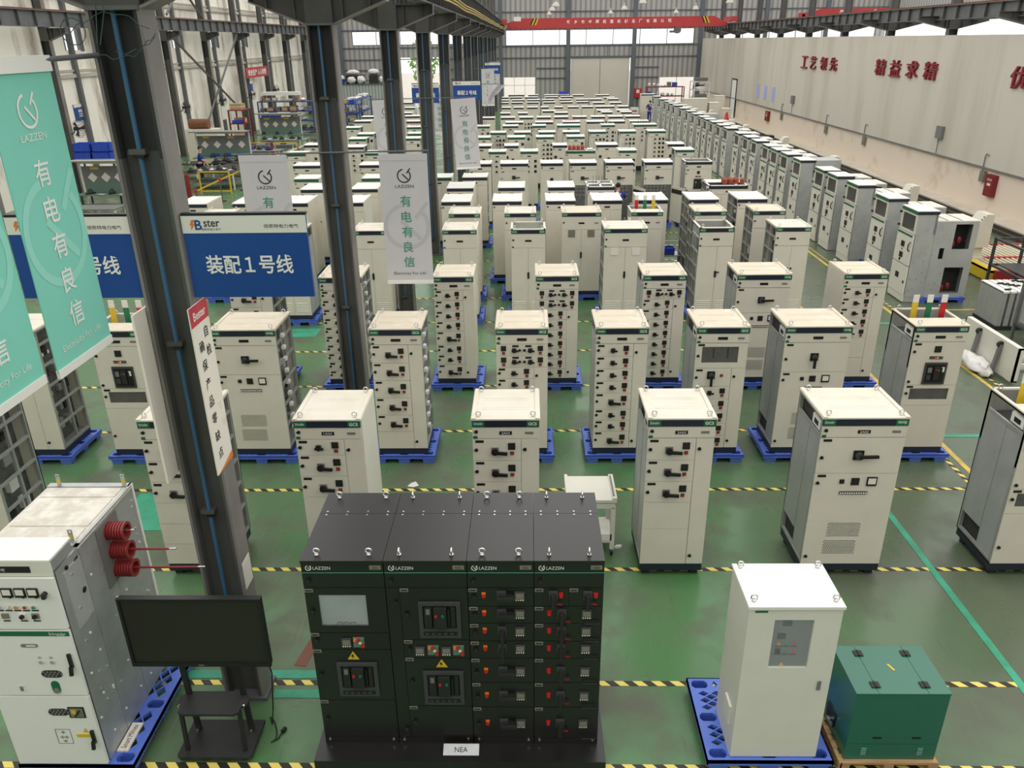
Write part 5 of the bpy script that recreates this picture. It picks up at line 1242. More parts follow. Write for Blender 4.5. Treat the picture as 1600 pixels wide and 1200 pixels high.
# ---- large left cabinet with red bushings, on a blue pallet
pallet(1.1, 1.5, (-4.27, 5.3, 0), 'blue plastic pallet under the large white and galvanized cabinet at lower left')
r = thing('metal_clad_cabinet', 'large white-fronted galvanized cabinet with red bushings, at the lower left', 'cabinet', (-4.36, 5.33, 0.15))
X1, X0 = 0.4, -0.42
MB().box(X0, X1 - 0.006, 0.05, 1.42, 0, 2.17, 'galv_side').box(X0, X1 - 0.05, 0.03, 0.3, 2.17, 2.27, 'galv_side').build('body', r)
q = MB()
for a, b in ((0.02, 0.38), (0.385, 0.82), (0.825, 1.42)): q.box(X1 - 0.006, X1, a, b - 0.004, 0.02, 2.18, 'galv')
q.box(X1, X1 + 0.014, 1.39, 1.42, 0, 2.2, 'white_plain').box(X1, X1 + 0.012, 0.1, 0.36, 1.5, 2.1, 'galv_side')
q.cyl((X1, 0.3, 1.78), (X1 + 0.014, 0.3, 1.78), 0.03, 'black', 14).cyl((X1, 0.16, 2.12), (X1 + 0.014, 0.16, 2.12), 0.018, 'black', 12).bar((X1 + 0.004, 0.22, 2.06), (X1 + 0.004, 0.34, 2.1), 0.012, 0.04, 'black')
q.build('side_panel', r)
q = MB(); rn = random.Random(11)
for k in range(46): 
    yy, z = 0.06 + rn.random() * 1.3, 0.1 + rn.random() * 1.95
    if 0.65 < yy < 1.02 and z > 1.5: continue
    q.cyl((X1, yy, z), (X1 + 0.01 + (0.012 if 0.1 < yy < 0.36 and z > 1.5 else 0), yy, z), 0.012, 'sign_white' if k % 2 else 'chrome', 6)
q.build('screws', r)
q = MB().box(X0, X1 + 0.01, 0.36, 1.43, 2.17, 2.19, 'roof_dust').box(X0, X1 + 0.01, 0.36, 0.4, 2.19, 2.205, 'galv').box(X1 - 0.02, X1 + 0.01, 0.36, 1.43, 2.19, 2.205, 'galv').box(X0, X1, 1.36, 1.43, 2.19, 2.205, 'galv')
for a, b in ((0.42, 0.64), (0.68, 1.14), (1.18, 1.34)): q.box(X0 + 0.04, X1 - 0.06, a, b, 2.19, 2.2, 'roof_dust')
q.build('roof_panel', r)
for x, yy in ((X1 - 0.06, 0.42), (X1 - 0.05, 1.38), (X0 + 0.12, 1.38)):
    q = MB().prism([(-0.02, 0), (0.02, 0), (0.02, 0.13), (-0.02, 0.13)], -0.003, 0.003, 'y', 'galv', [[(-0.009, 0.1), (0.009, 0.1), (0.009, 0.118), (-0.009, 0.118)]]).box(-0.03, 0.03, -0.02, 0.03, 0, 0.006, 'galv').box(-0.014, 0.014, -0.005, -0.003, 0.035, 0.075, 'yellow')
    q.build('lifting_lug', r, (x, yy, 2.2))
q = MB().box(X0 - 0.02, X1, -0.01, 0.32, 2.3, 2.32, 'white_plain').box(X0 - 0.02, X1, -0.012, 0.0, 2.16, 2.31, 'white_panel').box(X1 - 0.006, X1, 0.0, 0.3, 2.2, 2.3, 'galv'); o = q.build('top_box', r)
q = MB().box(X0, X1 - 0.18, -0.018, -0.012, 2.2, 2.26, 'black'); letters(q, '样柜', (-0.02, -0.02, 2.23), XR, ZU, 0.03, 'text_white', 0.0); q.build('number_plate', o)
def door(z0, z1, dx=0.0): return MB().box(X0 - 0.02, X1 + dx, -0.03, 0.0, z0, z1, 'white_plain').build('door', r)
o = door(1.62, 2.15)
q = MB().box(-0.28, -0.11, -0.045, -0.03, 1.93, 2.07, 'black').box(-0.25, -0.14, -0.05, -0.045, 1.955, 2.05, 'screen'); q.build('display', o)
for x in (-0.02, 0.09, 0.2):
    q = MB().box(x - 0.045, x + 0.045, -0.045, -0.03, 1.965, 2.055, 'black').box(x - 0.034, x + 0.034, -0.048, -0.045, 1.99, 2.045, 'sign_white').cyl((x + 0.025, -0.045, 1.975), (x + 0.025, -0.05, 1.975), 0.016, 'black', 8); q.build('gauge', o)
for k, c in enumerate(('sign_white', 'sign_white', 'orange', 'red', 'green_lamp')): 
    x = -0.13 + k * 0.075
    MB().cyl((x, -0.03, 1.86), (x, -0.045, 1.86), 0.018, 'chrome', 12).cyl((x, -0.045, 1.86), (x, -0.05, 1.86), 0.014, c, 10).box(x - 0.03, x + 0.03, -0.034, -0.03, 1.815, 1.826, 'black').build('indicator_lamp', o)
for k, x in enumerate((-0.1, 0.05, 0.16)):
    q = MB().box(x - 0.03, x + 0.03, -0.042, -0.03, 1.74, 1.79, 'plate_grey' if k != 1 else 'sign_white').box(x - 0.03, x + 0.03, -0.034, -0.03, 1.705, 1.716, 'black')
    if k: q.cyl((x, -0.042, 1.765), (x, -0.06, 1.765), 0.02, 'black', 10)
    q.build('rotary_switch', o)
MB().cyl((0.3, -0.03, 2.0), (0.3, -0.06, 2.0), 0.022, 'soft_black', 10).box(0.29, 0.32, -0.08, -0.05, 1.97, 2.02, 'soft_black').build('latch', o)
o = door(0.87, 1.6)
q = MB().box(X0 - 0.02, X1, -0.034, -0.03, 1.545, 1.595, 'strip_green'); letters(q, 'Schneider', (X1 - 0.1, -0.036, 1.572), XR, ZU, 0.03, 'text_white', 0.0, width=0.15); letters(q, 'Electric', (X1 - 0.075, -0.036, 1.553), XR, ZU, 0.012, 'text_white', 0.0, width=0.06); q.build('brand_strip', o)
def capsule(w, h, c, z, y0, y1, m, n=6):
    pts = [(c + w / 2 - h / 2 + h / 2 * math.cos(-PI / 2 + PI * k / n), z + h / 2 * math.sin(-PI / 2 + PI * k / n)) for k in range(n + 1)] + [(c - w / 2 + h / 2 + h / 2 * math.cos(PI / 2 + PI * k / n), z + h / 2 * math.sin(PI / 2 + PI * k / n)) for k in range(n + 1)]
    return MB().prism(pts, y0, y1, 'y', m)
capsule(0.15, 0.035, 0.02, 1.44, -0.036, -0.03, 'plate_grey').box(-0.005, 0.075, -0.038, -0.036, 1.434, 1.446, 'text_white').build('badge', o)
q = MB()
for x in (0.08, 0.18): q.cyl((x, -0.03, 1.31), (x, -0.04, 1.31), 0.014, 'chrome', 8).cyl((x, -0.03, 1.26), (x, -0.045, 1.26), 0.018, 'chrome', 10)
q.build('socket', o)
def mesh_window(x, z, o):
    q = capsule(0.19, 0.08, x, z, -0.035, -0.03, 'soft_black', 4)
    for k in range(14): q.cyl((x - 0.07 + (k % 5) * 0.035 + (0.017 if (k // 5) % 2 else 0), -0.037, z + 0.022 - (k // 5) * 0.022), (x - 0.07 + (k % 5) * 0.035 + (0.017 if (k // 5) % 2 else 0), -0.035, z + 0.022 - (k // 5) * 0.022), 0.011, 'mid_grey', 6)
    q.build('mesh_window', o)
mesh_window(0.14, 1.12, o)
q = capsule(0.14, 0.075, 0.0, 0.0, -0.036, -0.03, 'bus_green', 6); q.v = [(v[2] * 1.0 + 0.14, v[1], v[0] * 1.0 + 0.97) for v in q.v]; q.cyl((0.14, -0.036, 0.93), (0.14, -0.045, 0.93), 0.028, 'plate_grey', 12).cyl((0.14, -0.036, 1.0), (0.14, -0.04, 1.0), 0.028, 'strip_green', 12); q.build('earthing_switch', o)
MB().box(0.33, 0.36, -0.05, -0.03, 1.2, 1.35, 'black').bar((0.345, -0.055, 1.22), (0.345, -0.075, 1.14), 0.03, 0.02, 'black').build('handle', o)
MB().box(-0.2, -0.13, -0.032, -0.03, 0.9, 0.99, 'sign_white').box(-0.19, -0.16, -0.033, -0.032, 0.92, 0.97, 'mid_grey').build('data_plate', o)
o = door(0.02, 0.85, 0.0)
mesh_window(0.09, 0.67, o)
q = MB().box(0.18, 0.33, -0.034, -0.03, 0.6, 0.73, 'black').box(0.195, 0.315, -0.037, -0.034, 0.615, 0.715, 'plate_grey').box(0.21, 0.25, -0.039, -0.037, 0.65, 0.7, 'yellow').bar((0.25, -0.045, 0.64), (0.29, -0.045, 0.7), 0.03, 0.015, 'black'); q.build('counter_window', o)
q = MB().prism([(0.0, 0.28), (0.14, 0.28), (0.14, 0.46), (0.0, 0.46)], -0.033, -0.03, 'y', 'mid_grey', [[(0.004, 0.284), (0.136, 0.284), (0.136, 0.456), (0.004, 0.456)]])
for z, x in ((0.42, 0.07), (0.36, 0.05), (0.36, 0.09), (0.31, 0.07)): q.box(x - 0.02, x + 0.02, -0.032, -0.03, z - 0.004, z + 0.004, 'mid_grey').box(x - 0.003, x + 0.003, -0.032, -0.03, z - 0.02, z + 0.02, 'mid_grey')
q.build('single_line_diagram', o)
MB().box(0.19, 0.33, -0.033, -0.03, 0.36, 0.4, 'yellow').poly([(0.26, -0.033, 0.42), (0.31, -0.033, 0.42), (0.285, -0.033, 0.475)], [(0, 1, 2)], 'yellow').build('warning_label', o)
MB().box(0.33, 0.36, -0.05, -0.03, 0.3, 0.45, 'black').bar((0.345, -0.06, 0.34), (0.345, -0.08, 0.26), 0.03, 0.02, 'black').build('handle', o)
pl = MB().box(X1 + 0.001, X1 + 0.012, 0.66, 1.04, 1.5, 2.14, 'mid_grey').build('bushing_plate', r)  # darker grey stands in for the shadow on this plate
for k, (yy, z) in enumerate(((0.85, 2.03), (0.85, 1.82), (0.85, 1.61))):
    q = MB(); prof = []
    for j in range(6): prof += [(0.088, j * 0.026), (0.088, j * 0.026 + 0.013), (0.076, j * 0.026 + 0.015), (0.076, j * 0.026 + 0.024)]
    prof += [(0.088, 0.156), (0.088, 0.175), (0.062, 0.175), (0.06, 0.06)]
    q.lathe(prof, (0, 0, 0), 'insulator', 22); q.v = [(X1 + 0.012 + v[2], yy + v[0], z + v[1]) for v in q.v]
    o = q.build('bushing', r)
    ln = (0.26, 0.62, 0.86)[k]
    MB().cyl((X1 + 0.05, yy, z), (X1 + ln - 0.07, yy, z + 0.005), 0.011, 'insulator' if k else 'chrome', 8).cyl((X1 + ln - 0.07, yy, z + 0.005), (X1 + ln, yy, z + 0.008), 0.009, 'chrome', 8).build('conductor_rod', o)
t = thing('name_plate', 'beige name plate lying on the blue pallet at lower left', 'sign', (-3.9, 5.62, 0.151))
MB().box(-0.05, 0.055, -0.17, 0.17, 0, 0.02, 'poster_white').build('plate', t)
q = MB(); letters(q, 'Smart MVnex', (0.0, 0.0, 0.0215), YB, (-1, 0, 0), 0.055, 'text_black', 0.0, width=0.28); q.build('lettering', t)

# ---- television on a trolley stand
t = thing('television_stand', 'black trolley stand under the television in front of the nearest column', 'stand', (-3.03, 5.45, 0))
q = MB().prism([(-0.36, 0.03), (-0.33, 0.0), (0.33, 0.0), (0.36, 0.03), (0.36, 0.46), (-0.36, 0.46)], 0.05, 0.085, 'z', 'soft_black'); q.build('base_board', t)
for sx in (-1, 1):
    for yy in (0.06, 0.4): MB().cyl((sx * 0.3 - 0.015, yy, 0.025), (sx * 0.3 + 0.015, yy, 0.025), 0.025, 'black', 10).build('caster', t)
    MB().bar((sx * 0.265, 0.34, 0.085), (sx * 0.265, 0.24, 1.75), 0.05, 0.03, 'soft_black', up=(0, 1, 0)).build('post', t)
    MB().bar((sx * 0.28, 0.09, 0.085), (sx * 0.28, 0.12, 0.56), 0.035, 0.03, 'soft_black', up=(0, 1, 0)).build('shelf_leg', t)
q = MB().prism([(-0.29, 0.08), (-0.25, 0.05), (0.25, 0.05), (0.29, 0.08), (0.29, 0.14), (0.34, 0.18), (0.34, 0.27), (0.27, 0.34), (-0.27, 0.34), (-0.34, 0.27), (-0.34, 0.18), (-0.29, 0.14)], 0.56, 0.585, 'z', 'soft_black'); q.build('shelf', t)
MB().box(-0.3, 0.3, 0.2, 0.235, 1.4, 1.46, 'soft_black').build('crossbar', t)
q = MB()
for sx in (-1, 1): q.cyl((sx * 0.27, 0.32, 0.1), (sx * 0.27, 0.3, 0.1), 0.014, 'chrome', 8).cyl((sx * 0.31, 0.17, 0.575), (sx * 0.31, 0.155, 0.575), 0.014, 'chrome', 8)
q.build('bolts', t)
t = thing('television', 'large black flat television on the trolley stand', 'television', (-3.02, 5.6, 1.1))
MB().box(-0.64, 0.64, 0.0, 0.05, 0, 0.75, 'black').build('housing', t)
q = MB().prism([(-0.645, -0.01), (0.645, -0.01), (0.645, 0.76), (-0.645, 0.76)], -0.02, 0.01, 'y', 'black', [[(-0.62, 0.03), (0.62, 0.03), (0.62, 0.74), (-0.62, 0.74)]]); q.build('bezel', t)
MB().box(-0.622, 0.622, -0.006, -0.002, 0.028, 0.742, 'screen').build('screen', t)
MB().box(-0.025, 0.025, -0.022, -0.02, 0.004, 0.014, 'mid_grey').build('badge', t)
o = MB().tube([(-2.45, 5.66, 1.2), (-2.43, 5.7, 0.9), (-2.5, 5.75, 0.4), (-2.6, 5.9, 0.04), (-2.66, 6.02, 0.01), (-2.6, 5.96, 0.01), (-2.55, 5.86, 0.01), (-2.53, 5.8, 0.01), (-2.52, 5.74, 0.01), (-2.56, 5.7, 0.01), (-2.5, 5.74, 0.012), (-2.48, 5.82, 0.02)], 0.007, 'black', 6).cyl((-2.48, 5.82, 0.02), (-2.46, 5.87, 0.02), 0.02, 'black', 8).build('power_cord'); o.parent = t; o.location = (3.02, -5.6, -1.1)

# ---- white trolley behind the switchboard
t = thing('trolley', 'white metal trolley between black switchboard and grey cabinets', 'trolley', (0.83, 8.78, 0))
MB().box(-0.33, 0.33, 0, 0.62, 0.84, 0.88, 'white_panel').box(-0.33, -0.29, 0, 0.62, 0.88, 0.91, 'white_panel').box(0.27, 0.33, 0, 0.62, 0.88, 0.91, 'white_panel').box(0.28, 0.3, 0.05, 0.57, 0.91, 0.925, 'mid_grey').build('top', t)
MB().box(-0.31, 0.31, 0.02, 0.6, 0.74, 0.82, 'white_panel').build('apron', t)
for sx in (-1, 1):
    for yy in (0.05, 0.57): 
        MB().box(sx * 0.29 - 0.03, sx * 0.29 + 0.03, yy - 0.03, yy + 0.03, 0.1, 0.75, 'white_panel').build('leg', t)
        MB().cyl((sx * 0.29 - 0.015, yy, 0.05), (sx * 0.29 + 0.015, yy, 0.05), 0.05, 'black', 12).build('caster', t)
MB().box(-0.3, 0.3, 0.03, 0.59, 0.2, 0.24, 'white_panel').box(0.05, 0.28, 0.02, 0.2, 0.24, 0.34, 'white_plain').build('lower_shelf', t)
MB().bar((0.34, 0.0, 0.16), (0.4, -0.05, 0.2), 0.05, 0.03, 'white_plain').build('brake_pedal', t)
tag(MB().poly([(-1.88, 10.6, 0.004), (-1.78, 10.56, 0.012), (-1.7, 10.62, 0.006), (-1.76, 10.72, 0.02), (-1.84, 10.7, 0.006), (-1.8, 10.64, 0.05)], [(0, 1, 5), (1, 2, 5), (2, 3, 5), (3, 4, 5), (4, 0, 5), (4, 3, 2, 1, 0)], 'bag_white').build('paper_scrap'), 'crumpled white paper scrap on the green floor beside the hazard tape', 'litter')

# ---- posters on the nearest column
t = thing('column_poster', 'white slogan poster with red header on the right side of the nearest column', 'poster', (-2.775, 6.3, 3.6))
MB().box(-0.012, 0.0, -0.19, 0.19, -0.79, 0.77, 'poster_white').build('board', t)
q = MB().box(0, 0.002, -0.19, 0.19, 0.6, 0.77, 'poster_red'); letters(q, 'Bester', (0.004, 0.0, 0.68), YB, ZU, 0.075, 'text_white', 0.02, width=0.26); q.build('header', t)
q = MB()
for k, ch in enumerate('确保产品零缺点'): letters(q, ch, (0.003, -0.06, 0.4 - k * 0.17), YB, ZU, 0.1, 'text_black', 0.01)
for k, ch in enumerate('自检'): letters(q, ch, (0.003, 0.075, 0.5 - k * 0.17), YB, ZU, 0.1, 'text_black', 0.01)
q.build('lettering', t)
MB().poly([(0.002, -0.19, -0.79), (0.002, 0.19, -0.79), (0.002, 0.19, -0.72), (0.002, -0.02, -0.765)], [(0, 1, 2, 3)], 'orange').build('footer_stripe', t)
t = thing('column_poster', 'white slogan poster seen edge on, left side of the nearest column', 'poster', (-3.215, 6.28, 3.55))
MB().box(-0.02, 0.0, -0.22, 0.16, -0.79, 0.79, 'poster_white').build('board', t)
tag(MB().box(-2.798, -2.792, 6.3, 6.5, 1.4, 1.7, 'sign_white').box(-2.792, -2.7915, 6.32, 6.48, 1.43, 1.67, 'sign_white').build('notice'), 'small white paper notice low on the nearest column', 'notice')

# ---- blue line signs on the columns
def line_sign(cx, y, z, num, label):
    t = thing('line_sign', label, 'sign', (cx, y, z))
    MB().box(-0.505, 0.505, 0, 0.03, -0.34, 0.34, 'sign_blue').build('board', t)
    MB().box(-0.505, 0.505, -0.003, 0.0, 0.2, 0.34, 'sign_white').build('header', t)
    q = MB(); letters(q, '装配%s号线' % {'1': '１', '2': '２'}[num], (0, -0.005, -0.06), XR, ZU, 0.16, 'text_white', 0.018, width=0.72); q.build('lettering', t)
    q = MB(); letters(q, 'ster', (-0.26, -0.005, 0.28), XR, ZU, 0.055, 'text_black', 0.01, width=0.13); letters(q, 'B', (-0.37, -0.005, 0.268), XR, ZU, 0.08, 'sign_blue', 0.02)
    q.poly([(-0.42, -0.006, 0.31), (-0.4, -0.006, 0.31), (-0.41, -0.006, 0.275), (-0.395, -0.006, 0.275), (-0.435, -0.006, 0.225), (-0.425, -0.006, 0.265), (-0.44, -0.006, 0.265)], [(0, 1, 2, 3, 4, 5, 6)], 'orange')
    letters(q, '倍思特电力电气', (-0.27, -0.005, 0.232), XR, ZU, 0.018, 'text_black', 0.0, width=0.16); letters(q, '倍思特电力电气', (0.3, -0.005, 0.255), XR, ZU, 0.032, 'text_black', 0.0, width=0.28); q.build('logo', t)
    MB().box(-0.505, 0.505, 0.005, 0.06, 0.34, 0.36, 'black').build('top_rail', t)
line_sign(-2.28, 6.3, 4.76, '1', 'blue and white line sign on the right of the nearest column')
line_sign(-3.72, 6.3, 4.76, '1', 'blue and white line sign left of the nearest column, partly behind teal banners')
line_sign(-2.2, 31.2, 4.67, '2', 'blue and white line sign on the right of the fifth column')
line_sign(-3.75, 31.2, 4.6, '2', 'blue and white line sign on the left of the fifth column')
line_sign(-2.2, 56.2, 4.7, '2', 'small distant blue and white line sign on the ninth column')

# ---- hanging banners
def banner(loc, rz, teal, label, w=0.75, h=2.06):
    t = thing('hanging_banner', label, 'banner', loc, rz, 'hanging banners along the middle columns')
    c, mk, tx, lg = ('banner_teal', 'banner_teal_mark', 'text_white', 'text_white') if teal else ('banner_grey', 'banner_mark', 'text_teal', 'text_black')
    MB().box(-w / 2, w / 2, -0.004, 0.004, -h + 0.04, -0.1, c).build('cloth', t)
    MB().box(-w / 2, w / 2, -0.022 if teal else -0.008, 0.022 if teal else 0.008, -0.1, 0.0, 'white_plain' if teal else 'banner_grey').build('top_sleeve', t)
    MB().box(-w / 2, w / 2, -0.012, 0.012, -h, -h + 0.06, 'white_plain').build('bottom_hem', t)
    q = MB(); logo_ring(q, (0.0, -0.006, -1.12), XR, ZU, 0.34, 0.06, mk); 
    q.v = [(max(-w / 2 + 0.002, min(w / 2 - 0.002, v[0])), v[1], max(-h + 0.07, v[2])) for v in q.v]; q.build('watermark', t)
    q = MB(); logo_ring(q, (0.0, -0.008, -0.33), XR, ZU, 0.1, 0.018, lg); letters(q, 'LAZZEN', (0, -0.008, -0.49), XR, ZU, 0.045, lg, 0.0, width=0.29); q.build('logo', t)
    q = MB()
    for k, ch in enumerate('有电有良信'): letters(q, ch, (0, -0.008, -0.72 - k * 0.243), XR, ZU, 0.175, tx, 0.01)
    letters(q, 'Electricity For Life', (0, -0.008, -1.89), XR, ZU, 0.06, lg if teal else 'text_black', -0.006, width=0.52)
    q.build('lettering', t); return t
b1 = banner((-3.235, 5.33, 6.31), PI / 2, True, 'teal hanging banner nearest the first column, with white characters')
b2 = dup(b1, (-3.3, 4.53, 6.31), 'teal hanging banner at the left picture edge, cut by the frame'); b2.rotation_euler = (0, 0, PI / 2)
tag(MB().tube([(-3.3, 4.1, 6.275), (-3.235, 5.6, 6.28), (-3.17, 6.29, 6.3)], 0.018, 'steel_grey', 8).build('banner_pole'), 'grey pole carrying the two teal banners, tied to the nearest column', 'pole')
for yb, zb, zt, xs, nm in ((COLY[1] - 0.034, 4.8, 4.8, (-1.9, -4.06), 'second'), (COLY[3] - 0.034, 4.8, 4.8, (-1.87, -4.25), 'fourth'), (COLY[5] - 0.034, 4.6, 4.58, (-1.6, -3.9), 'sixth'), (COLY[7] - 0.034, 4.86, 4.86, (-2.2, -3.2), 'eighth'), (COLY[9] - 0.034, 4.95, 4.95, (-2.3, -3.2), 'tenth')):
    tag(MB().tube([(xs[1] - 0.5, yb + 0.02, zt), (xs[0] + 0.4, yb + 0.02, zt + 0.03)], 0.014, 'steel_grey', 6).build('banner_pole'), 'thin grey pole across the %s column, carrying grey banners' % nm, 'pole')
g0 = banner((-1.9, COLY[1] - 0.05, 4.79), 0, False, 'large grey hanging banner right of the second column, teal characters')
dup(g0, (-4.07, COLY[1] - 0.05, 4.79), 'grey hanging banner left of the second column, half behind the blue sign')
o = dup(g0, (-1.89, COLY[3] - 0.05, 4.8), 'grey hanging banner right of the fourth column, teal characters'); o.rotation_euler = (0, math.radians(-3), 0)
o = dup(g0, (-4.25, COLY[3] - 0.05, 4.78), 'grey hanging banner left of the fourth column, between dark columns'); o.rotation_euler = (0, math.radians(-3), 0)
dup(g0, (-3.9, COLY[5] - 0.05, 4.57), 'small grey hanging banner partly behind the fourth column')
dup(g0, (-2.25, COLY[7] - 0.05, 4.86), 'distant grey hanging banner in front of the blue number two sign')
dup(g0, (-2.3, COLY[9] - 0.05, 4.95), 'farthest grey hanging banner, behind the distant blue sign')
q = MB(); n = 12
pts = []
for j in range(7):
    for k in range(n):
        u, v = k / (n - 1), j / 6.0
        x = u * (0.95 - 0.75 * v) + 0.06 * math.sin(v * 5 + u * 4); z = -v * (0.95 - 0.6 * u * 0.7); y = 0.09 * math.sin(u * 9 + v * 3)
        pts.append((x, y, z))
fc = [(j * n + k, j * n + k + 1, (j + 1) * n + k + 1, (j + 1) * n + k) for j in range(6) for k in range(n - 1)]
q.poly([(p[0], p[1] - 0.006, p[2]) for p in pts] + [(p[0], p[1] + 0.006, p[2]) for p in pts], fc + [tuple(i + len(pts) for i in f[::-1]) for f in fc], 'banner_grey')
o = q.build('hanging_banner', None, (-1.75, COLY[5] - 0.13, 4.58), True); tag(o, 'crumpled grey banner folded up beside the sixth column', 'banner', 'hanging banners along the middle columns')
q = MB()
for k, (pa, pb, sag) in enumerate((((-3.3, 6.2, 6.45), (-2.72, 6.22, 6.47), 0.12), ((-3.12, 6.21, 6.3), (-2.7, 6.24, 6.42), -0.07), ((-3.0, 6.2, 6.32), (-2.72, 6.3, 6.44), -0.05))):
    pts = [Vector(pa).lerp(Vector(pb), i / 9) + Vector((0, -0.02 * math.sin(i), sag * math.sin(i / 9 * PI) + 0.015 * math.sin(i * 2.1))) for i in range(10)]
    q.tube(pts, 0.003, 'cable_green', 5)
q.tube([(-3.05, 6.22, 7.0), (-3.08, 6.2, 6.6), (-3.12, 6.2, 6.38)], 0.004, 'cable_green', 5).tube([(-3.1, 6.22, 7.0), (-3.02, 6.2, 6.6), (-3.1, 6.2, 6.37)], 0.004, 'cable_green', 5)
q.ring((-3.28, 6.2, 6.46), 0.09, 0.004, 'cable_green', 'y', 14, 5)
tag(q.build('tie_wire'), 'tangle of thin green tie wire around the top of the nearest column', 'wire')
# ============================================================ walls: characters, boxes, lamps, crane
chars = [('工', 54.4, 'first'), ('艺', 52.75, 'second'), ('领', 50.9, 'third'), ('先', 49.25, 'fourth')]
for ch, y, n in chars:
    q = MB(); letters(q, ch, (17.79, y, 4.9), (0, -1, 0), ZU, 0.72, 'char_red', 0.005, depth=0.1, width=1.1)
    tag(q.build('wall_character'), 'raised red wall character, %s of the four in the far group' % n, 'sign', 'raised red slogan characters on the right wall')
for ch, y, n in (('精', 42.7, 'first'), ('益', 41.0, 'second'), ('求', 39.2, 'third'), ('精', 37.4, 'fourth')):
    q = MB(); letters(q, ch, (17.79, y, 4.93), (0, -1, 0), ZU, 0.74, 'char_red', 0.005, depth=0.1, width=1.15)
    tag(q.build('wall_character'), 'raised red wall character, %s of the four in the nearer group' % n, 'sign', 'raised red slogan characters on the right wall')
q = MB(); letters(q, '优', (17.79, 30.55, 4.93), (0, -1, 0), ZU, 0.76, 'char_red', 0.005, depth=0.1, width=1.2)
tag(q.build('wall_character'), 'raised red wall character cut by the right picture edge', 'sign', 'raised red slogan characters on the right wall')
def hydrant(y, z0, z1, w, label, x=17.85):
    t = thing('hydrant_cabinet', label, 'hydrant cabinet', (x, y, z0))
    h = z1 - z0
    MB().box(-0.16, 0, -w / 2, w / 2, 0, h, 'red_dark').build('box', t)
    MB().box(-0.17, -0.16, -w / 2 + 0.03, w / 2 - 0.03, 0.03, h - 0.03, 'red_dark').build('door', t)
    q = MB(); letters(q, '消火栓', (-0.172, 0, h * 0.78), (0, -1, 0), ZU, h * 0.12, 'sign_white', 0.01, width=w * 0.55); q.box(-0.173, -0.17, -w * 0.2, w * 0.2, h * 0.5, h * 0.64, 'sign_white').box(-0.174, -0.17, -w * 0.2, w * 0.2, h * 0.61, h * 0.66, 'red'); q.build('notice', t)
hydrant(30.95, 0.66, 1.46, 0.6, 'red fire hydrant cabinet on the right wall, nearest of the three')
hydrant(61.3, 0.72, 1.4, 0.8, 'red fire hydrant cabinet far along the right wall')
t = thing('hydrant_cabinet', 'red fire hydrant cabinet on the far metal wall right of the cream door', 'hydrant cabinet', (11.55, YW - 0.1, 0.85))
MB().box(-0.35, 0.35, -0.2, 0, 0, 0.85, 'red').build('box', t); MB().box(-0.16, 0.16, -0.21, -0.2, 0.42, 0.75, 'sign_white').build('notice', t)
MB().cyl((0, -0.1, -0.84), (0, -0.1, 0), 0.04, 'soft_black', 8).build('stand_pipe', t)
for y, nm in ((31.65, 'nearest'), (43.4, 'second'), (49.15, 'third'), (58.0, 'fourth')):
    t = thing('switch_box', '%s small grey switch box with conduit on the lower right wall' % nm, 'switch box', (17.85, y, 1.1))
    MB().box(-0.12, 0, -0.16, 0.16, 0, 0.4, 'plate_grey').box(-0.125, -0.12, -0.1, 0.1, 0.08, 0.3, 'mid_grey').build('box', t)
    MB().tube([(-0.1, 0.05, 0.4), (-0.1, 0.05, 0.95), (-0.1, 0.0, 1.05), (-0.1, -0.12, 1.05), (-0.1, -0.2, 1.0)], 0.022, 'mid_grey', 6).build('conduit', t)
for y, nm in ((35.5, 'nearer'), (55.8, 'farther')):
    t = thing('panel_box', '%s narrow grey panel box on the upper right wall' % nm, 'panel box', (17.79, y, 2.3))
    MB().box(-0.14, 0, -0.25, 0.25, 0, 0.5, 'mid_grey').build('box', t); MB().tube([(-0.03, 0.1, 0), (-0.03, 0.1, -0.66)], 0.015, 'mid_grey', 6).build('conduit', t)
for k, y in enumerate((60.5, 62.5, 64.5)):
    tag(MB().box(17.775, 17.79, y - 0.35, y + 0.35, 2.1, 3.1, 'blue_cover').build('notice_board'), 'pale blue notice sheet on the far right wall, %s of three from the camera' % ORD[k + 1], 'notice', 'pale blue notice sheets on the right wall')
t = thing('wall_door', 'narrow white-lit doorway in the right wall near the far end', 'door', (17.79, 72, 0))
MB().box(-0.03, 0, -0.8, 0.8, 0, 3.1, 'white_plain').build('panel', t); MB().box(-0.06, 0, 0.8, 0.9, 0, 3.2, 'soft_black').box(-0.06, 0, -0.9, -0.8, 0, 3.2, 'soft_black').box(-0.06, 0, -0.9, 0.9, 3.1, 3.2, 'soft_black').build('door_frame', t)  # white panel colour stands in for light in the doorway
# overhead cranes
t = thing('overhead_crane', 'long red overhead crane with white characters across the far end of the hall', 'crane', (7.9, 75, 7.3))
MB().prism([(-9.5, 0.0), (9.3, 0.0), (9.5, 0.25), (8.3, 0.82), (-8.4, 0.82), (-9.5, 0.45)], -0.3, 0.3, 'y', 'crane_red').box(-9.3, 9.2, -0.36, 0.36, 0.0, 0.05, 'crane_red').build('girder', t)
q = MB(); s = '新乡市中原起重机械总厂有限公司'
for k, ch in enumerate(s): letters(q, ch, (-4.2 + k * 0.62, -0.305, 0.5), XR, ZU, 0.28, 'text_white', 0.02)
q.build('lettering', t)
q = MB()
for x0 in (-7.4, 7.3):
    for k in range(4):
        sg = 1 if x0 < 0 else -1
        q.poly([(x0 + k * 0.13 - sg * 0.12, -0.304, 0.28), (x0 + k * 0.13 + 0.13 - sg * 0.12, -0.304, 0.28), (x0 + k * 0.13 + 0.13 + sg * 0.12, -0.304, 0.8), (x0 + k * 0.13 + sg * 0.12, -0.304, 0.8)], [(0, 1, 2, 3)], 'yellow' if k % 2 else 'black')
q.build('warning_stripes', t)
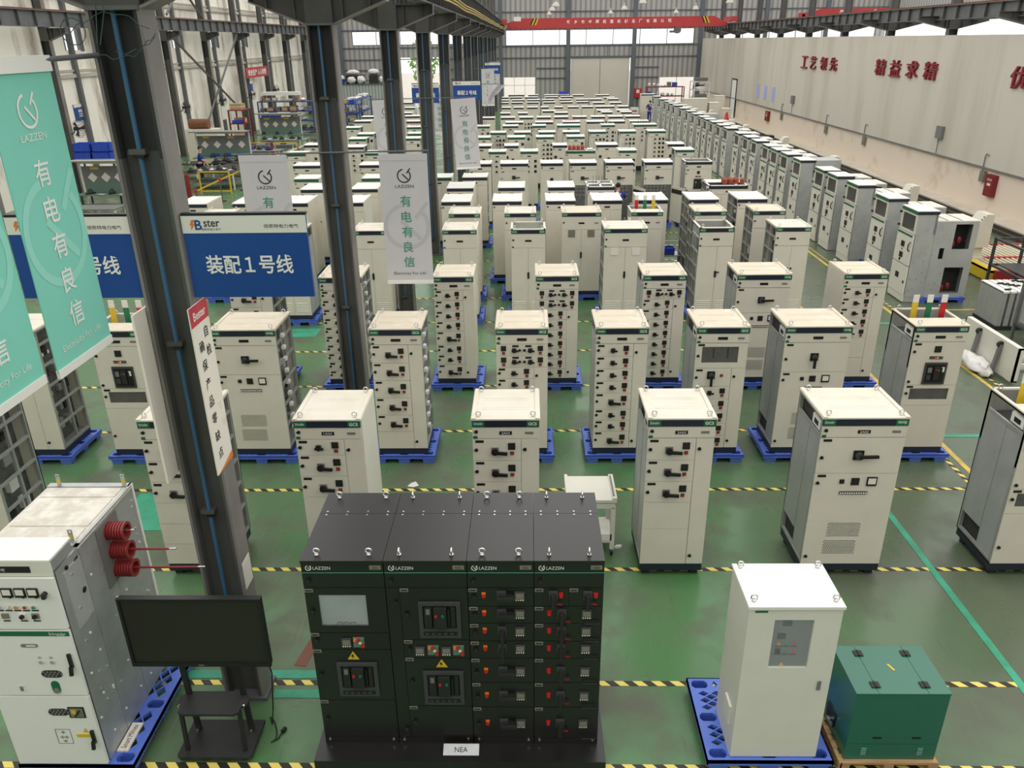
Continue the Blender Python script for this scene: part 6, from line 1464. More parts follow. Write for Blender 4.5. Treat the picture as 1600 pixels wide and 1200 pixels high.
for x in (-9.75, 9.75): MB().box(x - 0.25, x + 0.25, -1.4, 1.4, 0.36, 0.75, 'crane_red').build('end_carriage', t)
q = MB().box(5.0, 5.5, -0.35, 0.35, -0.3, 0.0, 'steel_grey').cyl((5.25, -0.3, -0.25), (5.25, 0.3, -0.25), 0.28, 'mid_grey', 14).box(4.6, 5.0, -0.2, 0.2, -0.45, -0.28, 'mid_grey'); q.build('hoist', t)
MB().box(-8.9, -8.3, -0.34, 0.0, 0.6, 0.95, 'sign_white').build('control_box', t)
t = thing('overhead_crane', 'red overhead crane in the neighbouring bay above the right wall', 'crane', (27, 60, 7.5))
MB().prism([(-7.9, 0), (8.2, 0), (8.2, 0.62), (-6.9, 0.62), (-7.9, 0.3)], -0.3, 0.3, 'y', 'crane_red').build('girder', t)
q = MB()
for ch, x in (('安', -9.9 + 0.0), ('产', -5.45), ('生', -3.15)): 
    if ch != '安': letters(q, ch, (x, -0.305, 0.4), XR, ZU, 0.3, 'text_white', 0.02)
q.build('lettering', t)
for x in (-7.7, 8.0): MB().box(x - 0.2, x + 0.2, -1.2, 1.2, 0.05, 0.4, 'crane_red').build('end_carriage', t)
# pendant lamps
LP = [(2.2, 63), (2.2, 71.8), (2.25, 83.0), (8.0, 82.0), (8.05, 71.2), (8.0, 59.7), (14.3, 82.9), (14.3, 73.5), (22.0, 82.5), (14.2, 61.0)]
for i, (x, y) in enumerate(LP):
    yb = min((60, 71, 82.5), key=lambda v: abs(v - y))
    t = thing('pendant_lamp', 'bell-shaped pendant lamp under the far roof, %s column of lamps, %s in depth' % (('left' if x < 5 else 'middle' if x < 10 else 'right' if x < 20 else 'outermost'), 'near' if y < 65 else 'middle' if y < 78 else 'far'), 'lamp', (x, y, 8.6), 0, 'pendant lamps at the far end')
    MB().lathe([(0.27, 0.0), (0.24, 0.1), (0.14, 0.24), (0.07, 0.3), (0.07, 0.46), (0.02, 0.5)], (0, 0, 0), 'lamp_shell', 16).build('shade', t)
    MB().lathe([(0.12, 0.02), (0.14, 0.08), (0.08, 0.2)], (0, 0, 0), 'sign_white', 12).build('bulb', t)
    MB().tube([(0, 0, 0.5), (0, (yb - y) * 0.0, 4.3)], 0.012, 'soft_black', 5).build('suspension_rod', t)
    struct(MB().box(x - 0.04, x + 0.04, min(y, yb) - 0.1, max(y, yb) + 0.1, 12.85, 12.95, 'steel_grey').build('lamp_rail'), 'roof rail carrying a pendant lamp', 'rail')

# ============================================================ left workshop
for i, (k, nm) in enumerate(((5, 'first'), (7, 'second'), (8, 'third'), (9, 'fourth'), (10, 'fifth'))):
    t = thing('wall_fan', 'black caged wall fan on a left wall column, %s from the camera' % nm, 'fan', (-20.95, COLY[k] + 0.1, 2.9), math.radians(-20), 'wall fans along the left wall')
    MB().tube([(-0.06, 0, -0.25), (0.1, 0, -0.2), (0.2, 0, -0.02), (0.28, 0, 0)], 0.025, 'fan_dark', 6).build('bracket', t)
    MB().cyl((0.22, 0, 0), (0.42, 0, 0), 0.09, 'fan_dark', 12).build('motor', t)
    q = MB()
    for j, R0 in enumerate((0.38, 0.3, 0.2, 0.1)): q.ring((0.5 + 0.04 * j, 0, 0), R0, 0.006, 'fan_dark', 'x', 22, 4).ring((0.42 - 0.02 * j, 0, 0), R0, 0.006, 'fan_dark', 'x', 22, 4)
    for j in range(14):
        a = 2 * PI * j / 14; q.tube([(0.62, 0.03 * math.cos(a), 0.03 * math.sin(a)), (0.5, 0.38 * math.cos(a), 0.38 * math.sin(a)), (0.4, 0.1 * math.cos(a), 0.1 * math.sin(a))], 0.004, 'fan_dark', 4)
    q.build('cage', t)
    for j in range(3):
        a = 2 * PI * j / 3; c, s_ = math.cos(a), math.sin(a)
        MB().poly([(0.45, 0.05 * c - 0.03 * s_, 0.05 * s_ + 0.03 * c), (0.48, 0.33 * c - 0.13 * s_, 0.33 * s_ + 0.13 * c), (0.45, 0.34 * c + 0.06 * s_, 0.34 * s_ - 0.06 * c), (0.44, 0.05 * c + 0.03 * s_, 0.05 * s_ - 0.03 * c)], [(0, 1, 2, 3)], 'fan_dark').build('blade', t)
def wall_sign(y0, y1, z0, z1, m, label, txt, x=-21.78, mh=None):
    t = thing('wall_sign', label, 'sign', (x, (y0 + y1) / 2, (z0 + z1) / 2)); w, h = y1 - y0, z1 - z0
    MB().box(0, 0.03, -w / 2, w / 2, -h / 2, h / 2, m).build('board', t)
    if mh: MB().box(0.03, 0.035, -w / 2, w / 2, h * 0.3, h / 2, mh).build('header', t)
    q = MB()
    for s_, z, hh, ww in txt: letters(q, s_, (0.037, 0, z), YB, ZU, hh, 'text_white', 0.03, width=ww)
    if txt: q.build('lettering', t)
wall_sign(39.7, 40.7, 3.05, 3.8, 'sign_blue', 'small blue wall sign with white header above the first fan', [('装配', 0.06, 0.16, 0.36), ('工区', -0.13, 0.16, 0.36)], mh='sign_white')
wall_sign(62.9, 68.2, 4.02, 4.75, 'crane_red', 'red slogan board with white characters across the left wall columns', [('安全生产 人人有责', 0.0, 0.45, 4.4)], x=-20.92)
wall_sign(63.4, 64.0, 3.1, 3.75, 'sign_blue', 'small blue notice under the red slogan board', [], x=-20.92, mh='sign_white')
wall_sign(56.7, 57.5, 1.6, 2.5, 'sign_white', 'white paper notice beside the third fan', [], x=-20.92)

def bench(name, x0, x1, y, label, depth=0.8, hood=True, top='bench_green', papers=3):
    t = thing(name, label, 'workbench', ((x0 + x1) / 2, y, 0)); w = (x1 - x0) / 2
    MB().box(-w, w, 0, depth, 0.76, 0.8, top).build('table_top', t)
    MB().box(-w + 0.05, w - 0.05, 0.1, depth - 0.1, 0.3, 0.33, 'mid_grey').build('lower_shelf', t)
    for sx in (-1, 1):
        MB().box(sx * (w - 0.05) - 0.03, sx * (w - 0.05) + 0.03, depth - 0.08, depth - 0.02, 0, 2.1 if hood else 0.76, 'white_panel').build('post', t)
        MB().box(sx * (w - 0.05) - 0.03, sx * (w - 0.05) + 0.03, 0.04, 0.1, 0, 0.76, 'white_panel').build('leg', t)
    if hood:
        MB().box(-w - 0.05, w + 0.05, 0.1, depth, 2.08, 2.13, 'mid_grey').box(-w, w, 0.1, 0.16, 2.13, 2.17, 'white_panel').build('hood', t)
        MB().box(-w + 0.3, w - 0.3, 0.3, 0.42, 2.0, 2.06, 'white_plain').build('lamp', t)
        MB().box(-w + 0.1, w - 0.1, depth - 0.07, depth - 0.05, 1.25, 1.85, 'mid_grey').box(-w + 0.1, w - 0.1, depth - 0.06, depth - 0.05, 0.8, 1.25, 'bench_green').build('back_board', t)
        for k in range(papers):
            c = -w + 0.5 + k * (2 * w - 1.0) / max(1, papers - 1); a = 0.2
            MB().poly([(c - a, depth - 0.075, 1.4), (c, depth - 0.075, 1.2), (c + a, depth - 0.075, 1.4), (c, depth - 0.075, 1.6), (c - a, depth - 0.072, 1.4), (c, depth - 0.072, 1.2), (c + a, depth - 0.072, 1.4), (c, depth - 0.072, 1.6)], [(0, 1, 2, 3), (7, 6, 5, 4), (0, 4, 5, 1), (1, 5, 6, 2), (2, 6, 7, 3), (3, 7, 4, 0)], 'sign_white').build('paper', t)
        for x in (-w * 0.6, w * 0.3): MB().box(x - 0.18, x + 0.18, depth - 0.08, depth - 0.07, 1.72, 1.82, 'yellow').build('label_strip', t)
    return t
bench('workbench', -18.4, -15.2, 32.2, 'workbench with hood and diamond papers behind the teal banner', papers=5)
bench('workbench', -17.9, -14.9, 43.3, 'workbench with hood and grey back board behind the worker in blue', papers=4)
bench('workbench', -18.0, -15.1, 54.6, 'farther hooded workbench in front of the blue shelving', papers=4)
bench('work_table', -16.2, -13.9, 38.0, 'long dark work table piled with black parts, left of the grey banner', 1.6, False, 'soft_black')
bench('work_table', -18.6, -16.9, 36.3, 'dark work table behind the nearest column, with blue and pink bins', 1.0, False, 'soft_black')
bench('work_table', -17.0, -14.0, 48.9, 'long grey work table behind the yellow mesh panels', 1.0, False, 'mid_grey')
bench('work_table', -17.9, -15.3, 29.2, 'grey lower work table behind the teal banner', 0.9, False, 'mid_grey')
rn = random.Random(21)
LOOSE = {'soft_black': ('motor_part', 'dark machine part', 'part'), 'white_plain': ('paper_sheet', 'white sheet of paper', 'paper'), 'crate_blue': ('parts_bin', 'blue plastic parts bin', 'bin'), 'galv': ('metal_strip', 'bright metal strip', 'part'), 'orange': ('tool_tray', 'orange tool tray', 'tray')}
def bin_mesh(w, d, h, m):
    q = MB().box(-w, w, -d, d, 0, 0.015, m)
    for s in (-1, 1):
        q.box(min(s * w, s * (w - 0.015)), max(s * w, s * (w - 0.015)), -d, d, 0, h, m).box(-w, w, min(s * d, s * (d - 0.015)), max(s * d, s * (d - 0.015)), 0, h, m)
    return q.box(-w - 0.012, w + 0.012, -d - 0.012, -d, h - 0.03, h, m).box(-w - 0.012, w + 0.012, d, d + 0.012, h - 0.03, h, m)
ct = {}
def loose(m, x, y, z, where, s=1.0):
    nm, ds, cat = LOOSE[m]; key = (m, where); ct[key] = ct.get(key, 0) + 1
    q = MB()
    if m in ('crate_blue', 'orange'): q = bin_mesh(0.2 * s, 0.15 * s, 0.16 * s, m)
    elif m == 'white_plain': q.poly([(-.15, -.1, 0.002), (.15, -.1, 0.004), (.15, .1, 0.02), (-.15, .1, 0.003), (-.15, -.1, 0), (.15, -.1, 0), (.15, .1, 0.012), (-.15, .1, 0)], [(0, 1, 2, 3), (7, 6, 5, 4), (0, 4, 5, 1), (1, 5, 6, 2), (2, 6, 7, 3), (3, 7, 4, 0)], m)
    elif m == 'galv': q.bar((-0.3, 0, 0.02), (0.3, 0.05, 0.02), 0.06, 0.04, m)
    else: q.lathe([(0.1, 0), (0.13, 0.06), (0.09, 0.14), (0.05, 0.2)], (0, 0, 0), m, 10).box(-0.2, 0.2, -0.05, 0.05, 0, 0.06, m)
    o = q.build(nm, None, (x, y, z)); o.rotation_euler = (0, 0, rn.random() * 3)
    tag(o, '%s %s, %s from the left' % (ds, where, ORD[min(ct[key], 23)]), cat, 'loose items on the workshop tables')
for k in range(6): loose('soft_black', -16.0 + k * 0.36, 38.3 + (k % 2) * 0.7, 0.8, 'on the long dark work table')
for k in range(4): loose('white_plain', -15.8 + k * 0.5, 38.9 + (k % 3) * 0.2, 0.8, 'on the long dark work table')
for k in range(3): loose('galv', -15.7 + k * 0.65, 39.35, 0.8, 'on the long dark work table')
for k in range(2): loose('crate_blue', -18.3 + k * 0.5, 36.7, 0.8, 'on the dark table behind the nearest column', 1.2)
loose('orange', -17.3, 36.8, 0.8, 'on the dark table behind the nearest column')
for k in range(3): loose('crate_blue', -16.9 + k * 0.7, 43.9, 0.8, 'on the bench behind the worker', 0.9)
for k in range(4): loose('soft_black', -17.6 + k * 0.7, 43.6, 0.8, 'on the bench behind the worker')
for k in range(3): loose('soft_black', -17.9 + k * 0.9, 32.5, 0.8, 'on the bench behind the teal banner')
for k in range(3): loose('white_plain', -17.4 + k * 0.9, 32.4, 0.8, 'on the bench behind the teal banner')
for k in range(3): loose('soft_black', -16.5 + k * 0.9, 49.3, 0.8, 'on the long grey table')
for k in range(3): loose('soft_black', -17.6 + k * 0.9, 54.9, 0.8, 'on the farther bench')
loose('crate_blue', -15.6, 49.4, 0.8, 'on the long grey table')
bench('work_table', -18.6, -16.8, 40.9, 'dark bench beyond the worker in blue, against the wall side', 1.2, False, 'soft_black')
bench('work_table', -20.4, -18.6, 38.2, 'dark low bench at the foot of the left wall', 1.4, False, 'dark_grey')
bench('workbench', -17.6, -14.0, 46.0, 'grey assembly bench between the two hooded benches', 1.0, False, 'mid_grey')
bench('work_table', -16.9, -13.9, 51.4, 'green-topped table in front of the farther hooded bench', 1.2, False, 'bench_green')
bench('work_table', -17.2, -14.3, 58.4, 'dark table behind the farther hooded bench', 1.0, False, 'soft_black')
bench('work_table', -16.2, -13.9, 41.3, 'second long dark table beyond the first one', 1.2, False, 'soft_black')
for k in range(7): loose('soft_black', -16.0 + k * 0.33, 41.6 + (k % 2) * 0.5, 0.8, 'on the second long dark table')
for k in range(4): loose('galv', -15.9 + k * 0.5, 42.3, 0.8, 'on the second long dark table')
for k in range(5): loose('soft_black', -17.3 + k * 0.65, 46.4 + (k % 2) * 0.3, 0.8, 'on the grey assembly bench')
for k in range(3): loose('crate_blue', -17.0 + k * 1.1, 46.75, 0.8, 'on the grey assembly bench', 0.9)
for k in range(5): loose('soft_black', -16.6 + k * 0.55, 51.8 + (k % 2) * 0.4, 0.8, 'on the green-topped table')
for k in range(3): loose('white_plain', -16.4 + k * 0.9, 52.1, 0.8, 'on the green-topped table')
for k in range(4): loose('soft_black', -20.1 + k * 0.4, 38.7 + (k % 2) * 0.4, 0.8, 'on the low bench by the left wall')
for k in range(3): loose('galv', -18.3 + k * 0.5, 41.4, 0.8, 'on the bench beyond the worker')
for k in range(5): loose('soft_black', -17.0 + k * 0.55, 58.8, 0.8, 'on the dark table behind the hooded bench')
tag(MB().box(-20.3, -17.4, 63.85, 64.5, 2.31, 2.33, 'cardboard').box(-20.3, -17.4, 63.8, 64.55, 2.75, 2.98, 'white_plain').box(-20.2, -20.1, 63.9, 64.5, 2.33, 2.75, 'cardboard').box(-17.6, -17.5, 63.9, 64.5, 2.33, 2.75, 'cardboard').build('long_carton'), 'long white carton lying across the top of the long blue shelf', 'carton')
# storage shelving
def shelving(x0, x1, y0, y1, h, levels, frame, label, seed, where, fill=('cardboard', 'crate_blue', 'bag_white', 'mid_grey'), n=6):
    t = thing('storage_shelf', label, 'shelf', ((x0 + x1) / 2, (y0 + y1) / 2, 0)); w, d = (x1 - x0) / 2, (y1 - y0) / 2
    for sx in (-1, 1):
        for sy in (-1, 1): MB().box(sx * w - 0.04, sx * w + 0.04, sy * d - 0.04, sy * d + 0.04, 0, h, frame).build('upright', t)
    zs = [0.15 + (h - 0.2) * k / (levels - 1) for k in range(levels)]
    for z in zs: MB().box(-w, w, -d, d, z, z + 0.06, frame).build('shelf_board', t)
    r2 = random.Random(seed); names = {'cardboard': ('cardboard_box', 'brown cardboard box', 'box'), 'crate_blue': ('storage_bin', 'blue storage bin', 'bin'), 'bag_white': ('wrapped_bundle', 'white wrapped bundle', 'bundle'), 'mid_grey': ('metal_case', 'grey metal case', 'case'), 'red_dark': ('spare_part', 'dark red spare part', 'part')}
    long_x = w >= d
    for li, z in enumerate(zs):
        L = (w if long_x else d); pos = -L + 0.1; c = 0
        while pos < L - 0.35 and c < n:
            m = r2.choice(fill); ww = 0.2 + r2.random() * 0.3; hh = (0.15 + r2.random() * 0.22) * min(1.0, (h / levels) / 0.5)
            nm, ds, cat = names[m]; q = MB(); dd = (d if long_x else w) * 0.75
            a = (0, ww, -dd, dd) if long_x else (-dd, dd, 0, ww)
            if m == 'crate_blue': q = bin_mesh(ww / 2 if long_x else dd, dd if long_x else ww / 2, hh, m); off = (ww / 2, 0) if long_x else (0, ww / 2)
            elif m == 'bag_white': q.blob(((a[0] + a[1]) / 2, (a[2] + a[3]) / 2, hh / 2), (a[1] - a[0]) / 2, (a[3] - a[2]) / 2, hh / 2, m, 9, 6, 0.5, c); off = (0, 0)
            else: q.box(*a, 0, hh, m).box(a[0] - 0.003, a[1] + 0.003, a[2] - 0.003, a[3] + 0.003, hh * 0.46, hh * 0.54, 'poster_white' if m == 'cardboard' else 'soft_black'); off = (0, 0)
            bx_, by_ = (pos, 0) if long_x else (0, pos)
            o = q.build(nm, None, ((x0 + x1) / 2 + bx_ + off[0], (y0 + y1) / 2 + by_ + off[1], z + 0.06))
            tag(o, '%s on the %s shelf of %s, %s along' % (ds, ('lowest' if li == 0 else 'top' if li == levels - 1 else ORD[li + 1]), where, ORD[c + 1]), cat, 'goods stored on ' + where)
            pos += ww + 0.06 + r2.random() * 0.12 + max(0, (2 * L / n - 0.5)) * 0.9; c += 1
shelving(-20.6, -16.4, 63.7, 64.7, 2.3, 4, 'rack_blue', 'long blue storage shelf with boxes along the left wall', 5, 'the long blue shelf', n=7)
shelving(-14.1, -12.7, 63.2, 64.0, 2.1, 4, 'rack_blue', 'short blue storage shelf in front of the ribbed partition', 8, 'the short blue shelf', n=4)
shelving(-14.1, -13.3, 65.0, 71.5, 2.2, 3, 'rack_blue', 'blue storage shelf running away behind the short blue shelf', 9, 'the blue shelf running away', fill=('bag_white', 'mid_grey', 'bag_white'), n=7)
shelving(10.7, 13.9, 74.0, 74.9, 2.5, 4, 'red_dark', 'red-framed storage shelf before the bright far opening', 14, 'the red-framed shelf', fill=('bag_white', 'mid_grey', 'crate_blue', 'bag_white'), n=6)
shelving(14.7, 16.0, 73.5, 75.5, 2.9, 5, 'bag_white', 'tall crowded white shelf beside the far right wall', 15, 'the tall white shelf', fill=('bag_white', 'mid_grey', 'red_dark'), n=4)
shelving(-18.6, -17.7, 51.6, 53.0, 2.6, 4, 'red_dark', 'dark red parts rack leaning with blue bins beside the second fan', 17, 'the dark red rack', fill=('crate_blue', 'cardboard'), n=3)
# crates on a stand
t = thing('crate_stand', 'dark steel stand carrying stacked blue crates behind the first workbench', 'stand', (-18.3, 34.4, 0))
for sx in (-1, 1):
    for sy in (-1, 1): MB().box(sx * 0.85 - 0.03, sx * 0.85 + 0.03, sy * 0.4 - 0.03, sy * 0.4 + 0.03, 0, 1.92, 'soft_black').build('leg', t)
MB().box(-0.88, 0.88, -0.43, 0.43, 1.87, 1.92, 'soft_black').build('top', t)
for k, (x, z) in enumerate(((-18.75, 1.92), (-17.95, 1.92), (-18.7, 2.28), (-17.9, 2.28))):
    o = bin_mesh(0.37, 0.28, 0.34, 'crate_blue'); 
    for j in range(6): o.box(-0.33 + j * 0.11, -0.3 + j * 0.11, -0.292, -0.28, 0.03, 0.3, 'pallet_pocket')
    tag(o.build('plastic_crate', None, (x, 34.3, z)), 'blue ribbed plastic crate on the dark stand, %s, %s' % ('upper' if k > 1 else 'lower', 'wall side' if k % 2 == 0 else 'column side'), 'crate', 'blue crates stacked on the stand')
t = thing('cable_drum', 'large brown cable drum roll lying against the stained left wall', 'drum', (-18.7, 47, 1.95))
MB().cyl((-0.55, 0, 0.27), (0.55, 0, 0.27), 0.27, 'drum_brown', 20).build('roll', t)
MB().cyl((-0.57, 0, 0.27), (-0.55, 0, 0.27), 0.09, 'cardboard', 12).build('core_end', t)
t = thing('storage_cabinet', 'tall grey storage cabinet under the brown cable drum', 'cabinet', (-18.5, 46.5, 0))
MB().box(-0.9, 0.9, 0, 1.0, 0.06, 1.95, 'beige').build('body', t); MB().box(-0.88, -0.01, -0.015, 0, 0.1, 1.9, 'beige').build('door', t); MB().box(0.01, 0.88, -0.015, 0, 0.1, 1.9, 'beige').build('door', t); MB().box(-0.86, 0.86, 0.05, 0.95, 0, 0.06, 'soft_black').build('plinth', t)
# yellow framed mesh panels, red posts and the barrier
def mesh_panel(x0, x1, y, label):
    t = thing('mesh_panel', label, 'mesh panel', ((x0 + x1) / 2, y, 0)); w = (x1 - x0) / 2
    for s in (-1, 1): MB().box(s * w - 0.03, s * w + 0.03, -0.03, 0.03, 0, 1.02, 'yellow').build('upright', t)
    MB().box(-w, w, -0.025, 0.025, 0.97, 1.02, 'yellow').box(-w, w, -0.025, 0.025, 0.1, 0.15, 'yellow').build('rail', t)
    q = MB(); n = int(w * 2 / 0.12)
    for k in range(1, n): q.box(-w + k * 0.12 - 0.004, -w + k * 0.12 + 0.004, -0.004, 0.004, 0.15, 0.97, 'soft_black')
    for k in range(1, 7): q.box(-w, w, -0.004, 0.004, 0.15 + k * 0.117, 0.158 + k * 0.117, 'soft_black')
    q.build('wire_mesh', t)
mesh_panel(-16.6, -15.5, 36.9 - 1.0, 'yellow framed mesh panel beside the nearest red post')
mesh_panel(-15.1, -13.7, 36.9, 'yellow framed mesh panel in front of the long dark table')
mesh_panel(-16.4, -15.2, 48.2, 'farther yellow framed mesh panel left of a red post')
mesh_panel(-14.9, -13.6, 48.2, 'farther yellow framed mesh panel right of a red post')
for x, y, nm in ((-15.3, 36.0, 'nearer'), (-15.05, 48.1, 'farther')):
    t = thing('guard_post', '%s dark red guard post between yellow mesh panels' % nm, 'post', (x, y, 0))
    MB().cyl((0, 0, 0), (0, 0, 1.0), 0.11, 'insulator', 12, 0.09).build('post', t); MB().cyl((0, 0, 1.0), (0, 0, 1.1), 0.07, 'insulator', 12, 0.04).build('cap', t)
bp_ = [(-13.4, 32.2), (-13.45, 35.0), (-13.45, 37.8), (-13.3, 40.6), (-13.2, 43.4), (-13.0, 46.2), (-12.8, 49.0)]
for i, (x, y) in enumerate(bp_):
    t = thing('barrier_post', 'red-capped barrier post in the line left of the cabinets, %s from the camera' % ORD[i + 1], 'post', (x, y, 0), 0, 'barrier posts left of the cabinets')
    MB().cyl((0, 0, 0.02), (0, 0, 0.86), 0.03, 'steel_grey', 8).build('pole', t); MB().cyl((0, 0, 0), (0, 0, 0.03), 0.17, 'soft_black', 14).build('base', t); MB().cyl((0, 0, 0.84), (0, 0, 1.0), 0.075, 'red', 12, 0.06).build('cap', t)
for i, (a, b) in enumerate(zip(bp_, bp_[1:])):
    tag(MB().bar((a[0], a[1] + 0.09, 0.92), (b[0], b[1] - 0.09, 0.92), 0.012, 0.06 if i < 3 else 0.1, 'yellow' if i < 3 else 'poster_white', ).build('barrier_belt'), '%s barrier belt span between red-capped posts, %s from the camera' % ('yellow' if i < 3 else 'white', ORD[i + 1]), 'belt', 'barrier belts left of the cabinets')
# ribbed partition room with goods on its deck
r = struct(MB().box(-18.3, -13.2, 80, 80.1, 0, 2.7, 'sheet_low').box(-18.3, -18.2, 80, YW, 0, 2.7, 'sheet_low').box(-13.3, -13.2, 80, YW, 0, 2.7, 'sheet_low').build('partition'), 'ribbed grey partition room at the far left', 'partition')
MB().box(-18.35, -13.15, 79.9, YW, 2.7, 2.76, 'steel_grey').build('deck', r)
def dark_stack(x0, x1, n, label):
    for k in range(n):
        q = MB().box(x0, x1, 80.4, 81.6, 2.76 + k * 0.2, 2.76 + k * 0.2 + 0.17, 'soft_black').box(x0 + 0.02, x1 - 0.02, 80.42, 81.58, 2.76 + k * 0.2 + 0.17, 2.76 + (k + 1) * 0.2, 'dark_grey')
        tag(q.build('dark_case'), '%s, %s from the bottom' % (label, ORD[k + 1]), 'case', 'dark flat cases stacked on the partition deck')
dark_stack(-17.2, -15.6, 4, 'dark flat case in the wide stack on the partition deck'); dark_stack(-15.0, -14.15, 4, 'dark flat case in the narrow stack on the partition deck')
for k, (x, y, z, rx, rz) in enumerate(((-16.6, 80.1, 2.8, 0.4, 0.3), (-15.7, 80.1, 2.8, 0.4, 0.34), (-16.6, 81.0, 3.56, 0.6, 0.22), (-14.6, 81.0, 3.56, 0.55, 0.25), (-13.75, 80.6, 2.8, 0.35, 0.3), (-17.65, 80.8, 2.8, 0.3, 0.35))):
    tag(MB().blob((0, 0, rz), rx, 0.3, rz, 'bag_white', 12, 8, 0.4, k).build('plastic_bag', None, (x, y, z), True), 'white plastic wrapped bag on the partition deck, %s' % ('front left', 'front middle', 'on top of the wide dark stack', 'on top of the narrow dark stack', 'at the right end', 'at the left end')[k], 'bag', 'white bags on the partition deck')
tag(bin_mesh(0.2, 0.18, 0.45, 'crate_blue').build('bucket', None, (-17.55, 80.15, 2.76)), 'dark blue bucket at the left end of the partition deck', 'bucket')

# ============================================================ right-hand zone
t = thing('roller_table', 'red and yellow roller transfer table beside the right rails', 'roller table', (14.35, 22.9, 0))
for y in (-1.5, 0.0, 1.6): MB().box(-1.4, 1.4, y - 0.06, y + 0.06, 0.08, 0.38, 'crane_red').build('side_beam', t)
for a, b in ((-1.45, -0.08), (0.08, 1.55)): MB().box(-1.5, -1.4, a, b, 0.04, 0.36, 'yellow').box(-1.5, -1.3, a, b, 0.3, 0.37, 'yellow').build('end_beam', t)
for k in range(16):
    x = -1.25 + k * 0.16
    for a, b in ((-1.44, -0.06), (0.06, 1.54)): MB().cyl((x, a, 0.33), (x, b, 0.33), 0.04, 'roller_cream', 10).build('roller', t)
for x in (-1.2, 0.0, 1.2):
    for y in (-1.5, 0.0, 1.6): MB().box(x - 0.06, x + 0.06, y - 0.07, y + 0.07, 0, 0.08, 'soft_black').build('foot', t)
def console(x, y, z, rz, label):
    t = thing('control_console', label, 'console', (x, y, z), rz, 'beige consoles behind the right-hand cabinets')
    MB().prism([(0.0, 0.0), (0.42, 0.0), (0.42, 0.95), (0.2, 0.95), (0.0, 0.62)], -0.28, 0.28, 'y', 'beige').box(0.08, 0.34, -0.16, 0.16, -0.3, 0.0, 'beige').build('body', t)
    q = MB()
    for k in range(4): q.box(-0.004, 0.0, -0.16, 0.0, 0.2 + k * 0.09, 0.235 + k * 0.09, 'mid_grey')
    q.box(-0.006, 0, 0.08, 0.14, 0.3, 0.38, 'black'); q.build('vent', t)
    q = MB()
    for k in range(3): q.cyl((0.06 + k * 0.045, -0.24, 0.72 + k * 0.075), (0.045 + k * 0.045, -0.24, 0.735 + k * 0.075), 0.02, 'soft_black', 8)
    q.build('bolts', t)
    MB().box(0.02, 0.4, -0.24, 0.24, -z, -0.3, 'beige').build('base', t) if z > 0.3 else None
console(12.95, 23.0, 0.7, 0, 'beige sloped-top console standing in the red roller table')
for k, (x, y) in enumerate(((13.3, 28.4), (13.3, 36.0), (13.4, 43.5), (13.0, 50.0), (13.3, 61.0))): console(x, y, 0.6, 0, 'beige sloped-top console behind the right-hand cabinets, %s from the camera after the roller table' % ORD[k + 1])
t = thing('panel_stack', 'crate of upright galvanized and white panels with black clips, right of the cabinets', 'panel stack', (10.95, 17.6, 0))
MB().box(0, 1.35, 0, 1.0, 0.0, 0.1, 'soft_black').build('skid', t)
for k in range(8): MB().box(0.02 + k * 0.165, 0.13 + k * 0.165, 0.02, 0.98, 0.1, 0.92, 'frame_metal').box(0.02 + k * 0.165, 0.15 + k * 0.165, 0.0, 1.0, 0.9, 0.94, 'white_plain').build('panel', t)
for k in range(11): MB().bar((0.1 + (k * 0.37) % 1.2, 0.12 + (k * 0.29) % 0.8, 0.955), (0.25 + (k * 0.37) % 1.2, 0.16 + (k * 0.29) % 0.8, 0.955), 0.05, 0.03, 'black').build('clip', t)
t = thing('steel_rack', 'dark grey steel frame rack at the right picture edge', 'rack', (12.35, 19.1, 0))
for x in (0, 0.75, 1.5):
    for y in (0, 1.6): MB().bar((x, y, 0), (x + 0.0, y, 1.45), 0.06, 0.06, 'dark_grey').build('upright', t)
for z in (0.1, 0.72, 1.42): MB().box(-0.03, 1.53, -0.03, 0.03, z, z + 0.05, 'dark_grey').box(-0.03, 1.53, 1.57, 1.63, z, z + 0.05, 'dark_grey').box(-0.03, 0.03, 0, 1.6, z, z + 0.05, 'dark_grey').build('rail', t)
MB().box(0.03, 1.5, 0.05, 1.55, 0.15, 0.2, 'soft_black').box(0.1, 1.4, 0.1, 1.5, 0.77, 0.8, 'dark_grey').build('shelf_board', t)
t = thing('steel_rack', 'tall grey steel frame with blue-grey sheet at the right picture edge', 'frame', (11.0, 15.6, 0))
for x in (0, 0.9):
    for y in (0, 1.4): MB().bar((x, y, 0), (x, y, 1.3), 0.06, 0.06, 'steel_grey').build('upright', t)
MB().box(-0.03, 0.93, 0.0, 1.4, 0.35, 0.4, 'dark_grey').build('shelf_board', t); MB().box(0.05, 0.08, 0.06, 1.34, 0.45, 1.2, 'galv_side').build('sheet', t)
t = thing('door_panel', 'large white door panel propped on grey posts, right of the open-topped cabinet', 'panel', (9.56, 14.4, 0))
q = MB().box(-0.02, 0.02, 0.0, 2.0, 0.06, 0.74, 'white_panel').box(-0.02, 0.09, 0.0, 2.0, 0.74, 0.77, 'white_panel').box(-0.02, 0.09, 0.0, 0.03, 0.06, 0.77, 'white_panel').box(-0.02, 0.09, 1.97, 2.0, 0.06, 0.77, 'white_panel').box(0.0, 0.09, 0.0, 2.0, 0.06, 0.09, 'white_panel'); q.build('panel', t)
for y in (0.55, 1.35):
    MB().bar((-0.12, y, 0), (-0.05, y, 0.66), 0.07, 0.07, 'mid_grey').box(-0.16, -0.05, y - 0.06, y + 0.06, 0, 0.012, 'mid_grey').build('post', t)
    MB().cyl((-0.06, y - 0.03, 0.66), (-0.06, y + 0.03, 0.66), 0.07, 'soft_black', 10).build('clamp', t)
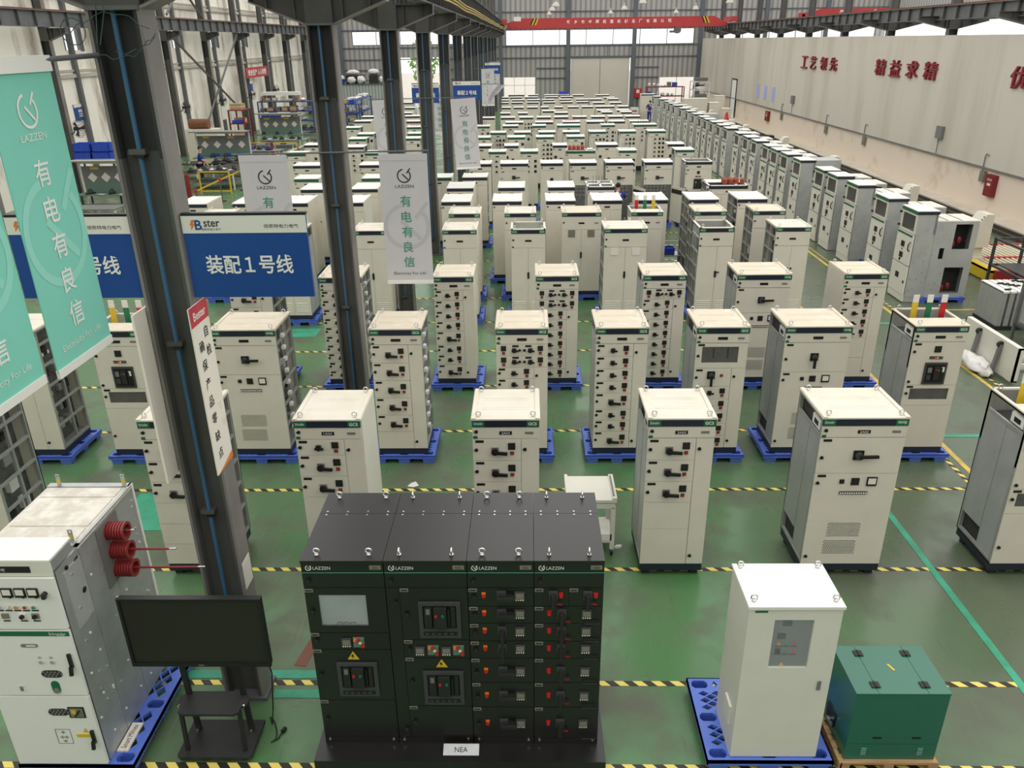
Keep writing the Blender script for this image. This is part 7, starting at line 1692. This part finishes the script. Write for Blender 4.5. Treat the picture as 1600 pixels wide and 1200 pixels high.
pts = []; q = MB(); q.blob((0, 0, 0.1), 0.2, 0.55, 0.16, 'bag_white', 18, 9, 0.55, 4); q.v = [(v[0], v[1], max(0.0, v[2])) for v in q.v]
tag(q.build('plastic_wrap', None, (9.3, 15.35, 0.004), True), 'crumpled clear white plastic wrap on the floor under the propped panel', 'plastic wrap')
for k in range(4):
    tag(MB().box(9.9 + k * 0.03, 10.5 + k * 0.03, 15.1 + k * 0.1, 16.6 + k * 0.1, 0.004 + k * 0.05, 0.05 + k * 0.05, 'white_panel' if k % 2 else 'frame_metal').box(9.92 + k * 0.03, 10.48 + k * 0.03, 15.1 + k * 0.1, 15.12 + k * 0.1, 0.05 + k * 0.05, 0.054 + k * 0.05, 'mid_grey').build('sheet_panel'), 'flat panel lying in the pile behind the propped white panel, %s from the bottom' % ORD[k + 1], 'panel', 'flat panels in a pile')
for k, (x, y) in enumerate(((10.75, 14.2), (11.1, 14.6))):
    tag(MB().box(x - 0.16, x + 0.16, y - 0.15, y + 0.15, 0, 0.3, 'cardboard').box(x - 0.162, x + 0.162, y - 0.02, y + 0.02, 0.0, 0.302, 'red' if k == 0 else 'poster_white').build('cardboard_box'), '%s cardboard box on the floor at the right picture edge' % ('red-taped' if k == 0 else 'white-taped'), 'box')
# service trolley and tools among the cabinets
t = thing('tool_trolley', 'low steel tool trolley with blue bin between the right-hand columns of cabinets', 'trolley', (4.3, 23.0, 0))
for z in (0.15, 0.5): MB().box(-0.4, 0.4, -0.25, 0.25, z, z + 0.03, 'galv').build('shelf', t)
for sx in (-1, 1):
    for sy in (-1, 1): MB().box(sx * 0.38 - 0.02, sx * 0.38 + 0.02, sy * 0.23 - 0.02, sy * 0.23 + 0.02, 0.06, 0.85, 'frame_metal').build('post', t); MB().cyl((sx * 0.38 - 0.012, sy * 0.23, 0.03), (sx * 0.38 + 0.012, sy * 0.23, 0.03), 0.03, 'black', 8).build('caster', t)
MB().box(-0.4, 0.4, 0.21, 0.25, 0.82, 0.85, 'frame_metal').build('handle', t)
tag(bin_mesh(0.2, 0.15, 0.2, 'crate_blue').build('parts_bin', None, (4.15, 23.0, 0.53)), 'blue bin standing on the low steel tool trolley', 'bin')
t = thing('tool_cart', 'black tool cart beside the crouched-over worker in blue', 'cart', (3.05, 26.2, 0))
MB().box(-0.25, 0.25, -0.2, 0.2, 0.7, 0.74, 'soft_black').box(-0.25, 0.25, -0.2, 0.2, 0.15, 0.19, 'soft_black').build('tray', t)
for sx in (-1, 1):
    for sy in (-1, 1): MB().box(sx * 0.23 - 0.02, sx * 0.23 + 0.02, sy * 0.18 - 0.02, sy * 0.18 + 0.02, 0, 0.9, 'galv').build('post', t)
tag(bin_mesh(0.16, 0.12, 0.14, 'gen_green').build('parts_bin', None, (3.05, 26.2, 0.74)), 'teal bin on the black tool cart beside the worker', 'bin')
# far right equipment
for k, (x0, x1, y, h, nm) in enumerate(((11.7, 13.45, 62, 2.25, 'wide'), (13.6, 14.4, 62, 1.95, 'narrow'), (14.5, 15.2, 64, 2.3, 'tall'), (14.45, 15.0, 61, 1.6, 'low'))):
    t = thing('machine_cabinet', '%s beige machine enclosure near the far right wall' % nm, 'cabinet', ((x0 + x1) / 2, y, 0)); w = (x1 - x0) / 2
    MB().box(-w, w, 0, 1.0, 0.1, h, 'beige').build('body', t); MB().box(-w + 0.03, w - 0.03, -0.015, 0, 0.15, h * 0.62, 'beige').build('door', t); MB().box(-w + 0.03, w - 0.03, -0.015, 0, h * 0.64, h - 0.05, 'beige').build('upper_panel', t)
    MB().box(-w + 0.05, w - 0.05, 0.05, 0.95, 0, 0.1, 'soft_black').build('plinth', t); MB().box(-w - 0.02, w + 0.02, -0.02, 1.02, h, h + 0.03, 'beige').build('top_cover', t)
t = thing('insulator_stand', 'orange-red cone insulator on a beige test stand at the far right', 'insulator', (13.5, 56, 0))
MB().box(-0.5, 0.5, -0.4, 0.4, 0, 1.3, 'beige').build('stand', t); MB().lathe([(0.2, 0), (0.14, 0.1), (0.16, 0.14), (0.1, 0.24), (0.11, 0.28), (0.05, 0.5)], (0, 0, 1.3), 'red', 14).build('cone', t)
t = thing('test_bench', 'black and red test equipment on a low cart beside the right rails', 'cart', (14.6, 50.5, 0))
MB().box(-0.6, 0.6, -0.9, 0.9, 0.3, 0.36, 'brown').build('tray', t); MB().box(-0.3, 0.1, -0.6, 0.4, 0.36, 0.75, 'red_dark').build('motor_block', t); MB().box(0.15, 0.45, -0.5, 0.1, 0.36, 0.9, 'soft_black').build('control_block', t)
for sx in (-1, 1):
    for sy in (-1, 1): MB().cyl((sx * 0.5 - 0.04, sy * 0.7, 0.15), (sx * 0.5 + 0.04, sy * 0.7, 0.15), 0.15, 'black', 12).build('wheel', t)
pallet(1.04, 1.02, (9.05, 68.9, 0), 'blue pallet with packed goods at the far end of the right aisle')
tag(MB().box(8.65, 9.45, 69.05, 69.8, 0.15, 0.7, 'cardboard').box(8.7, 9.4, 69.04, 69.81, 0.4, 0.46, 'brown').build('packed_crate'), 'brown packed crate on the far blue pallet, lower one', 'crate')
tag(MB().box(8.72, 9.35, 69.1, 69.7, 0.7, 1.15, 'bag_white').box(8.8, 9.2, 69.09, 69.71, 0.85, 0.95, 'brown').build('packed_crate'), 'white wrapped crate on top of the far brown crate', 'crate')
S = dict(lod=0, front=fr_plain(0.5), topm='white_top', far=True, w=1.15); r = cabinet(S); r.location = (10.15, 69.6, 0.0); tag(r, 'grey cabinet behind the far worker at the end of the right aisle', 'cabinet')

# ============================================================ people
def skinned(name, pts, edges, m, parent=None, sub=1):
    me = bpy.data.meshes.new(name); me.from_pydata([p[:3] for p in pts], edges, []); o = bpy.data.objects.new(name, me); COL.objects.link(o)
    o.modifiers.new('skin', 'SKIN'); s = o.modifiers.new('smooth', 'SUBSURF'); s.levels = sub; s.render_levels = sub
    sv = me.skin_vertices[0].data
    for i, p in enumerate(pts): sv[i].radius = (p[3], p[4] if len(p) > 4 else p[3])
    sv[0].use_root = True
    dg = bpy.context.evaluated_depsgraph_get(); dg.update()
    m2 = bpy.data.meshes.new_from_object(o.evaluated_get(dg)); bpy.data.objects.remove(o); bpy.data.meshes.remove(me)
    m2.materials.clear(); m2.materials.append(MATS[m])
    for p in m2.polygons: p.use_smooth = True; p.material_index = 0
    return link(m2, name, parent)
def person(label, loc, rz, lean, hands, top='shirt_blue', legs='trousers'):
    """faces +Y before turning; hands: two wrist targets (x, y, z)"""
    r = thing('person', label, 'person', loc, rz, None)
    L = lean
    hip = (0, 0, 0.92); chest = (0, L * 0.6, 1.3 - abs(L) * 0.1); neck = (0, L * 0.85, 1.47 - abs(L) * 0.2); head0 = (0, L * 0.95, 1.55 - abs(L) * 0.22)
    pts = [(*hip, 0.15, 0.11), (0, L * 0.3, 1.1, 0.14, 0.1), (*chest, 0.16, 0.11), (*neck, 0.055), (head0[0], head0[1] + 0.01, head0[2] + 0.02, 0.07, 0.08), (head0[0], head0[1] + 0.02, head0[2] + 0.12, 0.08, 0.095), (head0[0], head0[1] + 0.01, head0[2] + 0.18, 0.05, 0.06)]
    ed = [(0, 1), (1, 2), (2, 3), (3, 4), (4, 5), (5, 6)]
    arms = []
    for s, h in ((-1, hands[0]), (1, hands[1])):
        sh = Vector((s * 0.19, chest[1] + L * 0.1, chest[2] + 0.1)); w = Vector(h); mid = (sh + w) / 2; bend = Vector((s * 0.07, -0.06, -0.08)); el = mid + bend
        i = len(pts); pts += [(*sh, 0.055), (*el, 0.042), (*w, 0.03)]; ed += [(2, i), (i, i + 1), (i + 1, i + 2)]
        d = (w - el).normalized(); side = d.cross(Vector((0, 0, 1))).normalized()
        pm = w + d * 0.06; pts.append((*pm, 0.035, 0.02)); ed.append((i + 2, i + 3))
        for k in range(4):
            a = pm + side * ((k - 1.5) * 0.022) + d * 0.035; b = a + d * (0.045 - 0.006 * abs(k - 1.3)) + Vector((0, 0, -0.02)); j = len(pts)
            pts += [(*a, 0.009), (*b, 0.008)]; ed += [(i + 3, j), (j, j + 1)]
        a = w + d * 0.03 - side * s * 0.04; j = len(pts); pts += [(*a, 0.01), (*(a + d * 0.04), 0.009)]; ed += [(i + 2, j), (j, j + 1)]
        arms.append((sh, el, w))
    for s in (-1, 1):
        i = len(pts); pts += [(s * 0.1, 0, 0.86, 0.1), (s * 0.11, 0.03, 0.48, 0.06), (s * 0.11, -0.01, 0.09, 0.04), (s * 0.12, 0.13, 0.04, 0.04, 0.03)]; ed += [(0, i), (i, i + 1), (i + 1, i + 2), (i + 2, i + 3)]
    skinned('body', pts, ed, 'skin', r)
    sp = [(0, 0, 0.9, 0.175, 0.135), (0, L * 0.3, 1.1, 0.165, 0.125), (*chest, 0.185, 0.135), (neck[0], neck[1] - 0.01, neck[2] - 0.05, 0.075)]; se = [(0, 1), (1, 2), (2, 3)]
    for sh, el, w in arms:
        i = len(sp); e2 = sh.lerp(el, 0.95); sp += [(*sh, 0.075), (*e2, 0.06)]; se += [(2, i), (i, i + 1)]
    skinned('shirt', sp, se, top, r)
    tp = [(0, 0, 0.92, 0.17, 0.13)]; te = []
    for s in (-1, 1):
        i = len(tp); tp += [(s * 0.1, 0, 0.84, 0.115), (s * 0.11, 0.03, 0.48, 0.08), (s * 0.11, -0.01, 0.1, 0.065)]; te += [(0, i), (i, i + 1), (i + 1, i + 2)]
    skinned('trousers', tp, te, legs, r)
    q = MB()
    for s in (-1, 1): q.blob((s * 0.12, 0.06, 0.045), 0.055, 0.14, 0.045, 'soft_black', 10, 6)
    q.build('shoes', r, None, True)
    hx, hy, hz = head0[0], head0[1] + 0.01, head0[2] + 0.11
    q = MB().blob((hx, hy - 0.018, hz + 0.035), 0.092, 0.1, 0.09, 'hair', 14, 9); q.v = [(v[0], v[1], max(v[2], hz - 0.01 if v[1] > hy - 0.02 else hz - 0.06)) if v[1] < hy + 0.06 or v[2] > hz + 0.04 else (v[0], hy + 0.06, max(v[2], hz + 0.04)) for v in q.v]; q.build('hair', r, None, True)
    q = MB().blob((hx, hy + 0.1, hz - 0.01), 0.014, 0.022, 0.026, 'skin', 8, 6)
    for s in (-1, 1): q.blob((hx + s * 0.085, hy, hz - 0.005), 0.012, 0.022, 0.03, 'skin', 8, 6)
    q.build('nose_and_ears', r, None, True)
    q = MB()
    for s in (-1, 1): q.blob((hx + s * 0.033, hy + 0.082, hz + 0.02), 0.011, 0.008, 0.007, 'hair', 8, 5)
    q.box(hx - 0.025, hx + 0.025, hy + 0.085, hy + 0.09, hz - 0.055, hz - 0.049, 'red_dark'); q.build('eyes_and_mouth', r)
    return r
person('person in a blue polo shirt standing at the dark work table, in profile', (-16.35, 40.3, 0), -PI / 2 + 0.2, 0.12, ((-0.22, 0.3, 0.86), (0.2, 0.42, 1.0)))
person('person in a blue shirt with short black hair, leaning into an open cabinet', (3.2, 28.15, 0), -0.25, 0.2, ((-0.2, 0.45, 1.1), (0.25, 0.5, 1.15)))
person('person in dark blue work clothes, back turned, far end of right aisle', (10.2, 68.6, 0), 0.0, 0.06, ((-0.2, 0.35, 1.1), (0.2, 0.38, 1.15)), legs='shirt_blue')
person('person in bright blue clothes among the distant cabinets, left of the aisle centre', (1.55, 72.5, 0), PI, 0.05, ((-0.22, 0.2, 1.0), (0.22, 0.2, 1.0)), top='crate_blue')
person('person in blue shirt and dark trousers among the distant cabinets, nearer the middle columns', (-0.2, 70.5, 0), PI + 0.5, 0.05, ((-0.22, 0.2, 1.0), (0.22, 0.2, 1.0)), top='crate_blue')
tag(bin_mesh(0.35, 0.2, 0.18, 'crate_blue').build('storage_bin', None, (3.0, 67.7, 2.38)), 'blue bin lying on top of a distant cabinet in the last row', 'bin')
